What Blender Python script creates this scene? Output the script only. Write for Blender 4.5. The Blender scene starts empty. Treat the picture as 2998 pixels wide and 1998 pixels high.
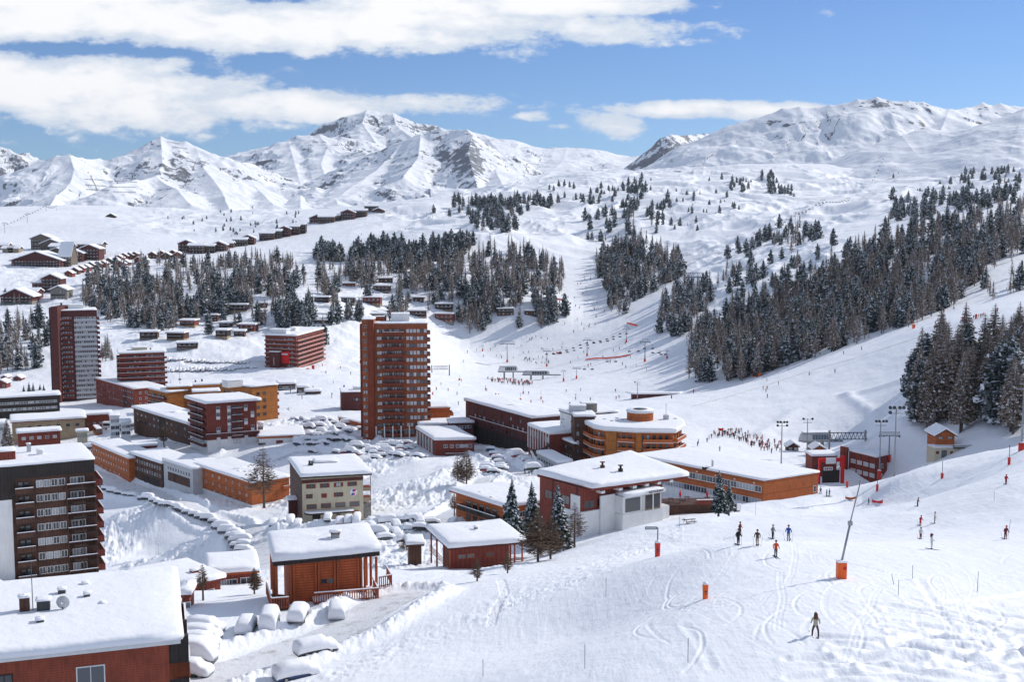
import bpy, bmesh, math, random
import numpy as np
from mathutils import Vector, Matrix
random.seed(7); RNG = np.random.default_rng(7)
sc = bpy.context.scene; COL = sc.collection
# ------------------------------------------------------------------ camera
F = 3500.0; HZ = 650.0; CZ = 110.0            # focal length in photo pixels, horizon row, camera height
PITCH = math.atan((999 - HZ) / F)
cp, sp_ = math.cos(PITCH), math.sin(PITCH)
cam_d = bpy.data.cameras.new('camera'); cam = bpy.data.objects.new('camera', cam_d); COL.objects.link(cam)
cam.location = (0, 0, CZ); cam.rotation_euler = (math.pi / 2 - PITCH, 0, 0)
cam_d.sensor_width = 36; cam_d.lens = 36 * F / 2998; cam_d.clip_end = 60000; cam_d.clip_start = 0.5
sc.camera = cam
# ------------------------------------------------------------------ light
SUN_EL, SUN_AZ = math.radians(33), math.radians(58)      # azimuth to the right of the view direction (+Y)
sun_dir = Vector((math.sin(SUN_AZ) * math.cos(SUN_EL), math.cos(SUN_AZ) * math.cos(SUN_EL), math.sin(SUN_EL)))
sd = bpy.data.lights.new('sun', 'SUN'); sun = bpy.data.objects.new('sun', sd); COL.objects.link(sun)
sd.energy = 4.5; sd.angle = math.radians(0.55); sd.color = (1.0, 0.95, 0.88)
sun.rotation_euler = sun_dir.to_track_quat('Z', 'Y').to_euler()
vs = sc.view_settings; vs.view_transform = 'Standard'; vs.look = 'None'; vs.gamma = 1; vs.exposure = -0.2; vs.use_curve_mapping = False
sc.cycles.max_bounces = 5; sc.cycles.diffuse_bounces = 3; sc.cycles.transparent_max_bounces = 6
sc.cycles.volume_bounces = 0

class NT:
    """small helper to write node trees"""
    def __init__(s, tree): s.t = tree; s.n = tree.nodes; s.l = tree.links
    def node(s, typ, **kw):
        n = s.n.new(typ)
        for k, v in kw.items():
            if k.startswith('_'): setattr(n, k[1:], v)
            else: s.inp(n, k, v)
        return n
    def inp(s, n, k, v):
        key = int(k[1:]) if k[0] == 'i' and k[1:].isdigit() else k.replace('_', ' ')
        sock = n.inputs[key]
        if isinstance(v, bpy.types.NodeSocket): s.l.new(v, sock)
        elif isinstance(v, bpy.types.Node): s.l.new(v.outputs[0], sock)
        else: sock.default_value = v
    def math(s, op, a, b=0.0, c=0.0, clamp=False):
        n = s.n.new('ShaderNodeMath'); n.operation = op; n.use_clamp = clamp
        for i, v in enumerate((a, b, c)): s.inp(n, 'i%d' % i, v)
        return n.outputs[0]
    def mix(s, f, a, b, typ='RGBA', blend='MIX'):
        n = s.n.new('ShaderNodeMix'); n.data_type = typ; n.blend_type = blend
        ia = {'RGBA': (0, 6, 7, 2), 'FLOAT': (0, 2, 3, 0)}[typ]
        s.inp(n, 'i0', f); s.inp(n, 'i%d' % ia[1], a); s.inp(n, 'i%d' % ia[2], b)
        return n.outputs[ia[3]]
    def ramp(s, f, lo, hi):
        n = s.n.new('ShaderNodeMapRange'); n.interpolation_type = 'SMOOTHSTEP'
        s.inp(n, 'i0', f); s.inp(n, 'i1', lo); s.inp(n, 'i2', hi)
        return n.outputs[0]
    def noise(s, vec, scale, detail=4.0, rough=0.55, dim='3D'):
        n = s.n.new('ShaderNodeTexNoise'); n.noise_dimensions = dim
        if vec is not None: s.inp(n, 'Vector', vec)
        s.inp(n, 'Scale', scale); s.inp(n, 'Detail', detail); s.inp(n, 'Roughness', rough)
        return n.outputs[0]
    def mapping(s, vec, scale=(1, 1, 1), loc=(0, 0, 0), rot=(0, 0, 0)):
        n = s.n.new('ShaderNodeMapping'); s.inp(n, 'Vector', vec)
        s.inp(n, 'Scale', scale); s.inp(n, 'Location', loc); s.inp(n, 'Rotation', rot); return n.outputs[0]

# ------------------------------------------------------------------ world: physical sky with stratus banks
world = bpy.data.worlds.new('World'); sc.world = world; world.use_nodes = True
w = NT(world.node_tree); w.n.clear()
sky = w.n.new('ShaderNodeTexSky'); sky.sky_type = 'NISHITA'; sky.sun_disc = False
sky.sun_elevation = SUN_EL; sky.sun_rotation = SUN_AZ; sky.altitude = 2000; sky.air_density = 1.0; sky.dust_density = 0.4; sky.ozone_density = 2.0
gen = w.n.new('ShaderNodeTexCoord').outputs['Generated']
sep = w.n.new('ShaderNodeSeparateXYZ'); w.l.new(gen, sep.inputs[0])
ysafe = w.math('MAXIMUM', sep.outputs[1], 0.02)
ta = w.math('DIVIDE', sep.outputs[0], ysafe); te = w.math('DIVIDE', sep.outputs[2], ysafe)
cmb = w.n.new('ShaderNodeCombineXYZ'); w.l.new(ta, cmb.inputs[0]); w.l.new(te, cmb.inputs[1])
uv = cmb.outputs[0]
n1 = w.noise(w.mapping(uv, (3.0, 9.0, 1)), 1.6, 8, 0.62)
n2 = w.noise(w.mapping(uv, (2.2, 5.5, 1), (3.1, 1.7, 0)), 5.0, 6, 0.6)
n3 = w.noise(w.mapping(uv, (1.5, 2.6, 1), (8.1, 5.7, 0)), 22.0, 5, 0.6)
def cpx(x, y): return ((x - 1499) / F, (HZ - y) / F)
# cloud banks: centre x, centre y, half width, half height, strength (photo pixels -> sky directions)
banks = [(100, 70, 1000, 78, 1.0), (900, 90, 900, 70, 1.0), (1500, 30, 560, 42, 1.0), (1750, 100, 270, 55, .75), (0, 20, 700, 60, 1.0), (2020, 20, 120, 45, .45),
         (120, 250, 420, 90, 1.0), (450, 300, 480, 80, 1.0), (800, 310, 440, 48, 1.0), (1150, 310, 350, 38, .7), (1040, 140, 130, 40, .6), (1370, 315, 110, 20, .55), (250, 210, 420, 55, .75),
         (1990, 330, 270, 24, .9), (1790, 360, 95, 40, .8), (2260, 330, 210, 28, 1.0), (2060, 318, 300, 20, .85), (1560, 345, 70, 18, .5), (1650, 375, 70, 12, .35), (600, 400, 120, 24, .35), (30, 420, 110, 32, .35)]
acc = None
for (x, y, rx, ry, st) in banks:
    cx, cy = cpx(x, y)
    dx = w.math('MULTIPLY', w.math('SUBTRACT', ta, cx), F / rx)
    dy = w.math('MULTIPLY', w.math('SUBTRACT', te, cy), F / ry)
    d2 = w.math('ADD', w.math('MULTIPLY', dx, dx), w.math('MULTIPLY', dy, dy))
    g = w.math('MULTIPLY', w.math('POWER', 2.718, w.math('MULTIPLY', d2, -0.7)), st)
    acc = g if acc is None else w.math('MAXIMUM', acc, g)
# more cloud away from the pictured part of the sky
side = w.ramp(w.math('ABSOLUTE', ta), 0.6, 1.2); high = w.ramp(te, 0.2, 0.5)
acc = w.math('MAXIMUM', acc, w.math('MULTIPLY', w.math('MAXIMUM', side, high), 0.42))
nz = w.math('ADD', w.math('MULTIPLY', w.math('SUBTRACT', n1, 0.5), 1.0), w.math('ADD', w.math('MULTIPLY', w.math('SUBTRACT', n2, 0.5), 1.0), w.math('MULTIPLY', w.math('SUBTRACT', n3, 0.5), 0.75)))
dens = w.math('ADD', acc, nz)
cover = w.math('MULTIPLY', w.ramp(dens, 0.33, 0.56), w.ramp(te, -0.02, 0.01))
shade = w.ramp(w.math('ADD', dens, w.math('MULTIPLY', w.math('SUBTRACT', n2, 0.5), 0.8)), 0.45, 1.0)
ccol = w.mix(shade, (0.66, 0.74, 0.86, 1), (1.02, 1.02, 1.03, 1))
lp = w.node('ShaderNodeBackground', Color=ccol, Strength=1.18)
skyc = w.mix(1.0, sky.outputs[0], (0.62, 0.82, 1.12, 1), blend='MULTIPLY')
bs = w.node('ShaderNodeBackground', Color=skyc, Strength=0.112)
mx = w.n.new('ShaderNodeMixShader'); w.l.new(cover, mx.inputs[0]); w.l.new(bs.outputs[0], mx.inputs[1]); w.l.new(lp.outputs[0], mx.inputs[2])
wo = w.n.new('ShaderNodeOutputWorld'); w.l.new(mx.outputs[0], wo.inputs[0])

# ------------------------------------------------------------------ materials
MATS = {}
def new_mat(name):
    m = bpy.data.materials.new(name); m.use_nodes = True; t = NT(m.node_tree)
    b = m.node_tree.nodes['Principled BSDF']; MATS[name] = m
    return m, t, b
def objpos(t): return t.n.new('ShaderNodeNewGeometry').outputs['Position']
def paint(name, col, rough=0.7, var=0.12, scale=0.6, spec=0.3, metal=0.0, stripe=None):
    """weathered single-colour surface; stripe=(axis scale) adds board joints"""
    m, t, b = new_mat(name)
    p = objpos(t)
    n = t.noise(p, scale, 5, 0.6); n2 = t.noise(t.mapping(p, (3, 3, 0.35)), scale * 3, 3, 0.6)
    f = t.math('MULTIPLY', t.math('ADD', n, n2), 0.5)
    lo = [c * (1 - var * 1.6) for c in col] + [1]; hi = [min(1, c * (1 + var * 1.6)) for c in col] + [1]
    c = t.mix(t.ramp(f, 0.3, 0.7), tuple(lo), tuple(hi))
    if stripe:
        s = t.n.new('ShaderNodeSeparateXYZ'); t.l.new(p, s.inputs[0])
        if stripe[0] == 'z': q = t.math('MULTIPLY', s.outputs[2], stripe[1])
        else: q = t.math('MULTIPLY', t.math('ADD', s.outputs[0], t.math('MULTIPLY', s.outputs[1], 0.83)), stripe[1])
        fr = t.math('FRACT', q); ln = t.math('LESS_THAN', fr, stripe[2])
        c = t.mix(ln, c, tuple([x * 0.45 for x in col] + [1]))
    t.inp(b, 'Base Color', c); b.inputs['Roughness'].default_value = rough
    b.inputs['Specular IOR Level'].default_value = spec; b.inputs['Metallic'].default_value = metal
    return m
def snow_mat(name, bump_layers, tint=(0.86, 0.88, 0.92), rock=None, dist=1.0, dirt=None):
    m, t, b = new_mat(name); p = objpos(t)
    h = None
    for (sc_, amp, stretch, rot) in bump_layers:
        q = t.mapping(p, stretch, (0, 0, 0), (0, 0, rot))
        v = t.math('MULTIPLY', t.noise(q, sc_, 4, 0.6), amp)
        h = v if h is None else t.math('ADD', h, v)
    bp = t.node('ShaderNodeBump', Strength=1.0, Distance=dist, Height=h)
    col = t.mix(t.noise(p, 0.05, 3), tuple(x * 0.97 for x in tint) + (1,), tuple(min(1, x * 1.02) for x in tint) + (1,))
    if dirt:
        f = t.ramp(t.noise(t.mapping(p, (1, 1, 1)), dirt[0], 6, 0.65), dirt[1], dirt[2])
        col = t.mix(f, col, dirt[3] + (1,))
    rough = 0.6
    if rock:
        g = t.n.new('ShaderNodeNewGeometry'); s = t.n.new('ShaderNodeSeparateXYZ'); t.l.new(g.outputs['True Normal'], s.inputs[0])
        nr = t.noise(t.mapping(p, (1, 1, 0.45), (0, 0, 0), (0.3, 0.5, 0.2)), rock['scale'], 9, 0.68)
        nb = t.noise(p, rock['scale'] * 0.12, 4, 0.6)
        q = t.math('ADD', nr, t.math('MULTIPLY', t.math('SUBTRACT', nb, 0.5), 0.55))
        q = t.math('ADD', q, t.math('MULTIPLY', t.math('SUBTRACT', rock['flat'], s.outputs[2]), rock['steep']))
        at = t.n.new('ShaderNodeAttribute'); at.attribute_name = 'rocky'
        q = t.math('ADD', q, at.outputs['Fac'])
        f = t.ramp(q, rock['lo'], rock['hi'])
        rc = t.mix(t.noise(p, rock['scale'] * 2, 4), rock['c1'] + (1,), rock['c2'] + (1,))
        col = t.mix(f, col, rc)
    t.inp(b, 'Base Color', col); t.inp(b, 'Normal', bp)
    b.inputs['Roughness'].default_value = rough; b.inputs['Specular IOR Level'].default_value = 0.25
    return m
M_SNOW = snow_mat('ground_snow', [(0.35, 0.22, (1, 1, 1), 0), (1.6, 0.06, (1, 1, 1), 0), (1.3, 0.07, (1, 0.10, 1), 0.25), (1.6, 0.05, (1, 0.08, 1), -0.2), (9.0, 0.012, (1, 1, 1), 0)], dist=0.9)
M_MOUNT = snow_mat('mountain_snow', [(0.03, 2.2, (1, 1, 1), 0), (0.1, 0.8, (1, 1, 1), 0)], dist=1.0,
    rock=dict(scale=0.034, flat=0.80, steep=0.85, lo=0.58, hi=0.65, c1=(0.10, 0.11, 0.13), c2=(0.24, 0.25, 0.27)))
M_ROOF = snow_mat('roof_snow', [(0.40, 0.18, (1, 1, 1), 0), (1.4, 0.025, (1, 1, 1), 0), (5.0, 0.01, (1, 1, 1), 0)], tint=(0.88, 0.89, 0.92), dist=1.0)
M_ROAD = snow_mat('packed_snow', [(0.8, 0.08, (1, 1, 1), 0), (4.0, 0.05, (1, 0.3, 1), 0.4)], tint=(0.72, 0.73, 0.76), dist=1.0, dirt=(0.6, 0.50, 0.72, (0.42, 0.41, 0.40)))

# ------------------------------------------------------------------ object helpers
def tag(o, label=None, cat=None, group=None, kind=None):
    if label: o['label'] = label
    if cat: o['category'] = cat
    if group: o['group'] = group
    if kind: o['kind'] = kind
    return o
def empty(name, loc, label, cat, group=None, rz=0.0):
    o = bpy.data.objects.new(name, None); COL.objects.link(o); o.location = loc; o.rotation_euler = (0, 0, rz)
    o.empty_display_size = 0.5
    return tag(o, label, cat, group)
class MB:
    """collects faces, links them as one mesh"""
    def __init__(s): s.v = []; s.f = []; s.m = []; s.mats = []
    def mi(s, m):
        if m not in s.mats: s.mats.append(m)
        return s.mats.index(m)
    def poly(s, pts, m):
        i = len(s.v); s.v += [tuple(p) for p in pts]; s.f.append(tuple(range(i, i + len(pts)))); s.m.append(s.mi(m))
    def prism(s, base, z0, z1, m, top=None, cap_bottom=True):
        """base: list of (x,y) ccw; z0,z1 heights"""
        n = len(base); i = len(s.v); mi = s.mi(m); tm = s.mi(top) if top else mi
        s.v += [(x, y, z0) for x, y in base] + [(x, y, z1) for x, y in base]
        for k in range(n):
            a, b = k, (k + 1) % n; s.f.append((i + a, i + b, i + n + b, i + n + a)); s.m.append(mi)
        s.f.append(tuple(i + n + k for k in range(n))); s.m.append(tm)
        if cap_bottom: s.f.append(tuple(i + n - 1 - k for k in range(n))); s.m.append(mi)
    def box(s, c, d, m, rot=0.0):
        hx, hy, hz = d[0] / 2, d[1] / 2, d[2] / 2; ca, sa = math.cos(rot), math.sin(rot)
        b = [(c[0] + x * ca - y * sa, c[1] + x * sa + y * ca) for x, y in ((-hx, -hy), (hx, -hy), (hx, hy), (-hx, hy))]
        s.prism(b, c[2] - hz, c[2] + hz, m)
    def frame_box(s, o, u, v, n, u0, u1, v0, v1, n0, n1, m):
        """box in a local frame: origin o, axes u (along), v (up), n (out)"""
        P = lambda a, b, c: o + u * a + v * b + n * c
        pts = [P(u0, v0, n0), P(u1, v0, n0), P(u1, v1, n0), P(u0, v1, n0), P(u0, v0, n1), P(u1, v0, n1), P(u1, v1, n1), P(u0, v1, n1)]
        i = len(s.v); s.v += [tuple(p) for p in pts]; mi = s.mi(m)
        for f in ((0, 3, 2, 1), (4, 5, 6, 7), (0, 1, 5, 4), (1, 2, 6, 5), (2, 3, 7, 6), (3, 0, 4, 7)):
            s.f.append(tuple(i + k for k in f)); s.m.append(mi)
    def tube(s, pts, r, m, n=6, cap=True):
        pts = [Vector(p) for p in pts]
        rs = r if isinstance(r, (list, tuple)) else [r] * len(pts)
        i0 = len(s.v); mi = s.mi(m)
        for k, p in enumerate(pts):
            d = (pts[min(k + 1, len(pts) - 1)] - pts[max(k - 1, 0)]).normalized()
            a = d.orthogonal().normalized() if abs(d.z) < 0.999 else Vector((1, 0, 0)); b = d.cross(a)
            for j in range(n):
                an = 2 * math.pi * j / n; s.v.append(tuple(p + (a * math.cos(an) + b * math.sin(an)) * rs[k]))
        for k in range(len(pts) - 1):
            for j in range(n):
                a, b = i0 + k * n + j, i0 + k * n + (j + 1) % n
                s.f.append((a, b, b + n, a + n)); s.m.append(mi)
        if cap:
            s.f.append(tuple(i0 + j for j in range(n))[::-1]); s.m.append(mi)
            e = i0 + (len(pts) - 1) * n; s.f.append(tuple(e + j for j in range(n))); s.m.append(mi)
    def mesh(s, name, smooth=False):
        me = bpy.data.meshes.new(name); me.from_pydata(s.v, [], s.f)
        for m in s.mats: me.materials.append(m)
        me.polygons.foreach_set('material_index', s.m)
        if smooth: me.polygons.foreach_set('use_smooth', [True] * len(s.f))
        me.update(); return me
    def build(s, name, parent=None, smooth=False):
        o = bpy.data.objects.new(name, s.mesh(name, smooth)); COL.objects.link(o)
        if parent is not None:
            o.parent = parent
            if parent.parent is None and parent.type == 'EMPTY':
                o.matrix_parent_inverse = parent.matrix_local.inverted() if False else Matrix.Identity(4)
        return o
def place(o, me, name, parent=None, loc=(0, 0, 0), rz=0.0, scale=1.0):
    ob = bpy.data.objects.new(name, me); COL.objects.link(ob); ob.parent = parent
    ob.location = loc; ob.rotation_euler = (0, 0, rz); ob.scale = (scale,) * 3 if not isinstance(scale, tuple) else scale
    return ob

# ------------------------------------------------------------------ numpy noise
_perm = RNG.permutation(512)
_grad = np.stack([np.cos(np.arange(512) * 2.399963), np.sin(np.arange(512) * 2.399963)], -1)
def perlin(x, y):
    xi = np.floor(x).astype(np.int64); yi = np.floor(y).astype(np.int64); xf = x - xi; yf = y - yi
    def g(ix, iy, dx, dy):
        h = _perm[(ix + _perm[iy % 512]) % 512]; gr = _grad[h]; return gr[..., 0] * dx + gr[..., 1] * dy
    u = xf * xf * xf * (xf * (xf * 6 - 15) + 10); v = yf * yf * yf * (yf * (yf * 6 - 15) + 10)
    a = g(xi, yi, xf, yf); b = g(xi + 1, yi, xf - 1, yf); c = g(xi, yi + 1, xf, yf - 1); d = g(xi + 1, yi + 1, xf - 1, yf - 1)
    return (a + (b - a) * u + ((c + (d - c) * u) - (a + (b - a) * u)) * v) * 1.5
def fbm(x, y, o=4, lac=2.07, gain=0.5, ridged=False):
    s = 0; a = 1.0
    for k in range(o):
        n = perlin(x + 17.3 * k, y - 9.1 * k)
        if ridged: n = 1 - 2 * np.abs(n)
        s = s + n * a; x = x * lac; y = y * lac; a *= gain
    return s
def sstep(x, a, b):
    t = np.clip((x - a) / (b - a), 0, 1); return t * t * (3 - 2 * t)
# ------------------------------------------------------------------ from photo pixel + depth to the place
def ray(px, py):
    u = (np.asarray(px, float) - 1499) / F; v = (999 - np.asarray(py, float)) / F
    dy = cp + v * sp_; return u / dy, (-sp_ + v * cp) / dy
def W(px, py, Y):
    a, t = ray(px, py); return Vector((float(a * Y), float(Y), float(t * Y) + CZ))

# ------------------------------------------------------------------ terrain: surveyed heights, thin-plate spline through them
CT = """2387 1862 82;2998 1990 76;2998 1800 95;2950 1580 138;2945 1423 178;2998 1325 225;2687 1484 222;2730 1610 125;2735 1536 165;2543 1479 250;2415 1457 255;2750 1380 245;2150 1600 120;2273 1634 116
2236 1480 283;2100 1508 235;2600 1415 250;1400 1990 90;1000 1990 102;1274 1795 123;1500 1750 125;1700 1660 146;1925 1632 138;2065 1755 99;2465 1695 102;1700 1860 106;2166 1508 205;1850 1545 200;2720 1900 80;2800 1700 105
950 1770 133;700 1950 112;900 1900 117;610 1860 122;1100 1790 128;1300 1700 153;1313 1665 190;1500 1660 178;1200 1580 245;1000 1555 268;884 1532 300;1090 1522 300;1200 1410 350;1150 1345 402;1000 1290 440;1000 1240 480;950 1200 525
1400 1300 435;1550 1335 388;1480 1360 372;1732 1575 226;1550 1645 200;1450 1500 262;1720 1378 352;2030 1345 360;1300 1370 372;2100 1290 440;2200 1312 418;2350 1342 390;2500 1292 430;2600 1420 362;2400 1420 345;2700 1335 362;2740 1322 350;2900 1305 330;2998 1290 325
2500 1240 450;2300 1190 500;2600 1100 510;2700 960 570;2998 930 510;2998 860 640;2600 1000 575;2400 1060 590;2250 1105 620;2120 1135 640;2030 1155 600;2660 1270 372;2800 1285 345;2998 1240 335;2750 1100 440;2998 1050 410
1900 1200 520;1750 1185 620;1500 1180 650;1340 1210 520;1500 1120 800;1700 1100 790;1900 1100 760;2030 1085 710;1300 1070 900;1200 1000 1000;1350 1000 1000;1600 1000 1000;1850 1000 900;2000 1010 830
1700 930 1050;1680 880 1115;1655 800 1235;1680 750 1330;1900 870 1080;2000 800 1160;2050 740 1290;2150 660 1500;2050 1110 680;2300 1025 690;2500 955 705;2700 880 725;2900 790 760;2200 880 900;2250 790 1000;2500 700 1050;2700 640 1150;2998 570 1200;2998 700 880
2300 640 1600;2500 620 1500;2600 600 1700;2800 560 1800;2998 510 1900;2100 600 1760;2300 580 1950;1900 530 2150;2100 500 2350;2300 480 2550;2420 490 2500;2480 560 2200;1700 530 2300
1600 560 2000;1400 580 1950;1200 600 1900;1000 628 1800;900 640 1700;1800 620 1600;1600 640 1640;1500 700 1350;1300 660 1550;1100 680 1500;1000 720 1400;1250 760 1250;1500 830 1150;1600 900 1050;1400 880 1050;1200 870 1000;1000 900 930;900 980 850;700 950 880;550 1000 800
900 1050 780;600 1075 740;1000 1150 600;950 1100 680;100 1130 700;200 1190 640;50 1180 620;200 1320 480;60 1270 530;450 1305 462;650 1314 442;280 1400 430;750 1602 262;736 1509 360;565 1466 383;475 1442 400;375 1434 412;266 1404 424;500 1478 362;450 1632 338;650 1562 288;600 1655 278;350 1640 336;250 1460 415
0 1000 820;150 950 880;100 880 1050;350 860 1050;500 900 950;300 960 880;600 800 1200;400 760 1350;300 735 1400;100 790 1250;0 800 1200;200 710 1550;400 700 1550;600 700 1600;150 645 1800;200 607 2000;0 627 1900;400 645 1900;600 640 1900;800 640 1900;550 628 2000
200 675 2700;0 680 2700;500 675 2700;900 670 2700;1200 640 2700;1500 600 2900;1900 560 3000;2300 530 3200;2700 480 3200;-500 680 2700;3500 450 3200
150 1720 215;100 2080 100;-500 2080 100;-500 1700 220;-500 1300 480;-500 1050 820;-500 800 1200;-500 620 2000;3500 1950 74;3500 1500 140;3500 1250 300;3500 900 500;3500 650 900;3500 520 1300;3500 450 2000
1500 3000 41;200 2700 70;2900 2700 46;1500 2300 64;3500 2700 44;1500 4500 24;200 4500 30;2900 4500 24"""
_c = np.array([[float(q) for q in p.split()] for ln in CT.split('\n') for p in ln.split(';')])
_a, _t = ray(_c[:, 0], _c[:, 1]); _L = np.log(_c[:, 2])
def _phi(r2): return 0.5 * r2 * np.log(r2 + 1e-12)
def _fit():
    P = np.stack([_a, _L], 1); n = len(P); D = ((P[:, None] - P[None]) ** 2).sum(-1)
    A = np.zeros((n + 3, n + 3)); A[:n, :n] = _phi(D) + np.eye(n) * 1e-4; Q = np.concatenate([np.ones((n, 1)), P], 1); A[:n, n:] = Q; A[n:, :n] = Q.T
    return np.linalg.solve(A, np.concatenate([_t, np.zeros(3)]))
_w = _fit()
Y0, Y1 = 22.0, 3300.0
cga = np.linspace(-0.95, 0.95, 240); cgl = np.linspace(math.log(Y0), math.log(Y1), 300)
def _eval(a, L):
    out = _w[-3] + _w[-2] * a + _w[-1] * L
    for k in range(len(_a)): out = out + _w[k] * _phi((a - _a[k]) ** 2 + (L - _L[k]) ** 2)
    return out
_ca = np.clip(cga, -0.62, 0.62)
cgT = _eval(_ca[None, :] + 0 * cgl[:, None], cgl[:, None] + 0 * _ca[None, :])
def bilin(G, a, L):
    i = np.clip((a - cga[0]) / (cga[1] - cga[0]), 0, len(cga) - 1.001); j = np.clip((L - cgl[0]) / (cgl[1] - cgl[0]), 0, len(cgl) - 1.001)
    i0 = i.astype(int); j0 = j.astype(int); fi = i - i0; fj = j - j0
    return (G[j0, i0] * (1 - fi) + G[j0, i0 + 1] * fi) * (1 - fj) + (G[j0 + 1, i0] * (1 - fi) + G[j0 + 1, i0 + 1] * fi) * fj
def pxbox(X, Y, Z):
    """photo pixel of a point (used only to say where a kind of ground lies)"""
    x, y, z = X, Y, Z - CZ
    fwd = y * cp - z * sp_; up = y * sp_ + z * cp
    return 1499 + F * x / fwd, 999 - F * up / fwd
def seg_dist(X, Y, pts):
    d = np.full(X.shape, 1e9)
    for (x0, y0), (x1, y1) in zip(pts[:-1], pts[1:]):
        dx, dy = x1 - x0, y1 - y0; L2 = dx * dx + dy * dy + 1e-9
        t = np.clip(((X - x0) * dx + (Y - y0) * dy) / L2, 0, 1)
        d = np.minimum(d, np.hypot(X - x0 - t * dx, Y - y0 - t * dy))
    return d
# ------------------------------------------------------------------ the ground sheet
def base_z(X, Y):
    X = np.asarray(X, float); Y = np.asarray(Y, float)
    return bilin(cgT, X / Y, np.log(Y)) * Y + CZ
def hit(px, py, ymin=40.0):
    """first point of the smooth ground on the line of sight through a photo pixel"""
    a, t = ray(px, py); Ls = np.linspace(math.log(ymin), math.log(Y1), 2600)
    T = bilin(cgT, np.full_like(Ls, float(a)), Ls); k = np.argmax(T >= float(t))
    if T[k] < float(t): k = len(Ls) - 1
    Yk = math.exp(Ls[k]); return float(a) * Yk, Yk
def drape(pts):
    return [hit(*p) for p in pts]
# ski tracks and footprints (each a wandering groove in the snow)
tracks = []
rr = random.Random(5)
for k in range(46):                                   # powder tracks, lower right
    px, py = rr.uniform(2300, 3050), rr.uniform(1760, 2020); ang = rr.gauss(0.0, 0.45); q = []
    x, y = hit(px, py, 40); ang = rr.choice((0.15, 0.5, -0.25, 0.05)) + rr.gauss(0, 0.25); c = rr.gauss(0, 0.03)
    for i in range(34):
        q.append((x, y)); x += math.cos(ang) * 0.8; y += math.sin(ang) * 0.8; ang += c + rr.gauss(0, 0.025)
        if rr.random() < 0.06: c = rr.gauss(0, 0.06)
    tracks.append((q, rr.uniform(0.3, 0.55), rr.uniform(0.10, 0.22), 0))
for ln in ([(2690, 1700), (2760, 1810), (2860, 1910), (2998, 2000)], [(2440, 1830), (2560, 1790), (2700, 1780), (2850, 1800)], [(2000, 1830), (2060, 1900), (2085, 1960)], 
           [(2440, 1640), (2600, 1680), (2700, 1700)]):
    tracks.append((drape(ln), 0.3, 0.05, 0))
rr = random.Random(9)
for k in range(80):                                   # fine skied lines on the piste
    px, py = rr.uniform(1900, 2998), rr.uniform(1500, 1990); x, y = hit(px, py, 40); ang = rr.gauss(1.5, 0.6); bend = rr.choice((-.09, -.04, 0, .04, .09)); q = []
    for i in range(26):
        q.append((x, y)); x += math.cos(ang) * 1.0; y += math.sin(ang) * 1.0; ang += rr.gauss(0, 0.03) + bend
    tracks.append((q, 0.12, 0.028, 0)); tracks.append(([(a_ + math.sin(ang) * .28, b_ - math.cos(ang) * .28) for a_, b_ in q], 0.12, 0.024, 0))
foot = []
for ln in ([(1465, 1700), (1478, 1740), (1450, 1790), (1438, 1830)], [(1500, 1700), (1690, 1665), (1900, 1610)], [(1440, 1800), (1560, 1740), (1700, 1700)]):
    foot.append(drape(ln))
ROADS = [([(250, 1385), (330, 1412), (450, 1448), (560, 1490), (680, 1545), (755, 1605), (775, 1680)], 4.6),
         ([(560, 1998), (700, 1960), (850, 1905), (1000, 1850), (1090, 1790), (1170, 1748)], 4.0),
         ([(1540, 1400), (1490, 1370), (1450, 1340), (1400, 1318)], 3.2),
         ([(180, 1325), (330, 1310), (480, 1300), (600, 1335)], 4.5),
         ([(560, 1064), (700, 1058), (760, 1060)], 5.0), ([(1180, 1352), (1000, 1335), (870, 1326), (800, 1352)], 3.0), ([(1420, 1402), (1370, 1460), (1270, 1550), (1150, 1562), (1080, 1552), (900, 1556), (790, 1574)], 3.2), ([(870, 1262), (960, 1270), (1050, 1290)], 6.0), ([(1000, 1230), (1040, 1262)], 6.0), ([(60, 1330), (180, 1322), (300, 1300)], 5.0)]
ROADW = [(drape(p), wd) for p, wd in ROADS]
PISTES = [drape([(2387, 1862), (2300, 1650), (2450, 1500), (2415, 1457)])]
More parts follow.
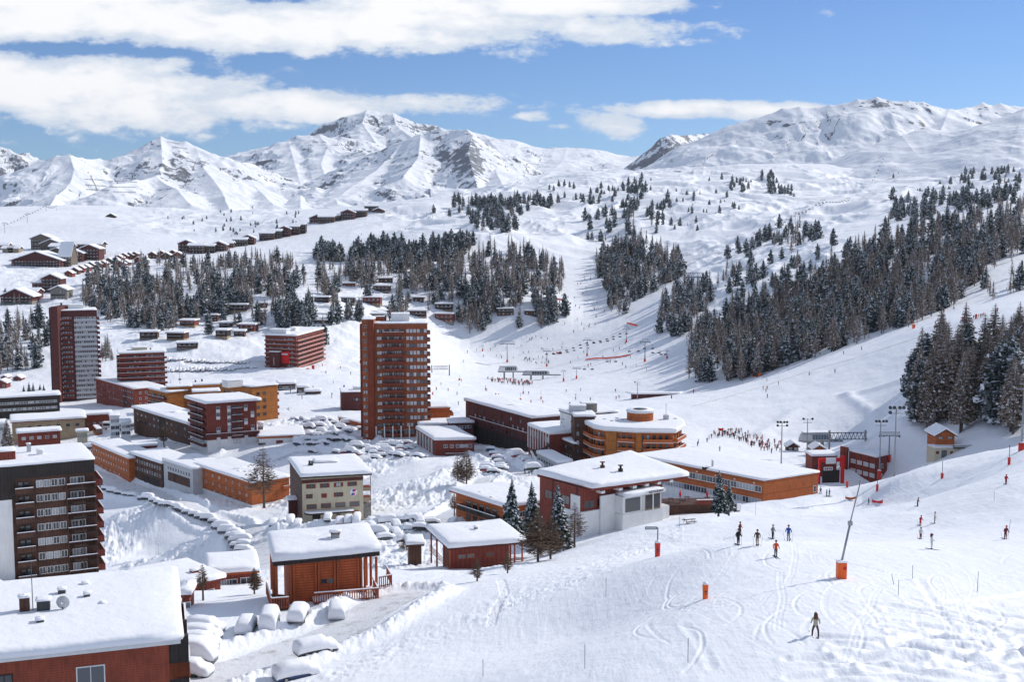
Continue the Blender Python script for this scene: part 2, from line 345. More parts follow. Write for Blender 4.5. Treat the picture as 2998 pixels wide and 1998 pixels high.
def detail(X, Y, Z, a):
    """small relief on top of the surveyed shape"""
    px, py = pxbox(X, Y, Z)
    d = fbm(X / 14, Y / 14, 4) * 0.30 * sstep(Y, 90, 200) + fbm(X / 5.5, Y / 5.5, 3) * 0.05
    # alpine hummocks
    m = sstep(Y, 1150, 1500) * sstep(Y, 2600, 2300) * sstep(px, 950, 1250)
    r = fbm(X / 75 + fbm(X / 150, Y / 150, 2) * 0.6, Y / 75, 3, gain=0.42, ridged=True)
    d = d + m * (r * 6.0 + fbm(X / 230, Y / 230, 2) * 10)
    m2 = sstep(Y, 780, 900) * sstep(Y, 1500, 1250) * sstep(px, 1960, 2060) * sstep(px, 2560, 2380)
    r2 = fbm(X / 42 + 3, Y / 42, 3, gain=0.45, ridged=True)
    d = d + m2 * r2 * 3.4
    m3 = sstep(Y, 1500, 1750) * sstep(px, 1000, 800)
    d = d + m3 * fbm(X / 60, Y / 60, 3, ridged=True) * 2.5 * sstep(px, 200, 520) + m3 * fbm(X / 160, Y / 160, 2) * 5
    m4 = sstep(Y, 560, 900) * sstep(Y, 1500, 1250) * sstep(px, 1400, 1250)
    d = d + m4 * (fbm(X / 30, Y / 30, 4, ridged=True) * 1.2)
    # heaped and trodden snow between the houses
    mv = sstep(Y, 150, 200) * sstep(Y, 560, 480) * sstep(px, 1620, 1500) * sstep(px, -200, 100)
    rough = sstep(fbm(X / 35 + 4, Y / 35, 2), -0.25, 0.4)
    d = d + mv * rough * (np.abs(fbm(X / 3.4, Y / 3.4, 4)) * 0.95 + np.abs(fbm(X / 9, Y / 9, 2)) * 0.9)
    d = d + mv * 0.6 * fbm(X / 18, Y / 18, 2)
    # trodden edge along the near slope
    mt = np.exp(-((py - (1998 - (px - 943) * 0.42)) / 34) ** 2) * (Y < 260) * (px < 2000) * (px > 850)
    d = d + mt * np.abs(fbm(X / 1.8, Y / 1.8, 3)) * 0.2
    for q, wd in ROADW:
        dist = seg_dist(X, Y, q)
        d = d * sstep(dist, wd - 1.0, wd + 1.5) + np.exp(-((dist - wd - 1.6) / 1.3) ** 2) * (0.75 + 0.5 * np.abs(fbm(X / 1.9, Y / 1.9, 3))) * (Y < 500)
    # near slope tracks
    near = (Y < 170)
    if near.any():
        xn, yn = X[near], Y[near]; dn = np.zeros(xn.shape); xmin, xmax = xn.min(), xn.max()
        for q, wd, dep, _ in tracks:
            qa = np.array(q); lo = qa.min(0) - 2; hi = qa.max(0) + 2
            s = (xn > lo[0]) & (xn < hi[0]) & (yn > lo[1]) & (yn < hi[1])
            if s.any():
                ds = seg_dist(xn[s], yn[s], q)
                dn[s] += -dep * np.exp(-(ds / wd) ** 2) + dep * 0.5 * np.exp(-((ds - 1.9 * wd) / (0.7 * wd)) ** 2)
        pn = px[near]; qn = py[near]
        pw = sstep(pn, 2380, 2520) * sstep(qn, 1700, 1790)
        dn += pw * (fbm(xn / 4.5, yn / 3, 2) * 0.09 + 0.05)
        for q in foot:
            ds = seg_dist(xn, yn, q); dn -= (ds < 0.5) * 0.10 * (np.abs(np.sin(xn * 4.2 + yn * 5.1)) > 0.5)
        dn += fbm(xn / 1.6, yn / 1.2, 3) * 0.010
        d[near] += dn
    # levelled embankment edge above the lift base and groomed steps
    e = drape([(2230, 1275), (2330, 1205), (2440, 1165), (2560, 1140), (2660, 1110)])
    de = seg_dist(X, Y, e); d = d + 1.1 * np.exp(-(de / 4.0) ** 2)
    e = drape([(2480, 1160), (2560, 1215), (2640, 1260), (2700, 1290)])
    de = seg_dist(X, Y, e); d = d + 0.9 * np.exp(-(de / 2.5) ** 2)
    return d
na, nl = 1500, 1150
aa = np.concatenate([np.linspace(-0.95, -0.47, 60)[:-1], np.linspace(-0.47, 0.47, na), np.linspace(0.47, 0.95, 60)[1:]])
ll = np.concatenate([np.linspace(math.log(Y0), math.log(60), 25)[:-1], np.linspace(math.log(60), math.log(Y1), nl)])
A_, L_ = np.meshgrid(aa, ll); Yg = np.exp(L_); Xg = A_ * Yg; Zg = bilin(cgT, A_, L_) * Yg + CZ
Zg = Zg + detail(Xg, Yg, Zg, A_)
def grid_mesh(name, X, Y, Z, mat, extra=None):
    nr, nc = X.shape; co = np.stack([X, Y, Z], -1).reshape(-1, 3).astype(np.float32)
    i = np.arange(nr * nc).reshape(nr, nc); q = np.stack([i[:-1, :-1], i[:-1, 1:], i[1:, 1:], i[1:, :-1]], -1).reshape(-1, 4)
    if extra is not None and 'mask' in extra: q = q[extra['mask'].reshape(-1)]
    if extra is not None and 'mask' in extra:
        used, inv = np.unique(q, return_inverse=True); co = co[used]; q = inv.reshape(-1, 4)
    me = bpy.data.meshes.new(name); me.vertices.add(len(co)); me.vertices.foreach_set('co', co.ravel())
    me.loops.add(q.size); me.loops.foreach_set('vertex_index', q.ravel().astype(np.int32))
    me.polygons.add(len(q)); me.polygons.foreach_set('loop_start', np.arange(0, q.size, 4, dtype=np.int32)); me.polygons.foreach_set('loop_total', np.full(len(q), 4, np.int32))
    me.polygons.foreach_set('use_smooth', np.ones(len(q), bool)); me.materials.append(mat); me.update(calc_edges=True)
    if extra is not None and 'attr' in extra:
        for k, v in extra['attr'].items():
            at = me.attributes.new(k, 'FLOAT', 'POINT'); at.data.foreach_set('value', v.ravel().astype(np.float32))
    o = bpy.data.objects.new(name, me); COL.objects.link(o); return o
o = grid_mesh('snow_ground', Xg, Yg, Zg, M_SNOW); tag(o, kind='structure')
rd = np.full(Xg.shape, 99.0)
for q, wd in ROADW: rd = np.minimum(rd, seg_dist(Xg, Yg, q) - wd + 1.0 + 0.5 * fbm(Xg / 4, Yg / 4, 2))
rm = (rd < 0); rm = rm[:-1, :-1] & rm[1:, 1:] & rm[:-1, 1:] & rm[1:, :-1]
o = grid_mesh('road', Xg, Yg, Zg + 0.03, M_ROAD, dict(mask=rm)); tag(o, kind='structure')
def gz(X, Y):
    """ground height at a place"""
    L = np.log(Y); a = X / Y
    i = np.clip(np.searchsorted(aa, a) - 1, 0, len(aa) - 2); j = np.clip(np.searchsorted(ll, L) - 1, 0, len(ll) - 2)
    fi = np.clip((a - aa[i]) / (aa[i + 1] - aa[i]), 0, 1); fj = np.clip((L - ll[j]) / (ll[j + 1] - ll[j]), 0, 1)
    return (Zg[j, i] * (1 - fi) + Zg[j, i + 1] * fi) * (1 - fj) + (Zg[j + 1, i] * (1 - fi) + Zg[j + 1, i + 1] * fi) * fj
def on(px, py, ymin=40.0):
    """point on the ground seen at a photo pixel"""
    x, y = hit(px, py, ymin); return Vector((x, y, float(gz(x, y))))

# ------------------------------------------------------------------ mountains: ridge lines and spurs with falling flanks
def smax(a, b, k):
    k = k * .7; m = np.maximum(a, b); return m + np.maximum(0, k - np.abs(a - b)) ** 2 / (4 * k)
def mountain(name, ridges, xr, yr, rows, slope, noise_amp, rocky, nsc=260.0, base_drop=200, power=0.93):
    cols = int((xr[1] - xr[0]) / 2.0); a0, a1 = ray(xr[0], 500)[0], ray(xr[1], 500)[0]
    A, L = np.meshgrid(np.linspace(a0, a1, cols), np.linspace(math.log(yr[0]), math.log(yr[1]), rows)); Y = np.exp(L); X = A * Y
    wx = fbm(X / nsc, Y / nsc, 4) ; wy = fbm(X / nsc + 40, Y / nsc + 11, 4)
    H = np.full(X.shape, -1e9); DD = np.full(X.shape, 1e9); S = np.zeros(X.shape); cum = 0.0
    for rd in ridges:
        pts = rd['p']; sl = rd.get('s', slope); P = [W(*p) for p in pts]
        for p, q in zip(P[:-1], P[1:]):
            dx, dy = q.x - p.x, q.y - p.y; L2 = dx * dx + dy * dy + 1e-9
            t = np.clip(((X - p.x) * dx + (Y - p.y) * dy) / L2, 0, 1)
            d0 = np.hypot(X - p.x - t * dx, Y - p.y - t * dy)
            k = np.minimum(1, d0 / 120)
            d = np.hypot(X + wx * nsc * 0.16 * k - p.x - t * dx, Y + wy * nsc * 0.16 * k - p.y - t * dy)
            h = p.z + (q.z - p.z) * t - sl * d ** power
            S = np.where(h > H, cum + t * math.sqrt(L2), S); cum += math.sqrt(L2)
            H = smax(H, h, 22.0); DD = np.minimum(DD, d0)
        cum += 500
    k = np.minimum(1, DD / 150)
    rg = fbm(X / nsc * 1.3, Y / nsc * 1.3, 5, gain=0.42, ridged=True) * 0.45
    rib = fbm(S / nsc * 2.6 + wx * 0.5, DD / nsc * 0.45, 4, gain=0.5, ridged=True) * np.minimum(1, DD / 60) * sstep(DD, 900, 250)
    rkp = sstep(fbm(X / 420 + 9, Y / 420, 2), -0.5, 0.5)
    rg = rg + rib * 0.42 * (0.35 + 0.65 * rkp) + 0.25
    fl = sstep(H, CZ - 60, CZ + 110)
    H = H + (rg - 0.4) * noise_amp * (0.25 + 0.75 * k) * (0.25 + 0.75 * fl)
    H = np.where(H < CZ + 10, CZ + 10 - (CZ + 10 - H) * 0.35, H)
    px, py = pxbox(X, Y, H)
    rk = np.full(X.shape, 0.0) + rocky.get('all', 0.0)
    for (x, y, rx, ry, st) in rocky.get('spots', []): rk = rk + st * np.exp(-((px - x) / rx) ** 2 - ((py - y) / ry) ** 2)
    o = grid_mesh(name, X, Y, H, M_MOUNT, dict(attr=dict(rocky=rk))); tag(o, kind='structure'); return o
mountain('left_mountain', [
    dict(p=[(-300, 560, 4100), (0, 540, 4000), (60, 505, 4000), (120, 475, 4000), (165, 460, 4000), (205, 457, 4000), (240, 464, 4050), (290, 466, 4150), (318, 485, 4250)]),
    dict(p=[(205, 457, 4000), (218, 500, 3860), (205, 540, 3720), (165, 575, 3560), (140, 610, 3300)], s=0.72),
    dict(p=[(318, 487, 4250), (340, 476, 4280), (385, 456, 4300), (425, 438, 4300), (450, 420, 4300), (470, 403, 4300), (495, 408, 4300), (545, 413, 4300), (572, 432, 4300), (605, 455, 4330), (640, 470, 4400), (700, 476, 4500), (745, 480, 4700)]),
    dict(p=[(470, 403, 4300), (474, 440, 4160), (476, 480, 4040), (458, 518, 3920), (400, 530, 3800), (330, 540, 3650)], s=0.76),
    dict(p=[(458, 518, 3920), (520, 560, 3700), (560, 600, 3450)], s=0.6),
    dict(p=[(572, 432, 4300), (600, 500, 4050), (650, 560, 3800), (670, 610, 3500)], s=0.6),
    dict(p=[(700, 476, 4500), (740, 540, 4150), (800, 600, 3700)], s=0.5)],
    (-420, 900), (2750, 5600), 420, 0.76, 30, dict(all=-0.02, spots=[(540, 520, 60, 75, 0.16), (700, 520, 60, 40, 0.10), (410, 590, 60, 22, 0.12), (190, 560, 60, 20, 0.06), (470, 420, 50, 20, 0.1), (430, 470, 30, 20, 0.06)]))
mountain('back_ridge', [
    dict(p=[(700, 500, 5600), (760, 470, 5700), (800, 445, 5800), (845, 415, 5800), (870, 400, 5800), (905, 400, 5800), (935, 396, 5800), (965, 410, 5800), (1000, 405, 5800), (1060, 410, 5800), (1120, 440, 5700), (1200, 450, 5600)]),
    dict(p=[(935, 396, 5800), (960, 430, 5500), (1000, 450, 5300), (1060, 445, 5200), (1090, 460, 5000), (1060, 500, 4700), (1040, 560, 4200)], s=0.6),
    dict(p=[(960, 430, 5500), (940, 480, 5000), (960, 540, 4400), (990, 600, 3700)], s=0.5),
    dict(p=[(845, 415, 5800), (860, 470, 5200), (880, 540, 4500), (880, 610, 3600)], s=0.5)],
    (620, 1330), (3000, 7000), 380, 0.62, 40, dict(all=0.0, spots=[(930, 420, 60, 25, 0.12), (1060, 440, 60, 40, 0.13), (960, 470, 60, 50, 0.04)]))
mountain('far_peak', [
    dict(p=[(900, 470, 8200), (960, 400, 8200), (985, 382, 8200), (1020, 358, 8200), (1050, 342, 8200), (1075, 322, 8200), (1100, 326, 8200), (1125, 333, 8200), (1150, 331, 8200), (1170, 345, 8250), (1195, 357, 8300), (1250, 370, 8400), (1300, 392, 8500), (1400, 430, 8600)]),
    dict(p=[(1075, 322, 8200), (1060, 360, 7900), (1080, 390, 7600), (1110, 430, 7200)], s=0.75),
    dict(p=[(1150, 331, 8200), (1160, 370, 7800), (1200, 400, 7400), (1240, 440, 7000)], s=0.7)],
    (760, 1500), (5200, 9800), 300, 0.85, 60, dict(all=0.02, spots=[(1120, 350, 90, 30, 0.05), (1240, 375, 60, 15, 0.1)]), nsc=420)
mountain('far_left_summit', [
    dict(p=[(-300, 400, 6500), (-60, 425, 6500), (0, 432, 6500), (30, 440, 6500), (60, 462, 6500), (110, 470, 6500), (150, 474, 6600), (200, 500, 6700)])],
    (-400, 420), (4700, 7600), 160, 0.8, 50, dict(all=0.10))
mountain('crag', [
    dict(p=[(1085, 520, 4300), (1130, 475, 4450), (1165, 435, 4600), (1200, 412, 4650), (1232, 396, 4650), (1262, 385, 4650), (1290, 377, 4650), (1320, 382, 4650), (1345, 378, 4600), (1366, 380, 4550), (1384, 398, 4500), (1402, 425, 4450), (1412, 455, 4350), (1420, 480, 4250), (1440, 500, 4150)], s=0.95),
    dict(p=[(1232, 396, 4650), (1225, 460, 4350), (1180, 520, 4000)], s=0.7),
    dict(p=[(1384, 398, 4500), (1370, 450, 4250), (1390, 520, 3950), (1400, 560, 3750)], s=0.9),
    dict(p=[(1130, 475, 4450), (1060, 530, 4150), (1000, 570, 3900)], s=0.42)],
    (860, 1620), (2800, 5600), 460, 0.8, 26, dict(all=0.01, spots=[(1380, 500, 45, 60, 0.20), (1260, 455, 90, 30, 0.13), (1170, 490, 50, 30, 0.08), (1350, 430, 40, 40, 0.12)]), nsc=190)
mountain('pass_snowfield', [
    dict(p=[(1330, 410, 6300), (1382, 388, 6300), (1420, 398, 6300), (1462, 418, 6300), (1500, 428, 6300), (1560, 436, 6300), (1620, 440, 6300), (1660, 433, 6300), (1700, 438, 6300), (1760, 452, 6300), (1815, 468, 6300), (1850, 471, 6300), (1900, 455, 6300), (1990, 440, 6300)], s=0.4),
    dict(p=[(1660, 433, 6300), (1650, 470, 5400), (1620, 500, 4600), (1560, 540, 3900)], s=0.25),
    dict(p=[(1420, 398, 6300), (1470, 450, 5400), (1480, 510, 4300)], s=0.4),
    dict(p=[(1815, 470, 6300), (1850, 488, 5200), (1880, 510, 4300), (1860, 535, 3700), (1700, 545, 3500)], s=0.16),
    dict(p=[(1460, 480, 4400), (1450, 500, 4200), (1480, 560, 3700)], s=0.5)],
    (1260, 2150), (2800, 7200), 420, 0.45, 30, dict(all=-0.05, spots=[(1480, 540, 40, 30, 0.14), (1440, 405, 40, 14, 0.2), (1620, 440, 60, 10, 0.08), (1790, 520, 60, 12, 0.1)]), nsc=300)
mountain('right_cliff', [
    dict(p=[(1850, 500, 4700), (1885, 480, 4700), (1905, 448, 4700), (1928, 425, 4700), (1932, 404, 4700), (1950, 400, 4700), (1965, 395, 4720), (2010, 396, 4800), (2060, 392, 4900), (2110, 394, 5000), (2200, 400, 5200)], s=1.3)],
    (1800, 2300), (3500, 5600), 260, 1.3, 24, dict(all=0.05), nsc=150)
mountain('right_ridge', [
    dict(p=[(1870, 520, 3900), (1920, 495, 3900), (1975, 462, 3900), (2040, 420, 3900), (2090, 392, 3900), (2130, 372, 3900), (2165, 360, 3900), (2205, 350, 3900), (2250, 336, 3900), (2290, 320, 3900), (2340, 313, 3900), (2390, 316, 3900), (2430, 309, 3900), (2475, 305, 3900), (2510, 292, 3900), (2535, 293, 3900),
            (2566, 286, 3900), (2590, 296, 3900), (2620, 301, 3900), (2655, 297, 3900), (2700, 301, 3900), (2740, 315, 3900), (2785, 323, 3900), (2830, 315, 3950), (2878, 302, 4000), (2900, 312, 4000), (2930, 306, 4000), (2970, 312, 4000), (3050, 315, 4000), (3500, 340, 4200)], s=0.74),
    dict(p=[(2780, 323, 3900), (2770, 345, 3780), (2755, 380, 3640)], s=0.55)],
    (1820, 3500), (2500, 5200), 420, 0.70, 14, dict(all=-0.03, spots=[(2590, 305, 110, 22, 0.2), (2480, 350, 40, 20, 0.1), (2250, 355, 60, 18, 0.12), (2070, 430, 50, 20, 0.1), (2850, 320, 90, 15, 0.1)]), nsc=230)
mountain('right_spur', [
    dict(p=[(2380, 545, 2450), (2450, 500, 2500), (2530, 472, 2550), (2590, 440, 2600), (2640, 405, 2620), (2680, 388, 2640), (2715, 378, 2650), (2760, 386, 2650), (2810, 383, 2620), (2870, 370, 2600), (2930, 352, 2580), (2998, 322, 2560), (3300, 300, 2550), (3500, 300, 2550)], s=0.55),
    dict(p=[(2640, 405, 2620), (2690, 470, 2450), (2730, 540, 2300)], s=0.55)],
    (2300, 3500), (1700, 3300), 380, 0.55, 8, dict(all=-0.06, spots=[(2650, 420, 30, 25, 0.15), (2700, 390, 30, 12, 0.12), (2900, 380, 80, 20, 0.08)]), nsc=170)
# ------------------------------------------------------------------ building materials
def glass(name, dark, light, thr=0.55):
    m, t, b = new_mat(name)
    g = t.n.new('ShaderNodeNewGeometry'); oi = t.n.new('ShaderNodeObjectInfo')
    r = t.math('FRACT', t.math('ADD', t.math('MULTIPLY', g.outputs['Random Per Island'], 7.31), t.math('MULTIPLY', oi.outputs['Random'], 13.7)))
    c = t.mix(t.ramp(r, thr, thr + 0.4), dark + (1,), light + (1,))
    t.inp(b, 'Base Color', c); b.inputs['Roughness'].default_value = 0.16; b.inputs['Specular IOR Level'].default_value = 0.7
    return m
GL = glass('window_glass', (0.03, 0.035, 0.045), (0.36, 0.38, 0.40), 0.45)
GLB = glass('curtained_glass', (0.07, 0.08, 0.09), (0.50, 0.52, 0.54), 0.15)
GLD = glass('dark_glass', (0.02, 0.022, 0.027), (0.10, 0.11, 0.12), 0.4)
ORANGE = paint('orange_cladding', (0.40, 0.110, 0.032), stripe=('z', 0.36, 0.05), var=0.16)
ORANGE2 = paint('amber_cladding', (0.40, 0.145, 0.034), stripe=('z', 0.36, 0.04), var=0.14)
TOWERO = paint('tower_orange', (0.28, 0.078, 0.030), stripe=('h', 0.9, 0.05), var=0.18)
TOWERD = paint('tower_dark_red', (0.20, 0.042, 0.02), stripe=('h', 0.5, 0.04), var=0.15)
RED = paint('red_cladding', (0.21, 0.045, 0.030), stripe=('h', 1.1, 0.10), var=0.15)
REDB = paint('bright_red', (0.62, 0.02, 0.02), var=0.08)
MAROON = paint('maroon_cladding', (0.105, 0.030, 0.026), stripe=('h', 0.8, 0.08), var=0.2)
BROWN = paint('brown_wood', (0.09, 0.042, 0.028), stripe=('h', 1.6, 0.10), var=0.2)
DARK = paint('dark_wood', (0.035, 0.027, 0.024), stripe=('h', 1.3, 0.1), var=0.2)
LOG = paint('varnished_logs', (0.42, 0.085, 0.022), stripe=('z', 3.2, 0.22), var=0.2, spec=0.4)
LOGP = paint('varnished_post', (0.36, 0.085, 0.03), var=0.15)
FENCEW = paint('rail_wood', (0.30, 0.075, 0.035), var=0.2)
GREYST = paint('grey_stone', (0.22, 0.20, 0.18), var=0.3, scale=1.4)
TANW = paint('tan_render', (0.33, 0.25, 0.16), var=0.15)
CREAM = paint('cream_render', (0.50, 0.45, 0.33), var=0.07, scale=0.3)
WHITE = paint('white_render', (0.74, 0.74, 0.73), var=0.05, scale=0.4)
PALE = paint('pale_grey_panel', (0.50, 0.51, 0.52), var=0.08)
CONC = paint('concrete', (0.34, 0.34, 0.34), var=0.15)
METAL = paint('galvanised_steel', (0.30, 0.31, 0.33), rough=0.45, var=0.15, metal=0.5)
DMETAL = paint('dark_steel', (0.06, 0.065, 0.07), rough=0.5, var=0.2)
PADR = paint('red_crash_pad', (0.62, 0.045, 0.03), rough=0.5, var=0.1)
PADO = paint('orange_crash_pad', (0.85, 0.13, 0.02), rough=0.5, var=0.1)
BOARD = paint('red_boarding', (.27, .062, .034), stripe=('z', 5.0, .10), var=.18)
UZ = Vector((0, 0, 1))

def world_of(o):
    M = Matrix.Translation(o.location) @ Matrix.Rotation(o.rotation_euler[2], 4, 'Z'); return M
def attach(o, parent):
    o.parent = parent
    if parent.type == 'EMPTY': o.matrix_parent_inverse = world_of(parent).inverted()
    return o
def part(mb, name, parent, smooth=False, label=None, kind=None):
    o = bpy.data.objects.new(name, mb.mesh(name, smooth)); COL.objects.link(o); attach(o, parent)
    if label: o['label'] = label
    if kind: o['kind'] = kind
    return o
_wm = {}
def window_mesh(w, h, frame, pane, sub, style):
    k = (round(w, 2), round(h, 2), frame.name, pane.name, sub, style)
    if k in _wm: return _wm[k]
    a = MB(); o = Vector((0, 0, 0)); U = Vector((1, 0, 0)); N = Vector((0, -1, 0)); f = min(0.09, w * 0.09)
    B = lambda m, *q: a.frame_box(o, U, UZ, N, *q, m)
    B(frame, -w / 2, w / 2, h / 2 - f, h / 2, -0.05, 0.05); B(frame, -w / 2, w / 2, -h / 2, -h / 2 + f, -0.05, 0.08)
    B(frame, -w / 2, -w / 2 + f, -h / 2 + f, h / 2 - f, -0.05, 0.045); B(frame, w / 2 - f, w / 2, -h / 2 + f, h / 2 - f, -0.05, 0.045)
    if w > 1.1: B(frame, -f / 3, f / 3, -h / 2 + f, h / 2 - f, -0.05, 0.04)
    if style == 'shutters':
        B(RED, -w / 2 - w * 0.42, -w / 2 - 0.02, -h / 2, h / 2, -0.05, 0.07); B(RED, w / 2 + 0.02, w / 2 + w * 0.42, -h / 2, h / 2, -0.05, 0.07)
    if style == 'sillpanel': B(WHITE, -w / 2, w / 2, -h / 2 - h * 0.95, -h / 2 - 0.02, -0.05, 0.06)
    if style == 'snowsill': B(M_ROOF, -w / 2, w / 2, -h / 2, -h / 2 + 0.10, 0.08, 0.22)
    p = a if not sub else MB()
    p.frame_box(o, U, UZ, N, -w / 2 + f, w / 2 - f, -h / 2 + f, h / 2 - f, -0.05, 0.02, pane)
    _wm[k] = (a.mesh('window'), p.mesh('pane') if sub else None); return _wm[k]

def snow_cap(poly, t, seed=0, slump=0.05, over=0.12, name_mb=None, mat=None):
    """rounded snow blanket on a roof polygon [(x,y,z)]"""
    mat = mat or M_ROOF; rr = random.Random(seed); pts = []
    n = len(poly)
    for i in range(n):
        p, q = Vector(poly[i]), Vector(poly[(i + 1) % n]); L = (q - p).length; m = max(2, min(16, int(L / 1.6)))
        for k in range(m):
            f = k / m; f = f if m < 3 else (f * 0.94 + 0.03 if 0 < k else 0.0)
            pts.append(p.lerp(q, f))
    c = sum(pts, Vector()) / len(pts); mb = name_mb or MB(); N = len(pts); i0 = len(mb.v); mi = mb.mi(mat)
    size = max((p - c).length for p in pts)
    rings = [(-over * 0.6, 0.0), (-over, 0.35), (-over * 0.7, 0.68), (0.15, 0.90), (0.5, 1.0), (0.12 * size + .5, 1.02), (0.3 * size + .5, 1.05), (0.6 * size + .5, 1.08)]
    ph = rr.uniform(0, 50)
    for ins, h in rings:
        for p in pts:
            d = p - c; L = Vector((d.x, d.y, 0)).length; f = max(0.02, (L - min(ins, L * 0.9)) / L) if L > 0 else 1
            q = c + d * f
            wob = 0.7 * math.sin(q.x * 0.31 + ph) * math.cos(q.y * 0.27 + ph * 2) + 0.35 * math.sin(q.x * 0.9 + q.y * 0.7 + ph) * 0.5
            z = q.z + t * h * (1 + 0.16 * wob) + (0 if h > 0 else -slump * (0.5 + 0.5 * math.sin(q.x * 2.1 + q.y * 1.7)))
            mb.v.append((q.x + (0.12 * wob if h > 0 and h < .9 else 0), q.y, z))
    R = len(rings)
    for r in range(R - 1):
        for k in range(N):
            a = i0 + r * N + k; b = i0 + r * N + (k + 1) % N; mb.f.append((a, b, b + N, a + N)); mb.m.append(mi)
    mb.v.append((c.x, c.y, c.z + t * 1.08)); e = i0 + R * N
    for k in range(N): mb.f.append((i0 + (R - 1) * N + k, i0 + (R - 1) * N + (k + 1) % N, e)); mb.m.append(mi)
    return mb

class House:
    """a building with a polygon footprint (ccw from above), flat or tilted roof"""
    def __init__(s, name, label, foot, H, wall, cat='building', group=None, over=0.5, snow=0.7, tilt=None, roofm=None, fascia=0.35, sink=5.0, base=None, near=False, parapet=0.0, seed=1, snowover=0.12):
        s.P = [Vector((p[0], p[1], p[2])) for p in foot]; n = len(s.P); s.H = H; E_ = []
        for k in range(n):
            d0 = s.P[k] - s.P[k - 1]; d1 = s.P[(k + 1) % n] - s.P[k]; d0.z = d1.z = 0; d0.normalize(); d1.normalize(); b = Vector((d0.y + d1.y, -d0.x - d1.x, 0)); E_.append(s.P[k] - b / max(.5, b.length_squared) * 2 * over)
        s.P = E_; s.near = near; s.wins = []
        c = sum(s.P, Vector()) / n; zb = min(p.z for p in s.P) - H; s.zb = zb; s.c = c
        s.root = empty(name, (c.x, c.y, zb), label, cat, group)
        w = MB(); wi = w.mi(wall); i0 = 0
        w.v += [(p.x, p.y, zb - sink) for p in s.P] + [(p.x, p.y, p.z) for p in s.P]
        for k in range(n):
            a, b = k, (k + 1) % n; w.f.append((a, b, n + b, n + a)); w.m.append(wi)
        w.f.append(tuple(range(n, 2 * n))); w.m.append(wi)
        if base:
            bh, bm = base; o = 0.06; q = [c + (p - c) * (1 + o / max(3, (p - c).length)) for p in s.P]
            w.prism([(p.x, p.y) for p in q], zb - sink, zb + bh, bm)
        s.wall = part(w, 'wall', s.root)
        q = []
        for k in range(n):
            d0 = (s.P[k] - s.P[k - 1]); d1 = (s.P[(k + 1) % n] - s.P[k]); d0.z = d1.z = 0; d0.normalize(); d1.normalize()
            n0 = Vector((d0.y, -d0.x, 0)); n1 = Vector((d1.y, -d1.x, 0)); b = (n0 + n1); b = b / max(0.5, b.length_squared) * 2 / 1
            q.append(s.P[k] + b * over * (1 if b.length < 3 else .5))
        s.Q = q; r = MB(); rm = roofm or wall; ri = r.mi(rm)
        r.v += [tuple(p) for p in q] + [(p.x, p.y, p.z + fascia) for p in q]
        for k in range(n):
            a, b = k, (k + 1) % n; r.f.append((a, b, n + b, n + a)); r.m.append(ri)
        r.f.append(tuple(range(n, 2 * n))); r.m.append(ri); r.f.append(tuple(range(n))[::-1]); r.m.append(ri)
        s.roof = part(r, 'roof', s.root)
        if snow: s.snow = part(snow_cap([(p.x, p.y, p.z + fascia + 0.003) for p in q], snow, seed, over=snowover), 'roof_snow', s.root, smooth=True)
        s.top = c.z + fascia + snow
    def face(s, k):
        p, q = s.P[k % len(s.P)], s.P[(k + 1) % len(s.P)]; u = q - p; L = Vector((u.x, u.y, 0)).length; U = Vector((u.x, u.y, 0)) / L
        return p, q, U, Vector((U.y, -U.x, 0)), L
    def windows(s, k, z, u0, u1, n, w, h, frame=None, pane=None, style=None, skip=(), name='window'):
        """row of n windows on face k; z = distance of the window centre below the roof edge (list = several rows)"""
        p, q, U, N, L = s.face(k); frame = frame or WHITE; pane = pane or GL
        for r, zz in enumerate(z if isinstance(z, (list, tuple)) else [z]):
            for i in range(n):
                if (r, i) in skip or i in skip: continue
                f = u0 + (u1 - u0) * ((i + 0.5) / n); c = p + U * (f * L); c.z = p.z + (q.z - p.z) * f - zz
                s.wins.append((c + N * 0.003, U, N, w, h, frame, pane, style, name))
    def balconies(s, k, z, u0, u1, depth=1.2, rail=1.0, slabm=None, railm=None, snow=True, label=None, split=1, gap=0.0, bars=False):
        p, q, U, N, L = s.face(k)
        for zz in (z if isinstance(z, (list, tuple)) else [z]):
            for j in range(split):
                a = (u0 + (u1 - u0) * j / split) * L + gap; b = (u0 + (u1 - u0) * (j + 1) / split) * L - gap
                o = Vector((p.x, p.y, p.z - zz)); m = MB(); sm = slabm or CONC; rm = railm or sm
                m.frame_box(o, U, UZ, N, a, b, -0.15, 0, 0.002, depth, sm)
                if bars:
                    m.frame_box(o, U, UZ, N, a, b, rail - 0.08, rail, depth - 0.1, depth - 0.02, rm)
                    nb = int((b - a) / 0.3)
                    for t in range(nb + 1):
                        x = a + (b - a - 0.09) * t / max(1, nb); m.frame_box(o, U, UZ, N, x, x + 0.09, 0.0, rail - 0.08, depth - 0.1, depth - 0.04, rm)
                else:
                    m.frame_box(o, U, UZ, N, a, b, 0.0, rail, depth - 0.08, depth - 0.003, rm)
                for x in (a, b - 0.08): m.frame_box(o, U, UZ, N, x, x + 0.08, 0.0, rail, 0.004, depth - 0.1, rm)
                if snow: m.frame_box(o, U, UZ, N, a, b, rail, rail + 0.12, depth - 0.14, depth + 0.03, M_ROOF)
                part(m, 'balcony', s.root, label=label)
    def band(s, k, z0, z1, u0, u1, m, out=0.03, name='panel', label=None):
        p, q, U, N, L = s.face(k); b = MB(); b.frame_box(Vector((p.x, p.y, p.z)), U, UZ, N, u0 * L, u1 * L, -z1, -z0, 0.001, out, m)
        return part(b, name, s.root, label=label)
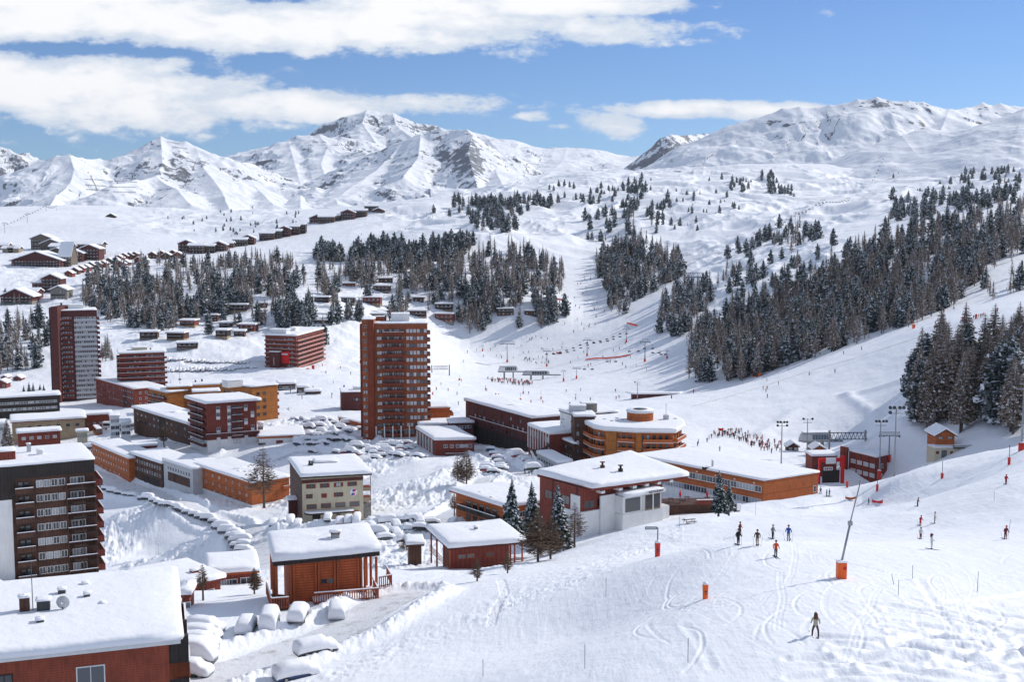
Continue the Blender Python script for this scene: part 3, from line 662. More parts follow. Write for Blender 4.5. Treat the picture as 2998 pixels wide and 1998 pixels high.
    def roofbox(s, fx, fy, w, d, h, m, name='rooftop_housing', snow=0.3, rot=None):
        """box on the roof: fx along face 0, fy along the depth"""
        p, q, U, N, L = s.face(0); r = s.P[-1] - s.P[0]; c = s.P[0] + (s.P[1] - s.P[0]) * fx + r * fy
        b = MB(); V = -N; o = Vector((c.x, c.y, c.z)); b.frame_box(o, U, UZ, V, -w / 2, w / 2, 0.2, 0.7 + h, -d / 2, d / 2, m)
        o2 = part(b, name, s.root)
        if snow:
            z = c.z + 0.7 + h; pts = [o + U * a + V * e for a, e in ((-w / 2, d / 2), (-w / 2, -d / 2), (w / 2, -d / 2), (w / 2, d / 2))]
            pts = [Vector((t.x, t.y, z)) for t in pts]
            if (pts[1] - pts[0]).cross(pts[2] - pts[1]).z < 0: pts.reverse()
            sn = snow_cap(pts, snow, 3, over=0.1); so = bpy.data.objects.new('snow', sn.mesh('snow', True)); COL.objects.link(so); so.parent = o2; so.matrix_parent_inverse = Matrix.Identity(4)
            # the housing carries its own inverse, so the sub-part sits in the same space
        return o2
    def chimney(s, fx, fy, m=None, size=0.8, h=1.0):
        return s.roofbox(fx, fy, size, size, h + 0.3, m or DMETAL, 'chimney', 0.18)
    def done(s):
        ws = s.wins; random.Random(3).shuffle(ws) if False else None
        for i, (c, U, N, w, h, fr, pn, st, nm) in enumerate(ws[:100]):
            me, pe = window_mesh(w, h, fr, pn, s.near, st)
            o = bpy.data.objects.new(nm, me); COL.objects.link(o); o.location = c; o.rotation_euler = (0, 0, math.atan2(U.y, U.x)); attach(o, s.root)
            if pe:
                e = bpy.data.objects.new('pane', pe); COL.objects.link(e); e.parent = o
        if len(ws) > 100:
            m = MB()
            for (c, U, N, w, h, fr, pn, st, nm) in ws[100:]:
                m.frame_box(c, U, UZ, N, -w / 2, w / 2, -h / 2, h / 2, -0.05, 0.04, fr)
                m.frame_box(c, U, UZ, N, -w / 2 + .08, w / 2 - .08, -h / 2 + .08, h / 2 - .08, 0.03, 0.05, pn)
            part(m, 'windows', s.root, kind='stuff')
        return s.root

def plane_pt(px, py, Z):
    a, t = ray(px, py); Y = (Z - CZ) / float(t); return Vector((float(a) * Y, Y, Z))
def quad(A, L, R, Y):
    """roof corners: near corner A at depth Y, left and right corner on the same level"""
    a = W(A[0], A[1], Y); l = plane_pt(*L, a.z); r = plane_pt(*R, a.z); return [a, r, r + l - a, l]
def quad_front(Lf, Rf, YL, depth, YR=None, z=None, ang=None):
    """front edge between two pixels, depth metres to the back"""
    a = W(*Lf, YL); k = float(ray(Rf[0], Rf[1])[0]); rb = math.atan(-k)          # turned with the village grid so that its right side stays hidden
    an = ang if ang is not None else (max(math.radians(9), rb + math.radians(3)) if k < .04 else math.radians(4)); t = (k * a.y - a.x) / (math.cos(an) - k * math.sin(an)); b = a + Vector((math.cos(an), math.sin(an), 0)) * t
    u = (b - a).normalized(); n = Vector((-u.y, u.x, 0)); return [a, b, b + n * depth, a + n * depth]
def quad_side(L, A, YA, depth):
    """left wall L..A (A near corner), depth metres to the back right"""
    a = W(*A, YA); l = plane_pt(*L, a.z); u = (a - l).normalized(); n = Vector((-u.y, u.x, 0)); return [a, a + n * depth, l + n * depth, l]

# ================================================================== village buildings, near to far
RW = lambda n, p, z0: [z0 + p * i for i in range(n)]
# --- bottom left: large snow roof of the nearest block
q = [W(529, 1886, 90)]; q.append(plane_pt(515, 1688, q[0].z)); ff = (plane_pt(100, 1932, q[0].z) - q[0]).normalized(); q += [q[1] + ff * 34, q[0] + ff * 34]
q = [q[3], q[0], q[1], q[2]]
b = House('apartment_block', 'nearest red brown block with a wide snow roof, chimneys and satellite dish', q, 9.5, BOARD, over=0.9, snow=0.75, roofm=WHITE, fascia=0.35, near=True, seed=4, snowover=0.25)
b.windows(0, [2.1, 4.9], 0.78, 0.86, 1, 2.1, 1.6, WHITE, GLD); b.windows(0, [2.1, 4.9], 0.42, 0.55, 2, 2.4, 1.7, WHITE, GL); b.windows(0, [2.1, 4.9], 0.60, 0.66, 1, 1.2, 1.7, DARK, GLD)
b.balconies(1, [3.0, 5.8, 8.6], 0.0, 0.22, 1.6, 1.15, RED, LOGP, bars=True); b.balconies(1, [3.0, 5.8, 8.6], 0.3, 0.9, 1.6, 1.1, RED, DARK)
b.band(1, -0.3, 9, 0.0, 0.03, DARK, 1.5, 'partition'); b.band(1, -0.3, 9, 0.22, 0.24, DARK, 1.5, 'partition')
for fx, fy, w_, h_ in ((0.655, 0.47, .75, 1.3), (0.70, 0.46, 1.0, .95), (0.735, 0.70, .6, .5), (0.70, 0.27, .55, .35), (0.80, .60, .5, .4), (0.79, .83, .5, .2), (0.84, .46, .4, .15)):
    b.chimney(fx, fy, BROWN if w_ == .75 else DMETAL, w_, h_)
# mast with aerial and a dish
p = b.P[0] + (b.P[1] - b.P[0]) * 0.675 + (b.P[3] - b.P[0]) * 0.45; m = MB(); m.tube([p, p + UZ * 5.2], 0.035, DMETAL); m.tube([p + UZ * 3.9, p + UZ * 4.4 + Vector((2.2, .4, .3))], 0.025, DMETAL)
for i in range(7): c_ = p + UZ * (3.95 + .11 * i) + Vector((2.2, .4, .3)) * (i / 7); m.tube([c_ - UZ * .25, c_ + UZ * .25], 0.015, DMETAL, 4)
part(m, 'aerial', b.root)
m = MB(); c_ = p + Vector((2.3, 0.3, 1.7)); ring = [[c_ + Vector((math.cos(a) * r_, -0.25 * (1 - (r_ / .55) ** 2) + .1, math.sin(a) * r_)) for a in [i * math.pi / 8 for i in range(16)]] for r_ in (.06, .3, .55)]
for r0, r1 in zip(ring[:-1], ring[1:]):
    for i in range(16): m.poly([r0[i], r0[(i + 1) % 16], r1[(i + 1) % 16], r1[i]], PALE)
m.tube([c_ + UZ * -.3, c_ + UZ * -1.5], .04, DMETAL); part(m, 'satellite_dish', b.root, True)
b.done()
# --- tall dark block on the left
a0 = W(277, 1347, 220); l0 = plane_pt(0, 1371, a0.z); u0 = (l0 - a0).normalized(); bk = Vector((-u0.y, u0.x, 0)); bk = bk if bk.y > 0 else -bk
q = [a0 + u0 * 26, a0, a0 + bk * 17, a0 + u0 * 26 + bk * 17]
b = House('apartment_block', 'tall dark brown block with stacked timber balconies and pale end wall, left edge', q, 21, BROWN, over=0.1, snow=0.5, roofm=DARK, fascia=0.1, near=True, seed=5)
zr = RW(7, 2.72, 3.6)
b.band(0, 0.0, 2.3, 0.0, 1.0, DARK, 0.25, 'parapet'); b.band(0, 2.3, 6.0, 0.0, 0.46, DARK, 0.25, 'panel'); b.band(0, 6.0, 21, 0.0, 0.44, WHITE, 0.25, 'pale_wall', 'pale plain end wall')
b.windows(0, zr, 0.60, 0.80, 4, 1.15, 1.35, WHITE, GL); b.windows(0, zr, 0.83, 0.93, 2, 1.2, 1.4, WHITE, GL); b.windows(0, zr, 0.48, 0.56, 2, 0.9, 1.3, DARK, GLD)
b.balconies(0, [z + 1.3 for z in zr], 0.46, 0.58, 1.5, 1.0, DARK, BROWN); b.balconies(0, [z + 1.3 for z in zr], 0.80, 0.995, 2.0, 1.05, DARK, BROWN, bars=True)
b.balconies(1, [z + 1.3 for z in zr], 0.02, 0.5, 1.5, 1.05, DARK, RED, bars=True)
p, q_, U, N, L = b.face(0)
for u_ in (0.80, 0.90, 0.993): m = MB(); m.frame_box(Vector((p.x, p.y, p.z)), U, UZ, N, u_ * L - .09, u_ * L + .09, -21, -2.6, 1.82, 1.98, BROWN); part(m, 'balcony_post', b.root)
b.roofbox(0.42, 0.35, 3.5, 4, 1.5, RED); b.chimney(0.66, 0.4, WHITE, 1.0, .5); b.chimney(0.60, 0.62, PALE, .7, 1.2)
b.done()
# --- low chalet roofs between them
a0 = W(544, 1724, 150); q = [a0, plane_pt(661, 1699, a0.z), plane_pt(549, 1652, a0.z)]; q.append(q[0] + q[2] - q[1]); q[3] = q[3] + (q[3] - q[2]) * 0.6; q[0] = q[0] + (q[0] - q[1]) * 0.1
b = House('chalet', 'low timber chalet with a broad snow roof behind the nearest block', q, 3.4, RED, over=0.5, snow=0.7, near=True, seed=6, sink=3)
b.windows(0, 1.6, 0.55, 0.9, 1, 1.2, 1.3, WHITE, GL); b.windows(1, 1.6, 0.1, 0.9, 3, 1.2, 1.2); b.chimney(0.62, 0.22, RED, .9, .4); b.done()
b = House('chalet', 'small annexe with a snow mound roof and pale door below the broad chalet roof', quad_front((523, 1752), (560, 1745), 134, 4, ang=.1), 2.6, RED, over=0.3, snow=0.8, near=True, seed=7)
b.windows(0, 1.5, 0.2, 0.8, 1, 1.2, 1.8, WHITE, GL, name='door'); b.done()
b = House('chalet', 'long low red hut with a row of three small windows beside the log chalet', quad_front((606, 1690), (760, 1667), 161, 9), 2.6, RED, over=0.35, snow=0.75, near=True, seed=8, roofm=LOGP)
b.windows(0, 1.1, 0.05, 0.55, 3, 1.5, .8, WHITE, GL); b.windows(0, 1.3, 0.7, .85, 1, 1.7, 1.4, WHITE, GL); b.done()
# --- log chalet with the wide snow roof
a0 = W(800, 1660, 133); l0 = plane_pt(766, 1597, a0.z); r0 = plane_pt(1112, 1637, a0.z); fr = r0 - a0; U = fr.normalized(); V = Vector((-U.y, U.x, 0)); D = (l0 - a0).length
wq = [a0 + U * 1.8 + V * .6, r0 - U * 2.0 + V * .6, r0 - U * 2.0 + V * (D - 1), a0 + U * 1.8 + V * (D - 1)]
b = House('log_chalet', 'large varnished log chalet with deep snow roof and timber balustrades in the foreground', wq, 4.2, LOG, over=0.0, snow=0, near=True, sink=2.5)
rq = [a0, r0, r0 + V * D, a0 + V * D]; rq = [Vector((p.x, p.y, p.z + dz)) for p, dz in zip(rq, (0, 0.35, .5, 0.2))]
m = MB(); n_ = 4; m.v += [tuple(p) for p in rq] + [(p.x, p.y, p.z + .55) for p in rq]; mi_ = m.mi(DARK)
for f in ((0, 1, 5, 4), (1, 2, 6, 5), (2, 3, 7, 6), (3, 0, 4, 7), (4, 5, 6, 7), (3, 2, 1, 0)): m.f.append(f); m.m.append(mi_)
part(m, 'eaves', b.root); part(snow_cap([(p.x, p.y, p.z + .555) for p in rq], 1.0, 21, over=0.2), 'roof_snow', b.root, True)
p, q_, UU, NN, L = b.face(0); o3 = Vector((p.x, p.y, p.z))
for x in (0.15, 0.5, 0.36 * L, 0.40 * L, 0.62 * L, 0.66 * L, L - .1, L - .45):
    m = MB(); m.frame_box(o3, UU, UZ, NN, x - .11, x + .11, -4.4, 0.2, .004, .26, LOGP); part(m, 'post', b.root)
b.windows(0, 2.35, 0.43, 0.61, 2, .9, .7, LOGP, GLD)
def balustrade(b, pts, h=1.3, z=None, name='balustrade'):
    m = MB()
    for s_, e_ in zip(pts[:-1], pts[1:]):
        s_, e_ = Vector(s_), Vector(e_); u = e_ - s_; L = u.length; ud = u / L; nrm = Vector((ud.y, -ud.x, 0)).normalized() if abs(ud.z) < .9 else Vector((0, 1, 0)); uh = Vector((0, 0, 1))
        for z0 in (0.12, h - .12): m.frame_box(s_, ud, uh, nrm, 0, L, z0, z0 + .1, -.04, .04, FENCEW)
        k = int(L / .27)
        for i in range(k + 1): x = L * i / max(1, k); m.frame_box(s_, ud, uh, nrm, x - .06, x + .06, 0.02, h, .041, .08, FENCEW)
        m.frame_box(s_, ud, uh, nrm, 0, L, h, h + .09, -.05, .09, M_ROOF)
    return part(m, name, b.root)
zf = a0.z - 4.25; dk = MB()
f0 = plane_pt(920, 1770, zf); f1 = plane_pt(1107, 1755, zf); f2 = f1 + V * 4.2
balustrade(b, [f0, f1]); balustrade(b, [f1, f2]); g0 = plane_pt(1110, 1722, zf); g1 = plane_pt(1146, 1715, zf); g2 = g1 + V * 4; balustrade(b, [g0, g1]); balustrade(b, [g1, g2])
h0 = plane_pt(796, 1786, zf); h1 = plane_pt(846, 1782, zf); balustrade(b, [h0 + V * 6 - U * .2, h0]); balustrade(b, [h0, h1])
dk.prism([(p.x, p.y) for p in (f0, f1, f2, f0 + V * 2.2)], zf - .25, zf, BROWN); dk.prism([(p.x, p.y) for p in (h0, h1, h1 + V * 5, h0 + V * 6)], zf - .25, zf, BROWN); part(dk, 'deck', b.root)
part(snow_cap([tuple(p + UZ * .01) for p in (f0 + V * .3, f1 - U * .3 + V * .3, f2 - U * .3, f0 + V * 2.2)], .25, 5, over=0), 'deck_snow', b.root, True)
for pp in (r0 - U * .35 + V * .5, r0 - U * 1.7 + V * .5, r0 - U * .35 + V * 5, r0 - U * .35 + V * (D - 1), a0 + U * .4 + V * 1.0, a0 + U * .4 + V * 4, a0 + U * .4 + V * 7, a0 + U * .4 + V * 10):
    m = MB(); m.tube([Vector((pp.x, pp.y, a0.z + .1)), Vector((pp.x, pp.y, zf - 1.5))], .16, LOGP, 8); part(m, 'post', b.root)
m = MB()
for i in range(6): m.frame_box(h1 - UZ * (.25 + .25 * i) - V * (.3 * i), U, UZ, -V, 0, 1.1, -.06, 0, 0, .32, BROWN)
part(m, 'steps', b.root)
c = a0 + U * (0.62 * fr.length) + V * (D * .42); m = MB(); m.box((c.x, c.y, c.z + 1.9), (1.0, .6, .7), CONC); m.box((c.x, c.y, c.z + 2.5), (1.3, .8, .08), RED); m.box((c.x - .45, c.y, c.z + 2.35), (.1, .6, .3), RED); m.box((c.x + .45, c.y, c.z + 2.35), (.1, .6, .3), RED)
ch = part(m, 'chimney', b.root); part(snow_cap([(c.x - .65, c.y - .4, c.z + 2.545), (c.x + .65, c.y - .4, c.z + 2.545), (c.x + .65, c.y + .4, c.z + 2.545), (c.x - .65, c.y + .4, c.z + 2.545)], .22, 2, over=0.02), 'chimney_snow', b.root, True)
b.done()
# --- second chalet
q = quad((1313, 1612), (1252, 1556), (1540, 1593), 188); A_c, R_c, F_c, L_c = q; U = (R_c - A_c).normalized(); V = Vector((-U.y, U.x, 0))
wq = [A_c + U * .6 + V * 1.2, R_c - U * 2.6 + V * 1.0, F_c - U * 2.6 - V * 1, L_c + U * 2.4 - V * 1]
b = House('log_chalet', 'square timber chalet with pillow like snow roof and corner posts left of the spruces', wq, 3.4, RED, over=0.0, snow=0, near=True, sink=4)
m = MB(); m.v += [tuple(p) for p in q] + [(p.x, p.y, p.z + .35) for p in q]; mi_ = m.mi(MAROON)
for f in ((0, 1, 5, 4), (1, 2, 6, 5), (2, 3, 7, 6), (3, 0, 4, 7), (4, 5, 6, 7), (3, 2, 1, 0)): m.f.append(f); m.m.append(mi_)
part(m, 'eaves', b.root); part(snow_cap([(p.x, p.y, p.z + .355) for p in q], 0.95, 31, over=.2), 'roof_snow', b.root, True)
b.windows(0, 1.6, .12, .42, 2, 1.3, .8, LOGP, GLD); b.windows(0, 1.6, .55, .8, 1, 1.3, .8, LOGP, GLD)
for pp in (A_c + U * .4 + V * .6, A_c + (L_c - A_c) * .33 + U * .4, A_c + (L_c - A_c) * .66 + U * .4, L_c + U * .5 - V * .5, R_c - U * .5 + V * .5, R_c - U * 1.8 + V * .5, R_c + (F_c - R_c) * .5 - U * .5):
    m = MB(); m.tube([Vector((pp.x, pp.y, pp.z + .05)), Vector((pp.x, pp.y, pp.z - 5.5))], .15, LOGP, 8); part(m, 'post', b.root)
m = MB()
for k in range(4):
    z = A_c.z - 2.5 - .3 * k; m.frame_box(Vector((A_c.x, A_c.y, z)) + U * .3, (L_c - A_c).normalized(), UZ, -U, 0, (L_c - A_c).length, 0, .1, 0, .06, FENCEW)
    m.frame_box(Vector((R_c.x, R_c.y, z)) - U * 2.4 + V * .5, U, UZ, -V, 0, 2.2, 0, .1, 0, .06, FENCEW)
part(m, 'balustrade', b.root)
c = (A_c + F_c) / 2; m = MB(); m.tube([(c.x, c.y, c.z + .8), (c.x, c.y, c.z + 1.9)], .35, CONC, 10); m.tube([(c.x, c.y, c.z + 1.9), (c.x, c.y, c.z + 2.1)], [.6, .1], M_ROOF, 10); part(m, 'chimney', b.root)
b.done()
b = House('shed', 'small timber shed with a tilted snow roof left of the square chalet', quad_front((1190, 1602), (1243, 1622), 205, 5, 196), 2.2, BROWN, over=.5, snow=.6, near=True, seed=9, cat='shed'); b.done()
# --- white and red restaurant with the big fluttering roof
A_r = W(1734, 1440, 225); L_r = W(1573, 1397, 238); R_r = W(2014, 1403, 239); Fb = R_r + (L_r - A_r); Fb = Vector((Fb.x, Fb.y, A_r.z + 1.2)); L_r.z += .0
U = (R_r - A_r); U.z = 0; Lx = U.length; U.normalize(); V = Vector((-U.y, U.x, 0)); Zr = A_r.z
D_ = abs((L_r - A_r).dot(V))
wq = [A_r + U * -1.2 + V * 2.2, A_r + U * (Lx * .80) + V * 2.2, A_r + U * (Lx * .80) + V * (D_ - 1), A_r + U * -1.2 + V * (D_ - 1)]; wq = [Vector((p.x, p.y, Zr)) for p in wq]
b = House('restaurant_building', 'white and red restaurant under a huge billowing snow roof beside the ski slope', wq, 8.5, RED, over=0, snow=0, near=True, sink=4, cat='restaurant')
rq = [A_r, R_r, Fb, L_r]
m = MB(); m.v += [tuple(p) for p in rq] + [(p.x, p.y, p.z + .6) for p in rq]; mi_ = m.mi(REDB if False else RED)
for f in ((0, 1, 5, 4), (1, 2, 6, 5), (2, 3, 7, 6), (3, 0, 4, 7), (4, 5, 6, 7), (3, 2, 1, 0)): m.f.append(f); m.m.append(mi_)
part(m, 'eaves', b.root); part(snow_cap([(p.x, p.y, p.z + .605) for p in rq], 1.1, 41, over=.25), 'roof_snow', b.root, True)
P0, P1, UU, NN, L = b.face(0); o3 = Vector((P0.x, P0.y, P0.z))
m = MB(); m.frame_box(o3, UU, UZ, NN, 0.0, 7.2, -12, -4.3, .003, .45, WHITE); m.frame_box(o3, UU, UZ, NN, 4.4, 8.0, -12, -1.6, .46, .8, WHITE); m.frame_box(o3, UU, UZ, NN, 8.0, L, -12, -5.4, .003, 2.2, WHITE); PL, QL, UL, NL, LL = b.face(3); m.frame_box(Vector((PL.x, PL.y, PL.z)), UL, UZ, NL, LL * .42, LL - .01, -12, -4.4, .003, .3, WHITE); m.frame_box(Vector((PL.x, PL.y, PL.z)), UL, UZ, NL, LL * .80, LL - .01, -4.39, -1.2, .003, .3, WHITE); part(m, 'white_wall', b.root)
m = MB(); m.frame_box(o3, UU, UZ, NN, 8.0, 13.5, -5.3, -1.9, .01, 3.2, WHITE); m.frame_box(o3, UU, UZ, NN, 13.5, 17.8, -5.3, -1.9, .01, 3.2, TANW); m.frame_box(o3, UU, UZ, NN, 7.9, 18.2, -12, -5.31, 2.21, 3.3, WHITE); ext = part(m, 'dining_veranda', b.root)
m = MB()
for (x0, x1) in ((8.6, 12.4),): m.frame_box(o3, UU, UZ, NN, x0, x1, -5.0, -2.3, 3.21, 3.26, GLD)
for (x0, x1) in ((13.9, 15.4), (15.8, 17.4)): m.frame_box(o3, UU, UZ, NN, x0, x1, -5.0, -2.3, 3.21, 3.26, GLD)
part(m, 'veranda_glazing', b.root)
m = MB()
for x in (13.2, 15.6, 17.6): m.frame_box(o3, UU, UZ, NN, x - .12, x + .12, -5.3, -1.9, 3.27, 3.45, WHITE)
part(m, 'post', b.root)
vz = Zr - 1.88; vq = [o3 + UU * 8.6 + NN * 3.6, o3 + UU * 18.3 + NN * 3.6, o3 + UU * 18.3, o3 + UU * 8.6]; part(snow_cap([(p.x, p.y, vz) for p in vq], .75, 43, over=.1), 'veranda_snow', b.root, True)
b.windows(0, 3.1, 0.04, 0.17, 1, 2.6, 1.6, RED, GLD); b.windows(0, 3.0, 0.19, 0.34, 2, 1.4, 1.5, RED, GLD)
P0L, P1L, UL, NL, LL = b.face(3)
b.windows(3, 2.8, 0.12, .76, 3, 2.4, 1.8, RED, GLD); b.windows(3, 6.2, .5, .9, 2, 1.6, 1.5, RED, GL); b.windows(0, 7.6, .05, .14, 1, 1.6, 1.4, RED, GL)
m = MB()
for x in (2.2, 6.6, 10.2, 13.4, 16.6, 19.8): m.frame_box(A_r, U, UZ, -V, x, x + .9, -.75, -.25, -1.6, .05, WHITE)
part(m, 'roof_beams', b.root)
def text3(s, loc, U, size, mat, parent, name='lettering', depth=0.03, vertical=False, align='CENTER'):
    cu = bpy.data.curves.new(name, 'FONT'); cu.body = s; cu.size = size; cu.extrude = depth; cu.align_x = align; cu.align_y = 'CENTER'; cu.materials.append(mat)
    o = bpy.data.objects.new(name, cu); COL.objects.link(o); o.location = loc; o.rotation_euler = (math.pi / 2, 0, math.atan2(U.y, U.x)); 
    dg = bpy.context.evaluated_depsgraph_get(); me = bpy.data.meshes.new_from_object(o.evaluated_get(dg)); me.materials.clear(); me.materials.append(mat)
    o2 = bpy.data.objects.new(name, me); COL.objects.link(o2); o2.location = loc; o2.rotation_euler = (math.pi / 2, 0, math.atan2(U.y, U.x)); bpy.data.objects.remove(o); attach(o2, parent); return o2
m = MB(); sgn = o3 + UU * 16.0 + NN * 3.75; m.frame_box(sgn, UU, UZ, NN, -2.6, 2.6, -1.95, -1.25, 0, .06, WHITE); sg = part(m, 'awning_sign', b.root)
text3('RESTAURANT', sgn + NN * .08 - UZ * 1.6, UU, .62, DARK, b.root)
for fx, fy, mm in ((.42, .55, BROWN), (.45, .28, DARK)):
    c = A_r + (R_r - A_r) * fx + (L_r - A_r) * fy; m = MB(); m.box((c.x, c.y, c.z + 2.0), (.9, .8, 1.2), mm); m.box((c.x, c.y, c.z + 2.9), (.4, .4, .7), mm); m.box((c.x, c.y, c.z + 3.3), (1.0, .9, .08), mm); part(m, 'chimney', b.root)
b.done()
# --- lower building left of the restaurant
q = quad((1478, 1492), (1315, 1441), (1640, 1470), 240)
b = House('apartment_block', 'low orange building with dark balcony between the spruces and the car park', q, 6.5, ORANGE, over=1.0, snow=.8, near=True, seed=11, roofm=LOGP)
b.windows(3, 1.7, .2, .85, 5, 1.6, 1.4, DARK, GLD); b.windows(3, 4.6, .2, .85, 5, 1.5, 1.3, DARK, GLD); b.balconies(3, 3.0, .12, .88, 1.3, .9, DARK, DARK); b.windows(0, [1.8, 4.6], .1, .9, 5, 1.3, 1.2)
b.chimney(.1, .6, DARK, .5, .2); b.chimney(.02, .3, DARK, .5, .2); b.done()
# --- long orange building
q = quad((2236, 1411), (1852, 1336), (2399, 1386), 283)
b = House('long_building', 'long two storey orange building with a flat snow roof below the slope edge', q, 7.4, ORANGE, over=.18, snow=.55, near=True, seed=12, roofm=DARK, fascia=.15, sink=6, base=(1.2, WHITE))
b.windows(3, [2.1, 5.3], 0.02, 0.985, 22, 1.9, 1.55, WHITE, GL, style='snowsill')
b.windows(0, 3.9, .9, .98, 1, 1.0, 1.6, WHITE, GL); b.roofbox(-.0, .42, 1.6, 1.0, .2, DARK, 'roof_hatch', .1); b.chimney(.12, .42, PALE, .35, 1.3)
P0, P1, U3, N3, L3 = b.face(3)
for k in range(7):
    m = MB(); c = P0 + U3 * (L3 * (.1 + .14 * k)) + N3 * .15; m.tube([c - UZ * .75, c - UZ * .75 + N3 * .35], .16, WHITE, 8); part(m, 'wall_lamp', b.root)
b.done()
# --- cream hotel with the red shutters
q = quad((884, 1407), (849, 1357), (1063, 1396), 297)
b = House('hotel', 'cream four storey hotel with red shutters, dark eaves and a round emblem', q, 10.9, CREAM, over=.0, snow=0, near=True, sink=4, cat='hotel')
rq = quad((880, 1403), (845, 1352), (1089, 1392), 296); rq = [Vector((p.x, p.y, p.z)) for p in rq]
m = MB(); m.v += [tuple(p) for p in rq] + [(p.x, p.y, p.z + .45) for p in rq]; mi_ = m.mi(DARK)
for f in ((0, 1, 5, 4), (1, 2, 6, 5), (2, 3, 7, 6), (3, 0, 4, 7), (4, 5, 6, 7), (3, 2, 1, 0)): m.f.append(f); m.m.append(mi_)
part(m, 'eaves', b.root); part(snow_cap([(p.x, p.y, p.z + .455) for p in rq], 0.95, 51, over=.15), 'roof_snow', b.root, True)
b.band(0, 0, .9, 0, 1, MAROON, .12); b.band(3, 0, 11, 0, 1, BROWN, .08, 'side_cladding')
b.windows(0, 1.75, .03, .93, 4, 1.3, 1.1, DARK, GL, style='shutters'); b.windows(0, 4.3, .05, .18, 1, .9, 1.1, DARK, GLD, style='shutters'); b.windows(0, 4.3, .48, .70, 1, 1.3, 1.1, DARK, GL, style='shutters')
b.band(0, 3.8, 4.9, .31, .40, RED, .09, 'closed_shutters'); b.windows(0, 7.0, .03, .97, 4, 2.6, 1.3, LOGP, GLD); b.band(0, 8.7, 9.7, .82, .92, ORANGE, .08, 'closed_shutters'); b.windows(0, 9.7, .32, .50, 1, 1.9, 1.8, LOGP, GLD); b.windows(0, 9.6, .55, .62, 1, .9, 1.8, DARK, GLD); b.band(0, 8.9, 11, .16, .29, DARK, .02, 'entrance')
b.windows(3, [1.8, 4.4, 7.0], .1, .9, 5, .9, 1.0, PALE, GLD)
P0, P1, UU, NN, L = b.face(0); o3 = Vector((P0.x, P0.y, P0.z)); can = [o3 + UU * (L * x) + NN * y for x, y in ((.03, .1), (.05, 1.3), (.12, 1.9), (.82, 1.9), (.84, .1))]; can = [Vector((p.x, p.y, o3.z - 8.75)) for p in can]
m = MB(); m.prism([(p.x, p.y) for p in can], o3.z - 8.75, o3.z - 8.35, DARK); cn = part(m, 'canopy', b.root); part(snow_cap([(p.x, p.y, o3.z - 8.345) for p in can], .3, 6, over=0), 'canopy_snow', b.root, True)
# round emblem: ring of small marks and a split red, white and blue slanted stripe
m = MB(); ce = o3 + UU * (L * .84) - UZ * 3.95 + NN * .02; BLUE = paint('blue_paint', (.03, .06, .42), var=.05); MAG = paint('crimson_paint', (.55, .02, .08), var=.05)
disk = [ce + UU * math.cos(i * math.pi / 12) * .95 + UZ * math.sin(i * math.pi / 12) * .95 + NN * .03 for i in range(24)]; m.poly(disk, WHITE)
for sgn_ in (1, -1):
    for dx, mm in ((-.22, BLUE), (.2, MAG)):
        y0, y1 = (.18, .8) if sgn_ > 0 else (-.8, -.18); m.poly([ce + UU * (dx - .2 + y0 * .25) + UZ * y0 + NN * .05, ce + UU * (dx + .2 + y0 * .25) + UZ * y0 + NN * .05, ce + UU * (dx + .2 + y1 * .25) + UZ * y1 + NN * .05, ce + UU * (dx - .2 + y1 * .25) + UZ * y1 + NN * .05], mm)
part(m, 'emblem', b.root)
for z in (2.9, 5.5): 
    m = MB(); m.frame_box(o3, UU, UZ, NN, L + .01, L + 2.0, -z - .95, -z, -2.5, -.1, TANW); m.frame_box(o3, UU, UZ, NN, L + .05, L + 1.9, -z, -z + .1, -2.4, -.2, RED); part(m, 'balcony', b.root)
m = MB(); m.frame_box(o3, UU, UZ, NN, L + 1.85, L + 2.0, -8, 0, -.25, -.1, RED); m.frame_box(o3, UU, UZ, NN, L + .02, L + 2, -11, -7.2, -4, -.1, GREYST); part(m, 'stair_frame', b.root)
c = q[0] + (q[1] - q[0]) * .22 + (q[3] - q[0]) * .35; m = MB(); m.box((c.x, c.y, c.z + 1.9), (1.2, 1.0, 1.3), DMETAL); m.tube([(c.x - .3, c.y, c.z + 2.4), (c.x - .3, c.y, c.z + 3.3)], .28, BROWN); m.tube([(c.x + .4, c.y, c.z + 2.4), (c.x + .4, c.y, c.z + 3.2)], .28, DMETAL); part(m, 'chimney', b.root)
c = q[0] + (q[1] - q[0]) * .50 + (q[3] - q[0]) * .45; m = MB(); m.frame_box(c, UU, UZ, -NN, -2.8, 2.8, 1.0, 2.1, 0, 4, PALE); m.frame_box(c, UU, UZ, -NN, -3, 3, 2.1, 2.2, -.1, 4.2, BROWN); part(m, 'roof_light', b.root)
pq = [c + UU * x - NN * y + UZ * 2.205 for x, y in ((-3, -.1), (3, -.1), (3, 4.2), (-3, 4.2))]; part(snow_cap([tuple(p) for p in pq], .5, 8, over=.05), 'roof_light_snow', b.root, True)
b.done()
m_ = House('shed', 'small porch shed with folded snow roof at the left foot of the cream hotel', quad_front((842, 1470), (876, 1488), 305, 4, 298), 2.2, MAROON, over=.3, snow=.5, near=True, cat='shed'); m_.done()
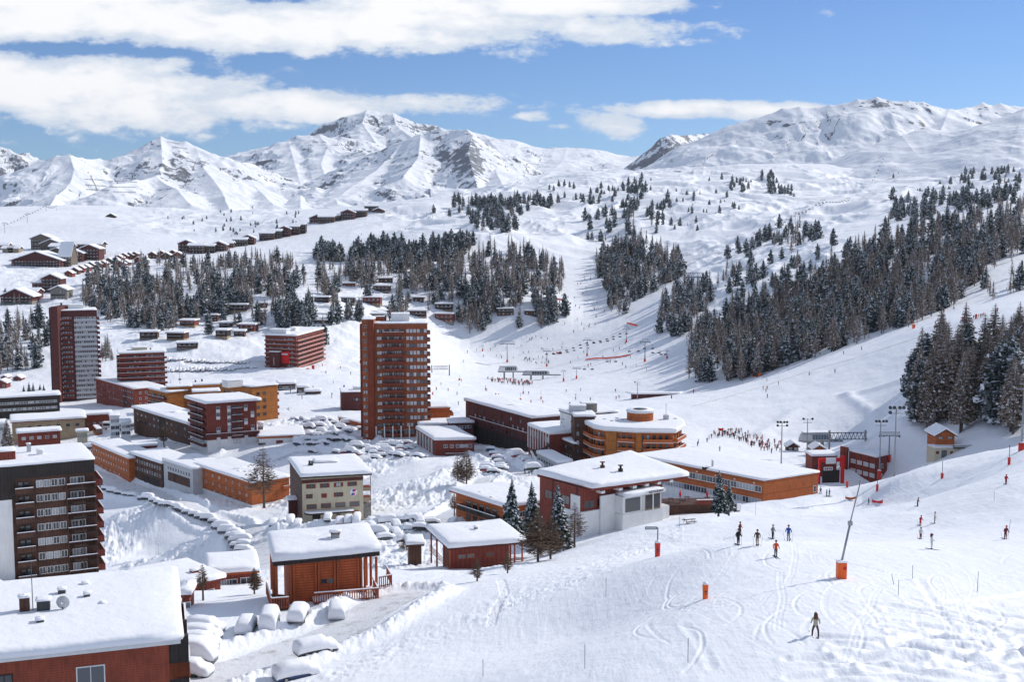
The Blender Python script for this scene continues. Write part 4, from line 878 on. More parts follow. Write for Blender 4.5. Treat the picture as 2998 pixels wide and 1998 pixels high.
# --- orange terrace of blocks along the road
G = 'blocks of the terrace along the parking road'
def rowblock(label, L_, A_, Y, depth, H, wall, rows, cols, w, h, **kw):
    b = House('terrace_block', label, quad_side(L_, A_, Y, depth), H, wall, over=.3, snow=.8, near=True, cat='building', group=G, **kw)
    return b
b = rowblock('orange three storey terrace block nearest the cream hotel with white plinth', (566, 1364), (736, 1419), 366, 14, 9.0, ORANGE, 0, 0, 0, 0, seed=61, sink=4, base=(2.2, WHITE))
b.windows(3, [1.5, 4.1], .04, .97, 8, .75, .9, WHITE, GL, style=None); b.windows(3, 6.6, .3, .97, 6, .75, .8, WHITE, GL); b.balconies(0, [3.0], .8, 1.0, 1.2, .9, ORANGE, ORANGE); b.chimney(.4, .35, BROWN, .9, .25); b.chimney(.3, .4, BROWN, .9, .2); b.done()
b = rowblock('brown and pale terrace block with high windows, second from the orange end', (475, 1350), (563, 1379), 388, 13, 8.6, PALE, 0, 0, 0, 0, seed=62)
b.band(3, 3.2, 6.2, .15, .9, BROWN, .06); b.windows(3, 1.9, .12, .92, 9, .8, .9, DARK, GL); b.chimney(.5, .5, DARK, 1.2, .3); b.done()
b = rowblock('dark terrace block with two rows of glazing, third from the orange end', (377, 1331), (473, 1362), 404, 13, 8.0, BROWN, 0, 0, 0, 0, seed=63)
b.windows(3, [1.6, 4.3], .04, .97, 12, .9, 1.1, PALE, GL); b.band(3, 5.8, 8.0, .4, .9, DARK, .05, 'garage_fronts'); b.done()
b = rowblock('far orange terrace block with two rows of small square windows', (266, 1301), (375, 1347), 418, 11, 8.2, ORANGE, 0, 0, 0, 0, seed=64)
b.windows(3, [1.7, 4.4], .03, .97, 14, .6, .8, WHITE, GL); b.windows(3, 7, .2, .8, 5, .7, .7, WHITE, GL); b.done()
b = House('chalet', 'low red annexe with flat snow roof behind the far terrace block', quad_front((385, 1312), (462, 1305), 440, 10), 3, RED, over=.3, snow=.7, seed=65); b.windows(0, 1.2, .1, .9, 5, .8, .7); b.done()
# ================================================================== towers and the village centre
# central tower
q = quad_front((1092, 950), (1252, 953), 440, 17, ang=math.radians(5.5))
b = House('tower_block', 'tallest orange tower block in the centre with stacked dark red balconies and white rooftop housing', q, 43.5, TOWERO, cat='tower block', over=.12, snow=.45, fascia=.2, seed=71, base=(.5, TOWERO))
zr = RW(16, 2.71, 2.6)
b.band(0, 0, 43, .0, .002, TOWERO, .05)
b.windows(0, zr, .06, .15, 2, .95, 1.4, DARK, GLB); b.windows(0, zr, .16, .56, 9, .8, 1.5, MAROON, GL)
b.windows(0, [z for z in zr], .60, .995, 6, 1.15, 1.5, TOWERD, GLB, style=None)
b.balconies(0, [z + 1.25 for z in zr], .17, .56, 1.35, 1.0, MAROON, TOWERD, snow=False, split=2); b.balconies(0, [z + 1.25 for z in zr[:1]], .17, .56, 1.4, 1.05, MAROON, TOWERD, snow=True)
b.balconies(1, [z + 1.25 for z in zr], .02, .35, 1.1, 1.0, MAROON, TOWERO, snow=False)
P0, P1, UU, NN, L = b.face(0); o3 = Vector((P0.x, P0.y, P0.z))
for i in range(7):
    m = MB(); x = L * (.02 + .155 * i); m.frame_box(o3, UU, UZ, NN, x, x + .45, -49, -38.0, .9, 1.4, WHITE); part(m, 'pillar', b.root)
b.band(0, 42.5, 49, 0, 1, WHITE, .3, 'white_plinth'); b.windows(0, 40.4, .1, .95, 8, 1.4, 1.8, WHITE, GL)
b.roofbox(.50, .45, 6.8, 6, 2.6, WHITE, snow=.35)
# stair core on its left, taller
c0 = W(1059, 936, 438); c1 = W(1093, 936, 438); cq = [c0, c1, c1 + Vector((0, 14, 0)), c0 + Vector((0, 14, 0))]; lo = P0.z - 50
m = MB(); m.prism([(p.x, p.y) for p in cq], lo, c0.z, TOWERO); core = part(m, 'stair_core', b.root)
part(snow_cap([(p.x, p.y, c0.z + .003) for p in cq], .3, 72), 'core_snow', b.root, True)
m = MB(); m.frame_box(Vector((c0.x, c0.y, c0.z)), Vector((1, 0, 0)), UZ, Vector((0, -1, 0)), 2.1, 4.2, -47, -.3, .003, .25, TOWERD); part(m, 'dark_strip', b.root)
for i in range(16):
    for k in range(2):
        c = Vector((c0.x + .65 + k * .85, c0.y, c0.z - 2.6 - 2.71 * i)); b.wins.insert(i, (c + Vector((0, -.003, 0)), Vector((1, 0, 0)), Vector((0, -1, 0)), .55, 1.15, PALE, GL, None, 'window'))
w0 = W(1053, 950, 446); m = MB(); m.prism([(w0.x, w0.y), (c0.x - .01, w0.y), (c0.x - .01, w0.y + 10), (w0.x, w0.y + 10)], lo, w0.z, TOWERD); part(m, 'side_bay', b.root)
b.roofbox(.12, .5, 3.6, 3, 1.6, TOWERO, snow=.2); b.chimney(.22, .5, DMETAL, .8, 1.8); b.chimney(.3, .6, DMETAL, .5, 1.4)
b.done()
# left tower
q = quad_front((167, 912), (284, 911), 655, 18)
b = House('tower_block', 'dark left tower block with white banded window grid and brown blind side wall', q, 52, MAROON, cat='tower block', over=.1, snow=.5, fascia=.2, seed=73)
zr = RW(17, 2.70, 4.0)
b.windows(0, zr, .10, .36, 4, 1.1, 1.5, MAROON, GLB); b.windows(0, zr, .42, .97, 10, 1.0, 1.15, WHITE, GL, name='window')
b.balconies(0, [z + 1.2 for z in zr], .10, .37, 1.4, .9, MAROON, RED, snow=False); b.balconies(0, [z + .9 for z in zr], 0.0, .09, 1.2, 1.2, WHITE, WHITE, snow=False, label='pale small balcony')
for z in zr: b.band(0, z + .62, z + 1.9, .41, .62, PALE, .05, 'spandrel'); b.band(0, z + .62, z + 1.9, .62, .985, PALE, .05, 'spandrel')
b.balconies(1, [z + 1.2 for z in zr], .02, .4, 1.3, 1.0, WHITE, RED, snow=False)
c0 = W(146, 899, 650); c1 = W(178, 899, 650); m = MB(); m.prism([(c0.x, c0.y), (c0.x + 3.9, c0.y), (c0.x + 3.9, c0.y + 15), (c0.x, c0.y + 15)], c0.z - 62, c0.z, MAROON); part(m, 'stair_core', b.root)
m = MB(); m.prism([(c0.x - 1.1, c0.y + 1), (c0.x - .01, c0.y + 1), (c0.x - .01, c0.y + 12), (c0.x - 1.1, c0.y + 12)], c0.z - 62, c0.z - .5, DARK); part(m, 'side_bay', b.root)
b.roofbox(.48, .5, 8, 6, 2.2, WHITE, snow=.3); b.roofbox(.2, .5, 4.5, 4, 1.6, TOWERD, snow=.1); b.chimney(.12, .6, DMETAL, 1.0, 3.0)
b.done()
# middle red block with wrap-around balconies
q = quad((367, 1037), (347, 1027), (482, 1034), 630)
q = quad_front((344, 1037), (488, 1035), 630, 18)
b = House('apartment_block', 'red ten storey block with wrap around balconies beside the dark tower', q, 27, RED, over=1.1, snow=.7, fascia=.3, seed=74, roofm=WHITE)
zr = RW(9, 2.72, 1.9)
b.windows(0, zr, .14, .48, 6, 1.0, 1.3, DARK, GL); b.windows(0, zr, .58, .97, 7, 1.0, 1.3, PALE, GL)
b.balconies(0, [z + 1.2 for z in zr[:7]], -.06, 1.05, 1.3, .95, MAROON, RED); b.balconies(3, [z + 1.2 for z in zr[:7]], .2, 1.0, 1.6, 1.0, WHITE, RED)
b.windows(3, zr, .1, .95, 5, 1.0, 1.3); b.roofbox(.45, .5, 8, 6, 1.8, CREAM); b.chimney(.7, .4); b.done()
q = quad_side((279, 1110), (392, 1142), 606, 16)
b = House('long_building', 'long orange red wing with three window bands running down to the red ten storey block', q, 14, RED, over=.2, snow=.6, seed=75, roofm=ORANGE)
b.windows(3, [1.9, 4.9, 7.9], .02, .98, 18, 1.1, 1.2, DARK, GL); b.windows(0, [1.9, 4.9, 7.9], .1, .9, 4, 1.1, 1.2); b.done()
# red hotel with the slanting balcony front
q = quad((867, 986), (774, 983), (949, 964), 727)
b = House('hotel', 'red eight storey hotel with long balcony side facing right and white panels at its foot', q, 24, RED, cat='hotel', over=.4, snow=1.0, fascia=.3, seed=76, roofm=MAROON)
zr = RW(7, 2.72, 1.9)
b.windows(3, zr, .10, .35, 2, 1.2, 1.3, DARK, GL); b.windows(3, zr[:3], .36, .70, 3, 1.2, 1.4, DARK, GL); b.windows(3, zr, .72, .92, 2, 1.2, 1.3, PALE, GL)
b.balconies(3, [z + 1.25 for z in zr[:3]], 0, .98, 1.2, .9, RED, RED); b.balconies(3, [z + 1.25 for z in zr[3:]], .72, 1.0, 1.2, .9, RED, RED); b.balconies(3, [z + 1.25 for z in zr[3:]], 0, .24, 1.2, .9, RED, RED)
b.balconies(0, [z + 1.25 for z in zr], 0, 1, 1.5, 1.0, MAROON, paint('pink_rail', (.42, .20, .17), var=.2), split=6, snow=False); b.balconies(2, [z + 1.25 for z in zr], .0, .3, 1.5, .9, WHITE, WHITE)
b.windows(0, zr, .02, .98, 12, 1.6, 1.5, DARK, GLD)
P0, P1, UU, NN, L = b.face(3); o3 = Vector((P0.x, P0.y, P0.z))
m = MB(); m.frame_box(o3, UU, UZ, NN, L * .24, L * .54, -27, -9.5, .05, 4.5, MAROON); part(m, 'entrance_tower', b.root); m = MB(); m.frame_box(o3, UU, UZ, NN, L * .23, L * .55, -9.49, -9.1, .05, 4.6, M_ROOF); part(m, 'tower_snow', b.root)
m = MB(); m.frame_box(o3, UU, UZ, NN, L * .55, L * .90, -28, -19.5, .3, 1.6, WHITE); m.frame_box(o3, UU, UZ, NN, L * .02, L * .235, -28, -19.5, .3, 1.6, WHITE); part(m, 'white_panel', b.root)
m = MB(); m.frame_box(o3, UU, UZ, NN, L * .56, L * .76, -11.5, -10.5, 1.4, 1.5, PALE); part(m, 'sign_board', b.root); m = MB(); m.frame_box(o3, UU, UZ, NN, L * .56, L * .8, -16.6, -9.5, 1.0, 1.39, REDB); part(m, 'red_panel', b.root)
for i, ch_ in enumerate('HOTEL' if False else 'GERA'):
    text3(ch_, o3 + UU * (L * .385) + NN * 4.56 - UZ * (13.4 + 1.25 * i), UU, 1.3, WHITE, b.root)
b.roofbox(.45, .5, 7, 5, 2.4, WHITE); 
c = P0 + UU * (L * .38); m = MB(); m.frame_box(Vector((c.x, c.y, P0.z)), UU, UZ, -NN, -5.5, 5.5, .2, 3.6, 2, 7, WHITE); part(m, 'rooftop_housing', b.root); m = MB(); m.frame_box(Vector((c.x, c.y, P0.z)), UU, UZ, -NN, -6, 6, 3.61, 4.1, 1.6, 7.4, M_ROOF); part(m, 'housing_snow', b.root)
m = MB(); e = Vector((P1.x, P1.y, P1.z - 22)); m.box(e + Vector((7, -1, 0)), (1.6, 1.6, 5), REDB, .3); m.box(e + Vector((10, 1.5, 2)), (1.4, 1.4, 4), REDB, .3); m.box(e + Vector((5.4, -2, -1)), (1.3, 1.2, 3.2), REDB); part(m, 'red_canopy', b.root)
b.done()
# amber L-shaped centre
b = House('apartment_block', 'amber orange five storey block with sparse square windows and white rooftop box', quad((738, 1137), (645, 1126), (815, 1129), 490), 14.5, ORANGE2, over=.25, snow=.6, seed=77, roofm=MAROON, base=(2, ORANGE2))
b.windows(0, RW(4, 2.9, 2.7), .1, .6, 2, 1.5, 1.3, DARK, GLD); b.windows(3, RW(4, 2.9, 2.7), .05, .9, 7, 1.3, 1.3, DARK, GL); b.balconies(1, RW(4, 2.9, 4.0), .02, .5, 1.2, .9, ORANGE2, RED, snow=True); b.roofbox(-.25, .42, 7, 5, 2.3, WHITE); b.done()
b = House('long_building', 'long low amber wing with a bright snow roof behind the amber five storey block', quad_front((498, 1133), (742, 1122), 575, 16), 9, ORANGE2, over=.3, snow=.7, seed=78)
b.windows(0, [1.7, 4.4], .05, .95, 16, 1.4, 1.2, MAROON, GLD); b.chimney(.3, .4); b.chimney(.38, .5, RED, .8, 1.3); b.done()
b = House('apartment_block', 'small amber turret block with a mast between two low snow roofed wings', quad_front((487, 1137), (563, 1137), 520, 9), 11, ORANGE2, over=.3, snow=.5, seed=79)
b.windows(0, [2.0], .7, .95, 2, 1.1, 1.0, DARK, GLD); b.windows(0, [4.4, 7], .35, .55, 1, 1.0, 1.0, DARK, GLD); b.windows(0, [7.0, 9.3], .6, .9, 2, 1.1, 1.1, WHITE, GL)
p = b.P[0].lerp(b.P[2], .55); m = MB(); m.tube([p, p + UZ * 10], [.14, .06], METAL); m.box((p.x, p.y, p.z + 3), (1.2, .3, .8), METAL); part(m, 'mast', b.root); b.done()
b = House('annexe', 'low amber wing with balcony left of the small turret block', quad_side((434, 1141), (489, 1153), 516, 10), 8, ORANGE2, over=.3, snow=.6, seed=80, cat='building')
b.windows(3, [1.8, 4.6], .1, .9, 5, 1.3, 1.3, DARK, GL); b.balconies(3, [3.0, 5.8], .05, .95, 1.3, .9, RED, MAROON); b.done()
b = House('annexe', 'low amber wing with snow roof right of the small turret block', quad_front((563, 1152), (645, 1148), 514, 9), 7, ORANGE2, over=.25, snow=.6, seed=81, cat='building'); b.windows(0, [3.2], .3, .9, 3, 1.1, 1.0, DARK, GLD); b.done()
# red cubic block with white sill panels
q = quad((599, 1185), (540, 1167), (765, 1174), 436)
b = House('apartment_block', 'dark red six storey block with white panels under its windows and overhanging snow roof', q, 16.4, RED, over=1.3, snow=1.1, fascia=.2, seed=82, roofm=MAROON, base=(2.6, WHITE))
zr = RW(6, 2.6, 1.9)
b.windows(0, zr, .14, .30, 1, 1.4, 1.2, PALE, GL, style='sillpanel', skip=((2, 0),)); b.windows(0, zr, .38, .50, 1, 1.3, 1.2, PALE, GL, style='sillpanel'); b.windows(0, zr, .72, .84, 1, 1.3, 1.2, PALE, GL, style='sillpanel', skip=((1, 0), (3, 0))); b.windows(0, [zr[1], zr[3]], .86, .97, 1, 1.3, 1.2, PALE, GL, style='sillpanel')
b.windows(0, zr, .50, .68, 2, 1.3, 1.4, DARK, GLD); b.balconies(0, [z + 1.2 for z in zr[:5]], .48, .70, 1.2, 1.0, MAROON, MAROON); b.balconies(0, [zr[4] + .2], -.05, 1.04, 1.2, 1.2, DARK, MAROON)
b.windows(3, zr, .1, .9, 4, 1.2, 1.3, DARK, GLD); b.balconies(3, [z + 1.2 for z in zr], .1, .95, 1.5, 1.0, MAROON, MAROON); b.done()
# purple red block left of the tower and the low orange on its right
b = House('apartment_block', 'plain purple red block half hidden behind the central tower', quad_front((998, 1152), (1062, 1154), 520, 14), 9.5, MAROON, over=.15, snow=.4, seed=83); b.windows(0, [3.0], .58, .98, 4, .8, 1.2, DARK, GL); b.roofbox(.8, .4, 4, 3, 1.2, WHITE); b.done()
b = House('annexe', 'low orange block with end balconies attached right of the central tower', quad_front((1247, 1198), (1319, 1198), 462, 12), 7, ORANGE, over=.2, snow=.6, seed=84, cat='building'); b.windows(0, 2.4, .12, .25, 2, .6, .9); b.balconies(1, [2.9, 5.7], 0, .6, 1.4, 1, RED, ORANGE); b.done()
# brick building in two parts
b = House('brick_building', 'two storey brick building with white pillars and stepped snow roof right of the tower foot', quad((1272, 1293), (1217, 1258), (1394, 1291), 405), 8, RED, over=.5, snow=1.0, seed=85, base=(1.5, CREAM), near=True)
b.windows(0, 1.9, .18, .5, 2, 1.3, 1.2); b.windows(0, 1.9, .52, .95, 4, 1.2, 1.2); b.windows(3, 2.5, .05, .9, 6, 1.2, 2.5, DARK, GLD); b.balconies(0, [5.0], .25, .98, 2.2, 1.0, RED, MAROON)
P0, P1, UU, NN, L = b.face(3)
for i in range(6): m = MB(); m.frame_box(Vector((P0.x, P0.y, P0.z)), UU, UZ, NN, L * (.02 + .16 * i), L * (.02 + .16 * i) + .5, -9, .2, .01, .5, WHITE); part(m, 'pillar', b.root)
b.done()
b = House('annexe', 'raised back section of the two storey brick building with thick snow', quad_front((1225, 1250), (1345, 1254), 437, 11), 7, RED, over=.5, snow=1.0, seed=86, cat='building'); b.windows(0, 1.6, .3, .9, 4, 1.2, 1.0); b.done()
b = House('annexe', 'small dark shop front under grey snow between the brick building and the long maroon block', quad_front((1315, 1243), (1390, 1248), 430, 9), 5, MAROON, over=.4, snow=.7, seed=87, cat='building'); b.windows(0, [1.2], .3, .9, 5, 1, 1.1); b.done()
# long maroon block
q = quad_side((1358, 1174), (1559, 1229), 398, 15)
b = House('long_building', 'long maroon three storey block in front of the crowded lift station', q, 9.3, MAROON, over=.5, snow=.9, seed=88, base=(1, DARK))
b.windows(3, [2.0], .08, .9, 6, 1.0, 1.3, DARK, GL, skip=(2,)); b.windows(3, [4.6], .12, .97, 12, .9, 1.2, PALE, GL, skip=(3, 7)); b.windows(3, [7.2], .3, .97, 9, 1.2, 1.3, DARK, GLD); b.balconies(2, [3, 5.8], 0, .9, 1.4, 1, RED, RED); b.balconies(3, [5.9], .1, .95, 1.0, .9, MAROON, MAROON, split=3)
for i in range(6): b.roofbox(0.5, .12 + .14 * i, 1.5, 1.2, .12, DMETAL, 'roof_hatch', 0)
b.done()
b = House('annexe', 'pale building with a row of white columns right of the long maroon block', quad_side((1545, 1247), (1609, 1274), 372, 12), 6.6, RED, over=.2, snow=.8, seed=89, cat='building', roofm=WHITE)
b.windows(3, [2.0], .04, .96, 6, 1.0, 1.6, WHITE, GL)
P0, P1, UU, NN, L = b.face(3)
for i in range(9): m = MB(); m.frame_box(Vector((P0.x, P0.y, P0.z)), UU, UZ, NN, L * .12 * i, L * .12 * i + .3, -7, 0, .06, .35, WHITE); part(m, 'pillar', b.root)
b.done()
b = House('annexe', 'low glazed gallery with snow roof leading to the octagonal hotel', quad_side((1610, 1275), (1679, 1304), 366, 6), 7, BROWN, over=.2, snow=.7, seed=90, cat='building'); b.windows(3, [1.6], .03, .97, 11, .8, 1.0, DARK, GL); b.windows(3, [4.4], .1, .95, 5, 1.5, 1.5, PALE, GLD); b.done()
b = House('shed', 'little pale kiosk with a domed snow cap at the foot of the glazed gallery', quad_side((1570, 1330), (1632, 1360), 352, 5), 2.6, PALE, over=.2, snow=.9, seed=91, cat='kiosk'); b.windows(3, 1.2, .05, .8, 6, .8, .6, DARK, GLD); b.windows(0, 1.5, .5, .9, 1, .9, 1.6, DARK, GLD, name='door'); b.done()
# footbridge stairs
m = MB(); A_ = W(1548, 1322, 375); B_ = W(1590, 1318, 372); C_ = W(1612, 1300, 369); m.tube([A_, B_], .5, BROWN, 4); m.tube([B_, C_], .5, BROWN, 4)
for t in range(6): s_ = A_.lerp(B_, t / 5); m.tube([s_, s_ - UZ * 3.5], .1, DMETAL, 4)
m.tube([W(1555, 1322, 368), W(1570, 1350, 358)], .35, WHITE, 4)
fs = m.build('footbridge'); tag(fs, 'brown covered stair and footbridge beside the snowed in car row', 'footbridge')
# white dotted slab and the octagonal hotel
b = House('apartment_block', 'narrow white slab building sprinkled with tiny square windows beside the octagonal hotel', quad_side((1636, 1205), (1680, 1219), 373, 16), 16, WHITE, over=.3, snow=.6, seed=92, roofm=BROWN)
rr = random.Random(4)
for k in range(26): b.windows(3, rr.choice((2.2, 3.4, 4.6, 6.0, 7.2, 8.4, 9.6, 10.8)), *(lambda u: (u, u + .06))(rr.uniform(.05, .9)), 1, .42, .42, DARK, GLD)
b.done()
q = quad_side((1680, 1222), (1712, 1232), 366, 14); q = quad_front((1680, 1224), (1745, 1231), 366, 14)
b = House('apartment_block', 'brown slab with one column of windows between the white slab and the octagonal hotel', q, 17, BROWN, over=.3, snow=.7, seed=93); b.windows(0, RW(5, 2.8, 2.3), .1, .22, 1, 1.0, 1.5, DARK, GL); b.roofbox(.3, .6, 5, 4, 2.0, PALE); b.roofbox(.9, .8, 5, 4, 2.3, GREYST); b.roofbox(.75, .35, 1, 1, .3, DMETAL, 'roof_hatch', 0); b.done()
z0 = W(1860, 1267, 352).z
op = [plane_pt(x, y, z0) for x, y in ((1712, 1243), (1738, 1256), (1768, 1262), (1860, 1268), (1978, 1269), (2006, 1253), (2000, 1240))]; op += [Vector((op[-1].x - 3, op[-1].y + 17, z0)), Vector((op[0].x + 12, op[-1].y + 19, z0)), Vector((op[0].x + .5, op[0].y + 14, z0))]
b = House('hotel', 'orange octagonal hotel with four balcony tiers and round rooftop drum', op, 14.5, ORANGE, cat='hotel', over=1.0, snow=.9, fascia=.55, seed=94, roofm=WHITE, near=True, base=(1.0, BROWN))
zr = RW(5, 2.78, 1.7)
for k in range(6):
    b.windows(k, zr, .08, .92, {0: 3, 1: 2, 2: 0, 3: 5, 4: 3, 5: 1}[k] if k != 2 else 4, 1.0, 1.7, DARK, GL)
for k in (0, 1): b.balconies(k, [z + 1.2 for z in zr], 0.0, 1.0, 1.6, 1.0, WHITE, ORANGE, snow=False)
b.balconies(2, [z + 1.2 for z in zr], .42, .98, 1.3, 1.0, WHITE, ORANGE, snow=False); b.band(2, .2, 14.5, .02, .38, ORANGE2, .5, 'blind_bay')
b.balconies(3, [z + 1.2 for z in zr], .2, 1.0, 1.5, 1.0, WHITE, ORANGE, snow=False); b.band(3, .2, 14.5, .0, .16, ORANGE2, .4, 'blind_bay'); b.balconies(4, [z + 1.2 for z in zr], 0, 1, 1.5, 1.0, WHITE, ORANGE, snow=True)
b.band(9, 0, 14, .6, 1.0, PALE, .1, 'pale_strip')
d0 = plane_pt(1876, 1246, z0); m = MB(); m.tube([(d0.x, d0.y + 2, d0.z + .3), (d0.x, d0.y + 2, d0.z + 4.0)], 4.1, ORANGE, 28); m.tube([(d0.x, d0.y + 2, d0.z + 4.0), (d0.x, d0.y + 2, d0.z + 4.4)], 4.4, WHITE, 28); part(m, 'roof_drum', b.root, False)
m = MB(); m.tube([(d0.x, d0.y + 2, d0.z + 4.41), (d0.x, d0.y + 2, d0.z + 4.8)], [4.4, 3.9], M_ROOF, 28); m.tube([(d0.x, d0.y + 2, d0.z + 4.79), (d0.x, d0.y + 2, d0.z + 4.84)], 2.2, DMETAL, 20); part(m, 'drum_snow', b.root, True)
m = MB(); m.box((d0.x + 8, d0.y + 2, d0.z + 1.6), (1.6, 1.4, 2.6), PALE); m.tube([(d0.x + 8, d0.y + 2, d0.z + 2.9), (d0.x + 8, d0.y + 2, d0.z + 6.5)], .08, METAL); part(m, 'plant_box', b.root)
for x, y in ((-9, -1), (-11, 2), (-5.5, 1), (11, 3), (-7, 4)): m = MB(); m.box((d0.x + x, d0.y + y, d0.z + 1.3), (.9, .9, .9), PALE); part(m, 'roof_vent', b.root)
b.done()
# white hall, low roofs and deck in front of the red cubic block
b = House('hall', 'white hall with sweeping snow roof beside the slope left of the central tower', quad_front((846, 1216), (947, 1214), 520, 16), 5, WHITE, cat='hall', over=1.2, snow=.8, seed=95, roofm=DARK); b.done()
b = House('annexe', 'low curved building under thick snow between the white hall and the tower', quad_front((930, 1240), (1000, 1229), 490, 12), 3.4, BROWN, cat='building', over=.8, snow=1.0, seed=96); b.done()
b = House('annexe', 'low orange wing with glazed band reaching the left foot of the tower', quad_side((988, 1224), (1090, 1251), 462, 10), 3.6, ORANGE, cat='building', over=.3, snow=.5, seed=97); b.windows(3, 1.8, .2, .98, 8, 1.5, 1.1, DARK, GL); b.done()
b = House('deck_building', 'flat snow covered deck with an orange parapet beside the dark red six storey block', quad_side((770, 1278), (895, 1268), 468, 15) if False else quad_front((757, 1286), (893, 1270), 440, 20), 4.2, WHITE, cat='building', over=.2, snow=.5, fascia=.8, roofm=ORANGE, seed=98); b.windows(0, 2.4, .0, .12, 2, 1.6, 1.6, RED, GL); b.band(0, .9, 4, .37, .52, RED, .1, 'garage_door'); b.done()
b = House('kiosk', 'small white kiosk with a snow cap beside the red six storey block', quad_front((754, 1244), (772, 1244), 452, 3), 3, WHITE, cat='kiosk', over=.2, snow=.6, seed=99); b.windows(0, 1.6, .15, .85, 1, 1.8, 1.6, PALE, GLD); b.done()
# terrace restaurants near the red hotel
for i, (x0, y0, x1, y1, Y, d, H, mat, lab) in enumerate((
    (716, 1118, 872, 1112, 690, 10, 5, PALE, 'round fronted base building with pale bands below the red hotel'),
    (870, 1112, 950, 1106, 690, 9, 3.5, CREAM, 'low snow roofed shops right of the red hotel base'),
    (940, 1098, 962, 1099, 700, 5, 4, RED, 'little red cabin right of the red hotel shops'),
    (812, 1128, 868, 1128, 620, 12, 7, BROWN, 'left timber terrace restaurant with hanging balconies'),
    (868, 1138, 905, 1136, 600, 9, 5, BROWN, 'middle timber terrace restaurant with glowing window'),
    (892, 1150, 942, 1146, 590, 7, 3.2, BROWN, 'low terrace bar with thick snow right of the timber restaurants'))):
    b = House('terrace_restaurant' if i > 2 else 'shop_building', lab, quad_front((x0, y0), (x1, y1), Y, d), H, mat, cat='restaurant' if i > 2 else 'building', over=.5, snow=1.0, seed=110 + i)
    b.windows(0, 1.5, .05, .95, max(2, int((x1 - x0) / 11)), 1.4, 1.3, WHITE, GL)
    if H >= 5: b.windows(0, 4.2, .05, .95, max(2, int((x1 - x0) / 11)), 1.4, 1.3, DARK, GLD)
    if i > 2: b.balconies(0, [3.0], 0, 1, 2.2, 1, BROWN, DARK)
    b.done()
# left centre low buildings
for i, (kind, pts, H, mat, lab, wr) in enumerate((
    ('F', ((-60, 1172), (178, 1160), 560, 12), 8, DARK, 'long dark building with strip windows at the left edge', (28, [2.6, 5.6])),
    ('F', ((30, 1240), (253, 1235), 500, 18), 5.5, TANW, 'wide low tan shop building with wavy snow roof', (7, [2.4])),
    ('F', ((203, 1222), (330, 1212), 520, 9), 6, RED, 'low red hall with an arched front right of the tan shops', (6, [3.5])),
    ('F', ((48, 1273), (181, 1268), 478, 8), 4, RED, 'small red shop front with striped sign below the tan shops', (5, [2.0])),
    ('F', ((-80, 1250), (22, 1236), 490, 9), 5, PALE, 'grey kiosk roof at the left edge below the dark building', (4, [2.0])),
    ('S', ((385, 1196), (553, 1248), 452, 14), 5.5, BROWN, 'long brown wing with snow roof running to the dark red six storey block', (12, [1.9, 4.6])),
    ('F', ((222, 1268), (260, 1262), 482, 4), 3, CREAM, 'tiny cream porch with snow lid beside the striped shop', (2, [1.4])))):
    q = quad_front(*pts) if kind == 'F' else quad_side(*pts); b = House('shop_building', lab, q, H, mat, cat='building', over=.6, snow=.9, seed=130 + i, roofm=RED if mat == TANW else None)
    b.windows(0 if kind == 'F' else 3, wr[1], .04, .96, wr[0], 1.5, 1.2, WHITE if i in (0, 3) else DARK, GL); b.done()
b = House('glass_pavilion', 'white modern pavilion of stacked glazed boxes beside the bus stop', quad_front((320, 1222), (352, 1218), 490, 8), 9, WHITE, cat='pavilion', over=.4, snow=.4, seed=140); b.windows(0, [1.8, 4.6, 7.2], .05, .95, 2, 1.8, 1.6, WHITE, GL); b.done()
b = House('glass_pavilion', 'lower stepped white pavilion right of the tall glazed boxes', quad_front((352, 1240), (385, 1236), 486, 8), 6, WHITE, cat='pavilion', over=.5, snow=.4, seed=141); b.windows(0, [1.6, 4.2], .05, .95, 2, 1.8, 1.4, WHITE, GL); b.done()
